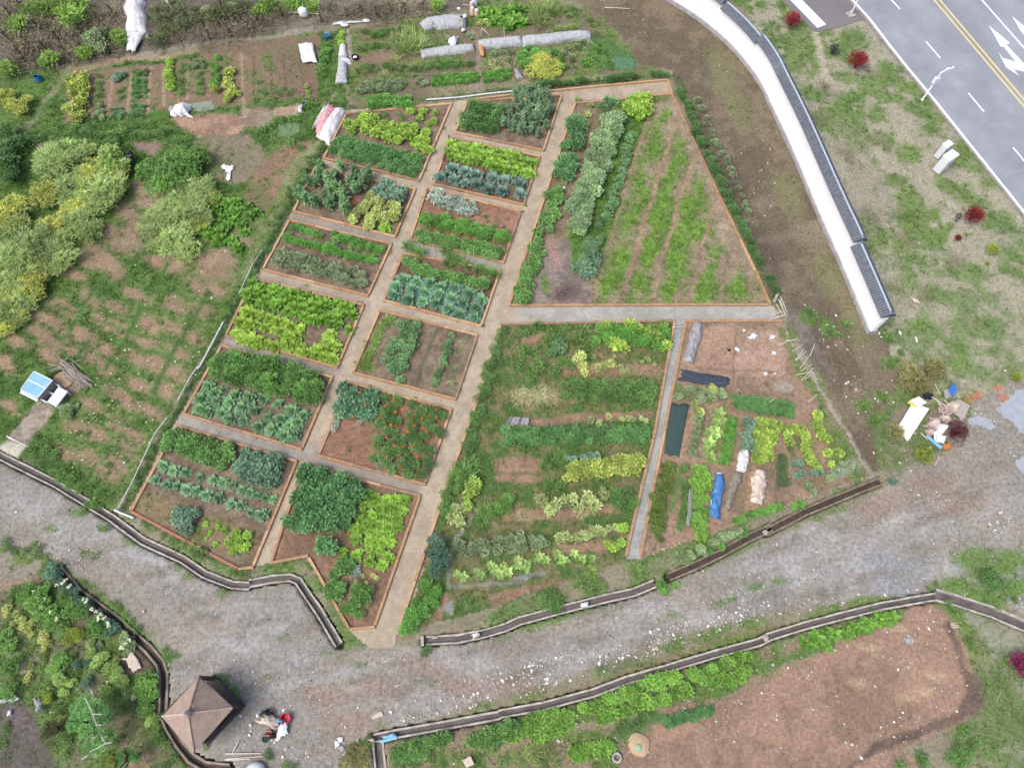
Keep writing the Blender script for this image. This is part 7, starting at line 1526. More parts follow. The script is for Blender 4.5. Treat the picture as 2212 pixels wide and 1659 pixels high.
# standing white bag on crossed poles, top left
e = empty('cloth_stand', G(*c(2,(330,105))), 'white bag draped over crossed poles on the top dirt band', 'draped stand')
MB().tube([Vector((-1.6,.15,.45)), Vector((1.7,-.15,.5))], .035, 6).build('pole', M_BAMB, e); MB().tube([Vector((-1.1,.35,.4)), Vector((1.5,.1,.55))], .03, 6).build('pole', M_STICK, e)
for x in (-.9, 1.0): MB().tube([Vector((x,.1,0)), Vector((x,.1,.5))], .03, 6).build('leg', M_STICK, e)
mb = MB(); mb.lathe([(.42,.15),(.48,.45),(.45,.8),(.3,1.05),(.05,1.12)], 12)
for v in mb.bm.verts: v.co.x *= 1.1+.25*math.sin(v.co.z*9+v.co.y*5); v.co.y *= .8
mb.build('white_bag', M_WHITE, e, smoothf=True)
e = empty('pole_bundle', G(*c(2,(610,148))), 'bundle of pale blue-white poles and bags on the dirt path bend', 'pole bundle')
for k in range(3): MB().tube([Vector((-1.9,-.2+.1*k,.1)), Vector((0,.0+.08*k,.2)), Vector((2.0,.25-.05*k,.15))], .05, 6).build('pole', M_PALE, e)
for x, y in ((-1.0,-.1), (1.6,.25), (-.6,-.4)):
    mb = MB(); bmesh.ops.create_icosphere(mb.bm, subdivisions=2, radius=.28); [setattr(v, 'co', Vector((v.co.x*1.5, v.co.y*.8, v.co.z*.5))) for v in mb.bm.verts]; o = mb.build('bag', M_PALE, e); o.location = (x, y, .22)
# blue hose coil
e = MB()
for k in range(5): e.tube([Vector(((.42-.04*k)*math.cos(a), (.36-.03*k)*math.sin(a), .06+.09*k)) for a in [i*math.pi/10 for i in range(21)]], .05, 6)
o = e.build('hose_coil', M_TEAL, smoothf=True); o.location = G(84, 173, .1); tag(o, 'coil of blue hose lying on the turf at the far left', 'hose'); 
# bucket pair on the bank
bucket('bucket', 2, (335,635), 'small dark blue bucket on the bank above the green pond', M_TEAL, .2, .35)
cloth('rag', 2, [(290,640),(318,630),(315,680),(292,682)], .3, M_CLOTH, 'white sack standing beside the small dark blue bucket', 'sack', .25, 17, 8, .3)
# low boards round the pond bank, tree stump
sticks('fallen_log', 'pale split fallen log at the top edge beside the dark brush', 'log', 1, [((990,-5),(1050,70)),((1005,-5),(1030,60))], .16, M_STICK, .1, .1)
sticks('fallen_branch', 'long bare branch lying across the dark brush', 'branch', 1, [((1080,125),(1180,105),(1300,95))], .06, M_BAREB, .5, .1)
# ---- bending person in dark clothes
def skinned(name, verts, edges, radii, m, parent, sub=2):
    me = bpy.data.meshes.new(name); me.from_pydata([Vector(v) for v in verts], edges, []); me.update(); o = bpy.data.objects.new(name, me); link(o, parent)
    sk = o.modifiers.new('skin', 'SKIN'); sv = me.skin_vertices[0].data
    for i, r in enumerate(radii): sv[i].radius = (r, r) if not isinstance(r, tuple) else r
    sv[0].use_root = True; sk.use_smooth_shade = True; s = o.modifiers.new('sub', 'SUBSURF'); s.levels = sub; s.render_levels = sub
    me.materials.append(m); return o
pe = empty('person', G(289, 352), 'person in dark navy clothes bending far forward over the weeds', 'person'); pe.rotation_euler = (0, 0, math.radians(20))
# pelvis, spine up and forward (+y), neck, head; arms hang down; legs straight, slightly apart
bv = [(0,0,.86),(0,.16,.98),(0,.38,1.02),(0,.52,.95),(0,.60,.84),(0,.66,.74),(.17,.44,.98),(.22,.52,.72),(.18,.58,.47),(.17,.60,.39),(-.17,.44,.98),(-.22,.52,.72),(-.18,.60,.47),(-.17,.62,.39),(.11,-.02,.80),(.15,.04,.46),(.16,-.02,.08),(.17,.12,.04),(-.11,-.02,.80),(-.15,.0,.46),(-.16,-.06,.08),(-.17,.08,.04)]
be = [(0,1),(1,2),(2,3),(3,4),(4,5),(2,6),(6,7),(7,8),(8,9),(2,10),(10,11),(11,12),(12,13),(0,14),(14,15),(15,16),(16,17),(0,18),(18,19),(19,20),(20,21)]
br_ = [.14,.14,.15,.07,.095,.07,.06,.048,.032,.035,.06,.048,.032,.035,.085,.06,.04,.035,.085,.06,.04,.035]
body = skinned('body', bv, be, br_, M_SKIN, pe)
for sx, y in ((1,.60), (-1,.62)):
    for k in range(5):
        x0 = sx*(.17+(.012*(k-2) if k < 4 else -.03)); p0 = Vector((x0, y+.0+(0 if k < 4 else .02), .36)); L = (.075,.085,.08,.062,.055)[k]
        pts = [p0, p0+Vector((.004*(k-2), .012, -L*.55)), p0+Vector((.006*(k-2), .004 if k < 4 else .03, -L))]; MB().tube(pts, .009, 6, .007).build('finger', M_SKIN, body, smoothf=True)
jk = skinned('jacket', [bv[i] for i in (0,1,2,3,6,7,8,10,11,12)], [(0,1),(1,2),(2,3),(2,4),(4,5),(5,6),(2,7),(7,8),(8,9)], [.17,.19,.2,.12,.09,.075,.055,.09,.075,.055], M_NAVY, pe)
tr = skinned('trousers', [(0,0,.88)]+[bv[i] for i in (14,15,16,18,19,20)], [(0,1),(1,2),(2,3),(0,4),(4,5),(5,6)], [.165,.11,.085,.065,.11,.085,.065], M_NAVY, pe)
for sx, y in ((.16,-.02), (-.16,-.06)): mb = MB(); mb.box(sx, y+.06, .045, .1, .27, .09); mb.build('shoe', M_BLACK, pe, bevel=.03, smoothf=True)
mb = MB(); bmesh.ops.create_icosphere(mb.bm, subdivisions=3, radius=.118); o = mb.build('hair', M_HAIR, pe, smoothf=True); o.location = (0, .585, .86); o.scale = (.93, 1.0, 1.02)
# face: nose, eyes, mouth, ears on the head looking down and forward
hd = Vector((0, .64, .78)); fw = Vector((0, .55, -.83)); dn = Vector((0, -.83, -.55))
for sx in (1, -1):
    mb = MB(); bmesh.ops.create_icosphere(mb.bm, subdivisions=1, radius=.013); o = mb.build('eye', M_WHITE, body); o.location = hd+fw*.085+Vector((sx*.033,0,0))-dn*.02
    mb = MB(); bmesh.ops.create_icosphere(mb.bm, subdivisions=1, radius=.028); o = mb.build('ear', M_SKIN, body); o.location = (sx*.098, .61, .80); o.scale = (.4, .8, 1)
MB().tube([hd+fw*.085-dn*.02, hd+fw*.115+dn*.02], .012, 6, .018).build('nose', M_SKIN, body); MB().tube([hd+fw*.09+dn*.045+Vector((-.025,0,0)), hd+fw*.09+dn*.045+Vector((.025,0,0))], .007, 5).build('mouth', M_REDS, body)
# ---- weedy bed and right plot things
e = empty('corrugated_sheet', G(*c(7,(103,1035)), .25), 'small grey corrugated roofing sheet above the potato row', 'roofing sheet')
q = [G(*c(7, p), .3)-e.location for p in ((60,1005),(180,1012),(170,1062),(25,1060))]; mb = MB(); n = 22; prev = None
for i in range(n*2+1):
    t = i/(n*2); a = q[0].lerp(q[1], t); b = q[3].lerp(q[2], t); z = .03*math.sin(i*math.pi/1.0*.9)+.02*(i % 2)
    r_ = [mb.bm.verts.new(a+Vector((0,0,z))), mb.bm.verts.new(b+Vector((0,0,z-.1)))]
    if prev: mb.bm.faces.new((prev[0], prev[1], r_[1], r_[0]))
    prev = r_
mb.build('sheet_metal', mat('weathered_sheet', (178,174,180), .5, 2, .2, .1, rgb2=(146,140,144)), e)
for i in (0, 2, 3): MB().box(q[i].x*.9, q[i].y*.9, -.12, .12, .2, .22).build('brick', M_BRICK, e)
tunnel('row_cover', 7, [(1190,440),(1185,500),(1165,560),(1140,640),(1130,680)], [46,70,64,60,70], .4, M_CLEAR, 'clear wrinkled plastic cover at the top left of the right plot', seed=12, wr=.3)
cloth('netting_strip', 7, [(1090,722),(1375,768),(1372,830),(1083,790)], .12, M_NETB, 'dark slate-blue netting strip lying across the right plot', 'netting', .16, 21, 20, .1)
cloth('shade_net', 7, [(1035,925),(1140,935),(1078,1252),(988,1228)], .1, M_NETG, 'dark green shade net over a seedbed beside the narrow path', 'netting', .07, 22, 16, .06)
tunnel('row_cover', 7, [(1318,1350),(1315,1420),(1300,1500),(1290,1580),(1280,1612)], [40,66,58,66,84], .45, M_BLUE, 'blue tarpaulin wrapped along a row in the right plot', seed=13, wr=.3)
for p, q_ in [((1308,1340),(1338,1352)), ((1270,1500),(1275,1540))]: cloth('rag', 7, [(p[0],p[1]),(q_[0],p[1]+6),(q_[0],q_[1]),(p[0],q_[1]-4)], .3, M_CLOTH, 'pale rag tied to the %s of the blue tarpaulin' % ('top' if p[1] < 1400 else 'side'), 'rag', .12, int(p[0]), 6, .4)
tunnel('net_cover', 7, [(1430,1345),(1415,1400),(1390,1460),(1368,1560)], [60,62,50,40], .35, mat('old_grey_net', (184,176,164), .9, 10, .3, .8, rgb2=(120,112,98), alpha=.85, bs=12), 'rumpled grey netting between the blue and cream covers', seed=14, wr=.35)
tunnel('row_cover', 7, [(1472,1200),(1465,1250),(1450,1340)], [40,66,50], .4, M_CLOTH, 'white crumpled row cover near the middle of the right plot', seed=15, wr=.3)
tunnel('row_cover', 7, [(1570,1330),(1555,1400),(1550,1470),(1540,1530)], [60,90,76,70], .45, M_CREAM, 'cream crumpled row cover right of the blue tarpaulin', seed=16, wr=.35)
cloth('net_cover', 11, [(1140,-30),(1170,-30),(1150,190),(1120,190)], .3, mat('thin_grey_net', (176,182,172), .9, 10, .3, .8, rgb2=(130,140,124), alpha=.8, bs=12), 'thin grey net beside the light green climbers of the right plot', 'netting', .2, 23, 14, .2)
for k, (f, p, s) in enumerate([(8,(140,525),30),(8,(145,620),26),(8,(95,745),24),(7,(1525,520),46),(7,(1435,600),28),(8,(150,745),16),(7,(1380,605),18),(7,(1470,485),18)]):
    cloth('scrap', f, [(p[0]-s/2,p[1]-s/2.5),(p[0]+s/2,p[1]-s/3),(p[0]+s/2.5,p[1]+s/2.5),(p[0]-s/2.2,p[1]+s/3)], .08, M_PALE if k not in (6,) else M_BLACK, lab('small %s plastic scrap on the bare soil of the right plot' % ('black' if k == 6 else 'pale'), (ORD[k] if False else None)), 'scrap', .1, 30+k, 6, .8, group='plastic scraps of the right plot' if k != 6 else None)
# sticks along the right fence line
single_sticks('bamboo_stick', 'bleached bamboo stick leaning out over the right edge weeds', 'stick', 8, [((165,575),(290,530)),((255,610),(320,570)),((270,665),(325,600)),((275,668),(340,610)),((300,715),(355,640)),((360,640),(390,565)),((275,752),(380,735)),((310,785),(385,710)),((330,780),(380,740)),((210,545),(300,545)),((350,918),(405,870)),((115,918),(150,895)),((305,730),(370,690))], .035, M_BAMB, 'bamboo sticks along the right edge', z=.25)
sticks('bamboo_pile', 'heap of bleached bamboo canes at the end of the cross path', 'bamboo pile', 8, [((165,300),(210,400)),((170,310),(205,395)),((175,290),(215,390)),((155,330),(190,400)),((130,320),(180,250)),((150,300),(200,240)),((105,440),(180,370)),((120,410),(200,380)),((125,430),(200,400)),((140,325),(165,260)),((150,410),(220,400)),((110,400),(160,370)),((145,300),(170,240))], .04, M_BAMB, .05, .35)
single_sticks('stick', 'thin pale stick across the top of the narrow grey path', 'stick', 7, [((1035,464),(1105,464))], .03, M_BAMB, None, z=.2)
sticks('brush_heap', 'heap of dry twigs in the lower left corner of the triangular bed', 'twig heap', 7, [((rn.gauss(400,50), rn.gauss(250,28)), (rn.gauss(400,60), rn.gauss(250,34))) for _ in range(60)], .018, mat('grey_twigs', (150,132,126), .9, 6, .3, .2, rgb2=(112,98,94)), .05, .25)
# ---- rubbish dumped at the right
def slab(name, f, quad, z, th, m, label, cat, tilt=0, legs=None, trim=None):
    q = [G(*c(f, p), z) for p in quad]; ctr = sum(q, Vector())/4; e = empty(name, (ctr.x, ctr.y, 0), label, cat); P_ = [p-e.location for p in q]
    mb = MB(); lo = [mb.bm.verts.new(p+Vector((0,0,-th))) for p in P_]; hi = [mb.bm.verts.new(p) for p in P_]
    mb.bm.faces.new(hi); mb.bm.faces.new(lo[::-1]); [mb.bm.faces.new((lo[i], lo[(i+1)%4], hi[(i+1)%4], hi[i])) for i in range(4)]
    mb.build('panel', m, e, bevel=.01)
    if trim: MB().bar(P_[trim[0]]+Vector((0,0,-th/2)), P_[trim[1]]+Vector((0,0,-th/2)), .06, th*1.1).build('edge_trim', trim[2], e)
    return e
slab('dumped_slab', 15, [(800,515),(1008,585),(742,990),(622,805)], .35, .25, M_PLASTER, 'large rectangular white panel dumped on the verge', 'panel')
slab('dumped_slab', 15, [(873,430),(980,508),(860,562),(752,487)], .65, .3, M_PLASTER, 'small white panel with a yellow edge on top of the large one', 'panel', trim=(3,2,mat('yellow_foam',(226,214,120),.8,3,.1,.1)))
slab('grey_board', 15, [(1400,470),(1530,548),(1448,720),(1328,655)], .4, .08, mat('grey_board_face',(188,178,168),.7,.8,.1,.05,rgb2=(168,158,148)), 'square beige-grey board leaning at the top right of the rubbish', 'board')
slab('orange_board', 15, [(1180,1040),(1290,1020),(1285,1095),(1190,1100)], .4, .3, M_ORANGE, 'orange wooden crate piece at the foot of the rubbish', 'crate')
slab('white_board', 15, [(1100,915),(1225,935),(1200,1010),(1120,1000)], .7, .06, M_WHITE, 'tilted white board in the middle of the rubbish', 'board')
slab('white_board', 15, [(1060,880),(1140,860),(1200,1030),(1080,1000)], .5, .06, M_WHITE, 'narrow white board under the tilted one', 'board')
slab('blue_board', 15, [(965,935),(1000,930),(1185,1070),(1150,1100)], .5, .12, M_LBLUE, 'long pale blue board slanting at the foot of the rubbish', 'board')
slab('blue_screen_board', 15, [(1320,255),(1360,340),(1300,432),(1262,340)], .9, .06, M_BLUEB, 'upright bright blue panel at the top of the rubbish', 'panel')
slab('metal_board', 15, [(1190,345),(1262,330),(1300,430),(1215,460)], .6, .06, mat('dull_metal',(166,168,162),.6,2,.1,.1), 'dull grey panel leaning against the bright blue one', 'panel')
cloth('white_sack', 15, [(1150,745),(1262,770),(1250,880),(1145,910)], .8, M_WHITE, 'bulging white sack on the dumped rubbish beside the purple shrub', 'sack', .35, 41, 14, .25)
cloth('rag', 15, [(1285,480),(1440,480),(1400,590),(1320,660)], .4, M_CREAM, 'holed cream cloth draped over the beige-grey board', 'rag', .25, 42, 14, .7)
cloth('rag', 15, [(1040,690),(1150,680),(1170,800),(1000,830)], .35, M_PINK, 'pinkish cloth in the middle of the rubbish', 'rag', .3, 43, 12, .6)
cloth('rag', 15, [(1000,830),(1080,820),(1070,920),(990,930)], .35, M_PINK, 'lower pinkish cloth above the pale blue board', 'rag', .3, 44, 12, .6)
cloth('rag', 15, [(1170,650),(1300,690),(1280,760),(1170,730)], .4, M_CREAM, 'cream rag between the pink rings and the white sack', 'rag', .3, 45, 10, .6)
wr_ = [(1190,575),(1170,610),(1165,635),(1200,672),(1215,640)]
for k, p in enumerate(wr_):
    mb = MB(); mb.tube([Vector((.42*math.cos(a), .16*math.sin(a), .2+.08*k+.04*math.sin(a*2))) for a in [i*math.pi/8 for i in range(17)]], .06, 6); o = mb.build('plastic_ring', M_PINK, smoothf=True); o.location = G(*c(15, p)); o.rotation_euler = (0, 0, .3*k-.5); tag(o, lab('pinkish loop of scrap in the stack of rings on the rubbish', place_words(wr_)[k]), 'scrap', 'pink rings in the rubbish')
e = empty('shovel', G(*c(15,(975,420)), .3), 'dark blue round-bladed shovel with a long pale handle on the rubbish', 'shovel')
mb = MB(); mb.lathe([(0,.0),(.3,.03),(.42,.1),(.43,.13)], 16, cap=False); o = mb.build('blade', M_NAVY, e, smoothf=True); o.scale = (1.1,.9,1); MB().tube([Vector((.3,-.15,.1)), Vector((1.1,-.9,.15)), Vector((1.6,-1.5,.05))], .035, 6).build('shovel_handle', M_BAMB, e)
single_sticks('stick', 'pale stick poking out of the dumped rubbish', 'stick', 15, [((1100,475),(1140,545)),((1360,390),(1390,460)),((900,895),(985,985)),((1200,480),(1260,540)),((930,800),(1000,820)),((1135,1195),(1075,1315)),((1075,270),(1150,410))], .04, M_BAMB, 'sticks around the rubbish', z=.2)
cloth('rag', 4, [(1235,1295),(1265,1290),(1280,1315),(1245,1330)], .12, mat('grey_rag',(120,114,108),.9,5,.3,.4,rgb2=(70,64,62)), 'grey-black rag beside the round red verge shrub', 'rag', .2, 46, 8, .5)
cloth('rag', 8, [(975,290),(1025,310),(1020,328),(985,322)], .1, M_CREAM, 'cream and brown scrap on the verge by the wall end', 'rag', .12, 47, 8, .5)
cloth('rag', 8, [(895,488),(915,495),(912,513),(900,508)], .06, M_WHITE, 'small white scrap below the wall end', 'rag', .06, 48, 6, .4)
cloth('rag', 8, [(990,520),(1004,525),(1010,550),(1002,556)], .06, M_WHITE, 'thin white scrap right of the wall end', 'rag', .06, 49, 6, .4)
# ---- puddles: smooth water held in the gravel
def puddle(f, pts, label=None):
    P0 = []
    pts = c(f, *pts); n = len(pts)
    for i in range(n):
        a, b = pts[i], pts[(i+1)%n]
        for k in range(5): P0.append((a[0]+(b[0]-a[0])*k/5+prn.uniform(-2.4,2.4), a[1]+(b[1]-a[1])*k/5+prn.uniform(-2,2)))
    o = sheet_poly('puddle', P0, .028, MATS.get('puddle_water') or mat('puddle_water', (176,184,194), .22, 1.6, .1, .05, rgb2=(164,166,168), spec=.8)); tag(o, kind='structure')
puddle(8, [(1480,960),(1560,900),(1600,850),(1700,820),(1720,1120),(1620,1100),(1580,1040),(1530,1010)])
puddle(8, [(1310,1020),(1370,1000),(1440,1020),(1480,1070),(1440,1085),(1390,1060),(1320,1055)])
puddle(8, [(1590,1280),(1640,1240),(1720,1240),(1720,1370),(1620,1330)])
# ---- cabinets and lamp posts by the road
def cabinet(f, base, w, d, h, rot, label):
    p = G(*c(f, base)); e = empty('electrical_cabinet', p, label, 'cabinet', rz=math.radians(rot)); MB().box(0,0,.06,w+.15,d+.15,.12).build('plinth', M_CONCG, e); MB().box(0,0,.12+h/2,w,d,h).build('body', M_CAB, e, bevel=.02); mb = MB(); mb.box(0,0,.12+h+.04,w+.06,d+.06,.08); mb.build('roof_cap', M_PLASTER, e, bevel=.015)
    for sx in (-1, 1): dr = MB().box(sx*w*.24,-d/2-.012,.12+h*.5,w*.44,.02,h*.86).build('door', M_CAB, e, bevel=.008); MB().box(sx*w*.06,-d/2-.035,.12+h*.55,.03,.03,.16).build('handle', M_BLACK, dr)
    return e
cabinet(4, (1140,1025), 1.25, .75, 1.75, 35, 'large pale electrical cabinet standing on the verge')
cabinet(4, (1133,945), .85, .55, 1.45, 35, 'smaller pale electrical cabinet behind the large one')
slab('concrete_pad', 4, [(1160,1050),(1195,1010),(1215,1045),(1185,1062)], .05, .08, M_CONCG, 'small concrete pad in front of the large cabinet', 'slab')
e = empty('camera_post', G(*c(4,(1037,605))), 'white roadside post with a box and camera arm reaching over the road', 'camera post')
MB().lathe([(.16,0),(.16,.06),(.08,.1),(.075,3.3),(.07,3.32)], 10).build('post', M_WHITE, e, smoothf=True)
MB().box(.05,.05,2.35,.5,.34,.62,.3).build('control_box', M_WHITE, e, bevel=.02)
MB().tube([Vector((0,0,3.25)), Vector((.35,.1,3.5)), Vector((.9,.25,3.55))], .05, 8).build('arm', M_WHITE, e)
MB().box(.55,.16,3.55,.34,.22,.18,.25).build('camera_housing', M_WHITE, e, bevel=.02); MB().box(1.0,.3,3.6,.26,.18,.14,.5).build('camera_head', M_PALE, e, bevel=.02); MB().tube([Vector((.9,.25,3.55)),Vector((.92,.3,3.85))], .02, 5).build('antenna', M_WHITE, e)
e = empty('lamp_post', G(*c(4,(605,92))), 'white lamp post on a square base beside the side road', 'lamp post'); MB().box(0,0,.06,.8,.8,.16,.5).build('base', M_CONC, e, bevel=.02)
MB().lathe([(.14,.1),(.09,.3),(.07,7.0),(.06,7.05)], 10).build('post', M_WHITE, e, smoothf=True); MB().tube([Vector((0,0,6.9)), Vector((.5,.3,7.2)), Vector((1.4,.8,7.3))], .05, 8).build('arm', M_WHITE, e); MB().box(1.6,.9,7.28,.7,.25,.12,.5).build('lamp_head', M_PALE, e, bevel=.02)
# ---- lower left rubbish, scraps, planks
e = empty('plastic_bin', G(*c(17,(498,345)), 0), 'bright red plastic tub beside the rubbish heap at the pavilion', 'tub'); MB().lathe([(.24,0),(.33,.4),(.36,.42),(.33,.42),(.22,.06),(0,.06)], 7, cap=False).build('tub_body', M_RED, e)
cloth('sack', 17, [(268,365),(325,295),(425,360),(400,445)], .3, M_CREAM, 'cream sack at the upper left of the pavilion rubbish heap', 'sack', .3, 51, 12, .4)
cloth('sack', 17, [(425,400),(495,375),(518,460),(428,512)], .3, M_WHITE, 'flat white bag at the lower right of the pavilion rubbish heap', 'bag', .2, 52, 12, .3)
cloth('sack', 17, [(415,340),(450,340),(480,385),(400,380)], .35, M_LBLUE, 'pale blue bag in the middle of the pavilion rubbish heap', 'bag', .3, 53, 10, .5)
cloth('rag', 17, [(335,330),(380,345),(385,390),(345,380)], .5, mat('dark_red_fabric',(142,72,72),.8,4,.2,.4,rgb2=(110,60,62)), 'dark red rag lying on the cream sack', 'rag', .2, 54, 8, .6)
cloth('rag', 17, [(300,290),(350,265),(390,310),(320,320)], .3, M_BLACK, 'black bag behind the cream sack of the pavilion rubbish', 'bag', .3, 55, 10, .5)
cloth('rag', 17, [(250,300),(285,290),(280,340),(255,340)], .2, M_WHITE, 'small white scrap at the left end of the pavilion rubbish', 'rag', .2, 56, 8, .5)
cloth('rag', 17, [(372,420),(400,390),(425,430),(390,450)], .4, M_PINK, 'pinkish rag under the flat white bag', 'rag', .2, 57, 8, .5)
bucket('bucket', 17, (360,462), 'orange-red bucket at the bottom of the pavilion rubbish heap', mat('orange_red_plastic',(222,72,42),.5,4,.1,.1), .2, .3)
bucket('bucket', 17, (340,500), 'green tub lowest in the pavilion rubbish heap', M_GREENP, .26, .3, lid=M_BLACK)
cloth('rag', 17, [(370,470),(405,460),(420,500),(370,510)], .25, M_BLACK, 'black scrap beside the green tub', 'bag', .2, 58, 8, .5)
for k, (x, y, s) in enumerate([(470,280,28),(490,268,14),(463,322,16),(470,290,14),(205,400,26),(208,448,16),(196,478,26),(372,512,26),(398,540,18),(410,515,22),(377,327,30),(124,325,20),(465,655,26),(965,415,16),(1070,258,18),(540,440,12)]):
    mb = MB(); bmesh.ops.create_icosphere(mb.bm, subdivisions=2, radius=.5); rs = random.Random(k)
    for v in mb.bm.verts: v.co = Vector((v.co.x*rs.uniform(.8,1.15), v.co.y*rs.uniform(.7,1.1), v.co.z*.5))
    o = mb.build('white_stone', M_WHITE, smoothf=True); p = c(17, (x, y)); s_ = s*.2686/S(*p); o.location = G(p[0], p[1], .08); o.scale = (s_, s_, s_); tag(o, 'small white lump on the ground around the pavilion rubbish', 'stone', 'white lumps around the pavilion rubbish')
cloth('rag', 17, [(898,500),(952,496),(948,536),(925,540)], .1, M_WHITE, 'upper white plastic piece left of the green bush at the bottom', 'scrap', .08, 61, 8, .2)
cloth('rag', 17, [(880,530),(920,520),(925,560),(885,588)], .12, M_WHITE, 'lower white plastic piece left of the green bush at the bottom', 'scrap', .08, 62, 8, .2)
slab('plank', 17, [(910,575),(945,565),(982,625),(945,648)], .12, .06, mat('grey_plank',(186,180,178),.8,2,.2,.1), 'short grey plank under the white plastic pieces', 'plank')
slab('plank', 17, [(1178,325),(1258,288),(1270,322),(1185,355)], .1, .06, M_CREAM, 'pale plank lying alone on the lower gravel track', 'plank')
cloth('rag', 17, [(1312,285),(1350,280),(1345,300),(1335,318)], .08, M_WHITE, 'small white scrap right of the lone pale plank', 'scrap', .08, 63, 7, .6)
cloth('rag', 17, [(1055,515),(1070,510),(1082,545),(1068,552)], .1, M_WHITE, 'narrow white shell-like scrap above the green bush', 'scrap', .1, 64, 7, .3)
cloth('rag', 17, [(1145,512),(1200,505),(1205,535),(1180,535)], .2, M_CREAM, 'cream scrap at the head of the bottom drainage channel', 'scrap', .12, 65, 7, .3)
cloth('blue_tarpaulin', 17, [(1262,490),(1355,460),(1385,492),(1275,515)], .15, M_LBLUE, 'pale blue tarpaulin lying over the lower drainage channel', 'tarpaulin', .14, 66, 12, .15)
slab('blue_board', 17, [(1245,525),(1380,492),(1383,512),(1250,545)], .2, .06, M_LBLUE, 'long pale blue board below the blue tarpaulin', 'board')
slab('hatch', 17, [(1908,680),(1975,648),(2005,715),(1938,742)], .3, .25, mat('pale_hatch',(214,198,178),.8,1.5,.1,.1), 'cream two-part wooden box lid at the bottom edge', 'box', trim=(0,2,M_CREAM))
single_sticks('bamboo_pole', 'long pale bamboo pole on the ground right of the pavilion', 'pole', 17, [((0,628),(285,626)),((0,672),(300,650)),((60,625),(110,525)),((0,678),(200,672))], .045, M_BAMB, 'bamboo poles by the pavilion')
e = empty('water_tank', G(*c(17,(250,790))), 'white ribbed round tank top cut by the bottom edge', 'tank'); mb = MB(); mb.lathe([(.95,0),(.95,.5),(.8,.75),(.45,.92),(.1,.98)], 28)
mb.build('tank_body', mat('ribbed_white',(228,236,236),.5,1,.05,.05), e, smoothf=True); mb = MB()
for k in range(28): a = k*math.pi/14; mb.bar(Vector((math.cos(a)*.95, math.sin(a)*.95, .5)), Vector((math.cos(a)*.12, math.sin(a)*.12, 1.0)), .03, .03)
mb.build('tank_ribs', M_PALE, e); e.scale = (.72,.72,.72)
cloth('white_cloth', 14, [(1300,260),(1360,335),(1395,410),(1310,465)], .12, M_CREAM, 'spread cream cloth pegged by its corners beside the lower left ditch', 'cloth', .08, 71, 14, .1)
COL.objects[-1]
cloth('white_cloth', 14, [(1215,335),(1298,262),(1330,400),(1312,460)], .1, M_CREAM, 'torn left part of the cream cloth by the ditch', 'cloth', .08, 72, 12, .35)
slab('plank', 14, [(1305,675),(1350,695),(1310,745),(1275,730)], .12, .07, M_CREAM, 'short pale board beside the dense green shrub, bottom left', 'board')
cloth('clear_sheet', 14, [(75,740),(150,690),(190,715),(120,760)], .25, M_PALE, 'leaf-shaped pale plastic at the left edge of the bottom garden', 'plastic sheet', .1, 73, 10, .3)
cloth('clear_sheet', 14, [(80,840),(115,830),(110,880),(70,890)], .15, M_PALE, 'small pale plastic piece below the leaf-shaped one', 'plastic sheet', .1, 74, 8, .4)
cloth('clear_sheet', 14, [(-60,720),(60,715),(80,745),(-50,780)], .2, M_PALE, 'pale plastic strip running off the left edge of the bottom garden', 'plastic sheet', .1, 75, 8, .3)
cloth('clear_sheet', 14, [(330,720),(400,715),(430,800),(370,850)], .3, M_CLEAR, 'crumpled milky plastic beside the yellow bush of the bottom garden', 'plastic sheet', .2, 76, 10, .5)
cloth('dark_sack', 9, [(790,850),(830,855),(825,885),(795,878)], .15, M_BLACK, 'dark sack lying in the lower left ditch', 'sack', .2, 77, 8, .3)
cloth('clear_sheet', 10, [(1330,850),(1375,835),(1385,860),(1345,875)], .12, M_CLOTH, 'white rag lying in the middle drainage channel', 'rag', .15, 78, 8, .4)
cloth('clear_sheet', 11, [(485,665),(530,655),(535,685),(490,690)], .12, M_PALE, 'pale bluish sheet lying in the middle drainage channel', 'plastic sheet', .12, 79, 8, .2)
for f, p, s, l in [(11,(1600,238),34,'round pale stone bridging the earthy ditch'),(12,(95,875),40,'large pale stone on the long lower drainage channel'),(3,(385,1135),24,'white stone at the left edge of the triangular bed'),(3,(272,1310),30,'grey-white stone among the edge greens of the triangular bed'),(9,(865,712),16,'lone white stone in the middle of the gravel track')]:
    mb = MB(); bmesh.ops.create_icosphere(mb.bm, subdivisions=2, radius=.5); [setattr(v, 'co', Vector((v.co.x*(1+.2*math.sin(v.co.y*7)), v.co.y, v.co.z*.6))) for v in mb.bm.verts]; o = mb.build('stone', M_CLOTH if s < 30 else M_CONC, smoothf=True); q = c(f, p); s_ = s*.3582/S(*q); o.location = G(q[0], q[1], .1); o.scale = (s_,)*3; tag(o, l, 'stone')
slab('stone_block', 10, [(1028,863),(1046,863),(1048,922),(1030,922)], .22, .3, M_CONC, 'upright concrete end block of the middle drainage channel', 'block')
slab('stone_block', 10, [(1092,865),(1130,860),(1132,875),(1095,880)], .14, .16, M_CONC, 'small concrete block beside the middle drainage channel end', 'block')
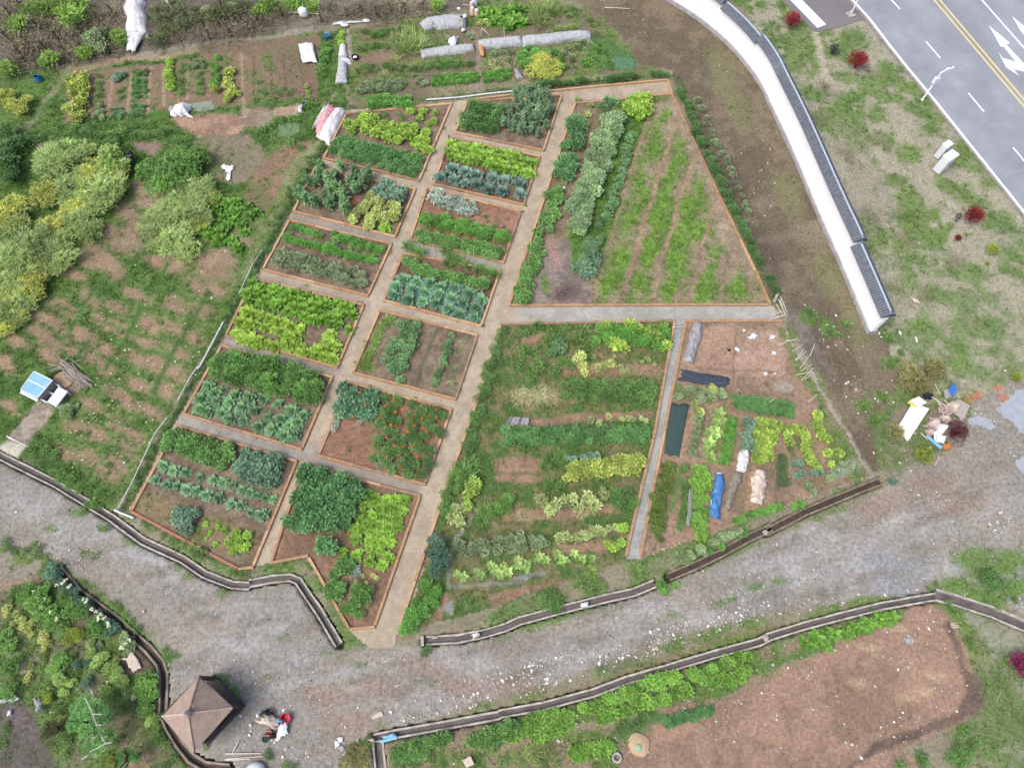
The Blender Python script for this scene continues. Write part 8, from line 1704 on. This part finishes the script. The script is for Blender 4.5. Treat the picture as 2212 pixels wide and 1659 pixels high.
# sandy mound with a little green disc
mb = MB(); mb.lathe([(1.75,0),(1.5,.08),(1.0,.2),(.45,.27),(.05,.28)], 26)
for v in mb.bm.verts:
    a = math.atan2(v.co.y, v.co.x); v.co.x *= 1+.08*math.sin(3*a); v.co.y *= 1+.09*math.cos(2*a+1)
o = mb.build('sand_mound', mat('pale_sand',(198,176,142),.95,2,.1,.3,rgb2=(182,156,124)), smoothf=True); o.location = G(*c(11,(838,1515))); o.scale = (.42,.45,.8); tag(o, 'low round mound of pale sand on the lower field', 'sand mound')
mb = MB(); mb.lathe([(.3,0),(.3,.05),(.22,.08),(.02,.09)], 14); o = mb.build('green_lid', mat('mint_plastic',(150,190,160),.6,3,.1,.1), smoothf=True); o.location = G(*c(11,(836,1535)), .3); o.location.z = .2; o.scale = (.7,.7,1); tag(o, 'small mint green lid lying on the sand mound', 'lid')
mb = MB(); mb.tube([Vector((.25*math.cos(a), .25*math.sin(a), .12)) for a in [i*math.pi/8 for i in range(17)]], .09, 7); o = mb.build('ring_stone', M_CONC, smoothf=True); o.location = G(*c(11,(703,1593))); tag(o, 'grey ring-shaped concrete piece left of the sand mound', 'concrete ring')
single_sticks('timber_offcut', 'pale offcut lying in the muddy gully at the right', 'offcut', 12, [((1208,790),(1245,785)),((1210,800),(1258,797)),((1215,812),(1262,808))], .04, M_BAMB, 'offcuts in the muddy gully')
single_sticks('dry_stalk', 'dry stalk lying on the brown field', 'stalk', 12, [((785,920),(760,980)),((355,1240),(362,1300)),((390,1140),(410,1180)),((185,1215),(235,1218)),((1020,1070),(1018,1180)),((540,1570),(535,1640)),((160,1420),(220,1490)),((1040,1400),(1090,1370)),((1510,1200),(1480,1270))], .025, M_STICK, 'dry stalks on the brown field', z=.02)
# ------------------------------------------------------------------ all turf blades in one mesh
def grow_grass():
    x = np.concatenate([t[0] for t in TUFT]); y = np.concatenate([t[1] for t in TUFT]); z = np.concatenate([t[2] for t in TUFT]); cc = np.concatenate([t[3] for t in TUFT])
    n = len(x); B = 5
    an = RS.rand(n, B)*6.28; r = .04+.12*RS.rand(n, B); L = .12+.16*RS.rand(n, 1)*(.5+fbm(x*.6, y*.6, 2, 3))[:, None]+.05*RS.rand(n, B)
    bx = x[:, None]+np.cos(an)*r*.6; by = y[:, None]+np.sin(an)*r*.6; w = .022+.03*RS.rand(n, B)
    lean = .5+.7*RS.rand(n, B)
    tx = bx+np.cos(an)*L*lean; ty = by+np.sin(an)*L*lean
    zz = z[:, None]
    v0 = np.stack([bx-np.sin(an)*w, by+np.cos(an)*w, zz+0*bx-.01], -1); v1 = np.stack([bx+np.sin(an)*w, by-np.cos(an)*w, zz+0*bx-.01], -1)
    v2 = np.stack([tx, ty, zz+L*.8+0*bx], -1)
    V = np.stack([v0, v1, v2], 2).reshape(-1, 3)
    m = fbm(x*.5, y*.5, 41, 4); base = lin((60,98,32))*(1-m[:, None])*1.0+lin((112,146,52))*m[:, None]*1.0
    base = base*.62+cc/KG*.38; base *= (.8+.5*RS.rand(n, 1))
    C = np.repeat(base, B*3, 0); f = np.arange(n*B*3).reshape(-1, 3)
    o = link(bpy.data.objects.new('grass', mesh_np('grass', V, [f], np.clip(C, .01, .8), M_LEAF)))
    tag(o, 'short green grass and weeds growing over the turf and between the beds', 'grass', kind='stuff')
grow_grass()
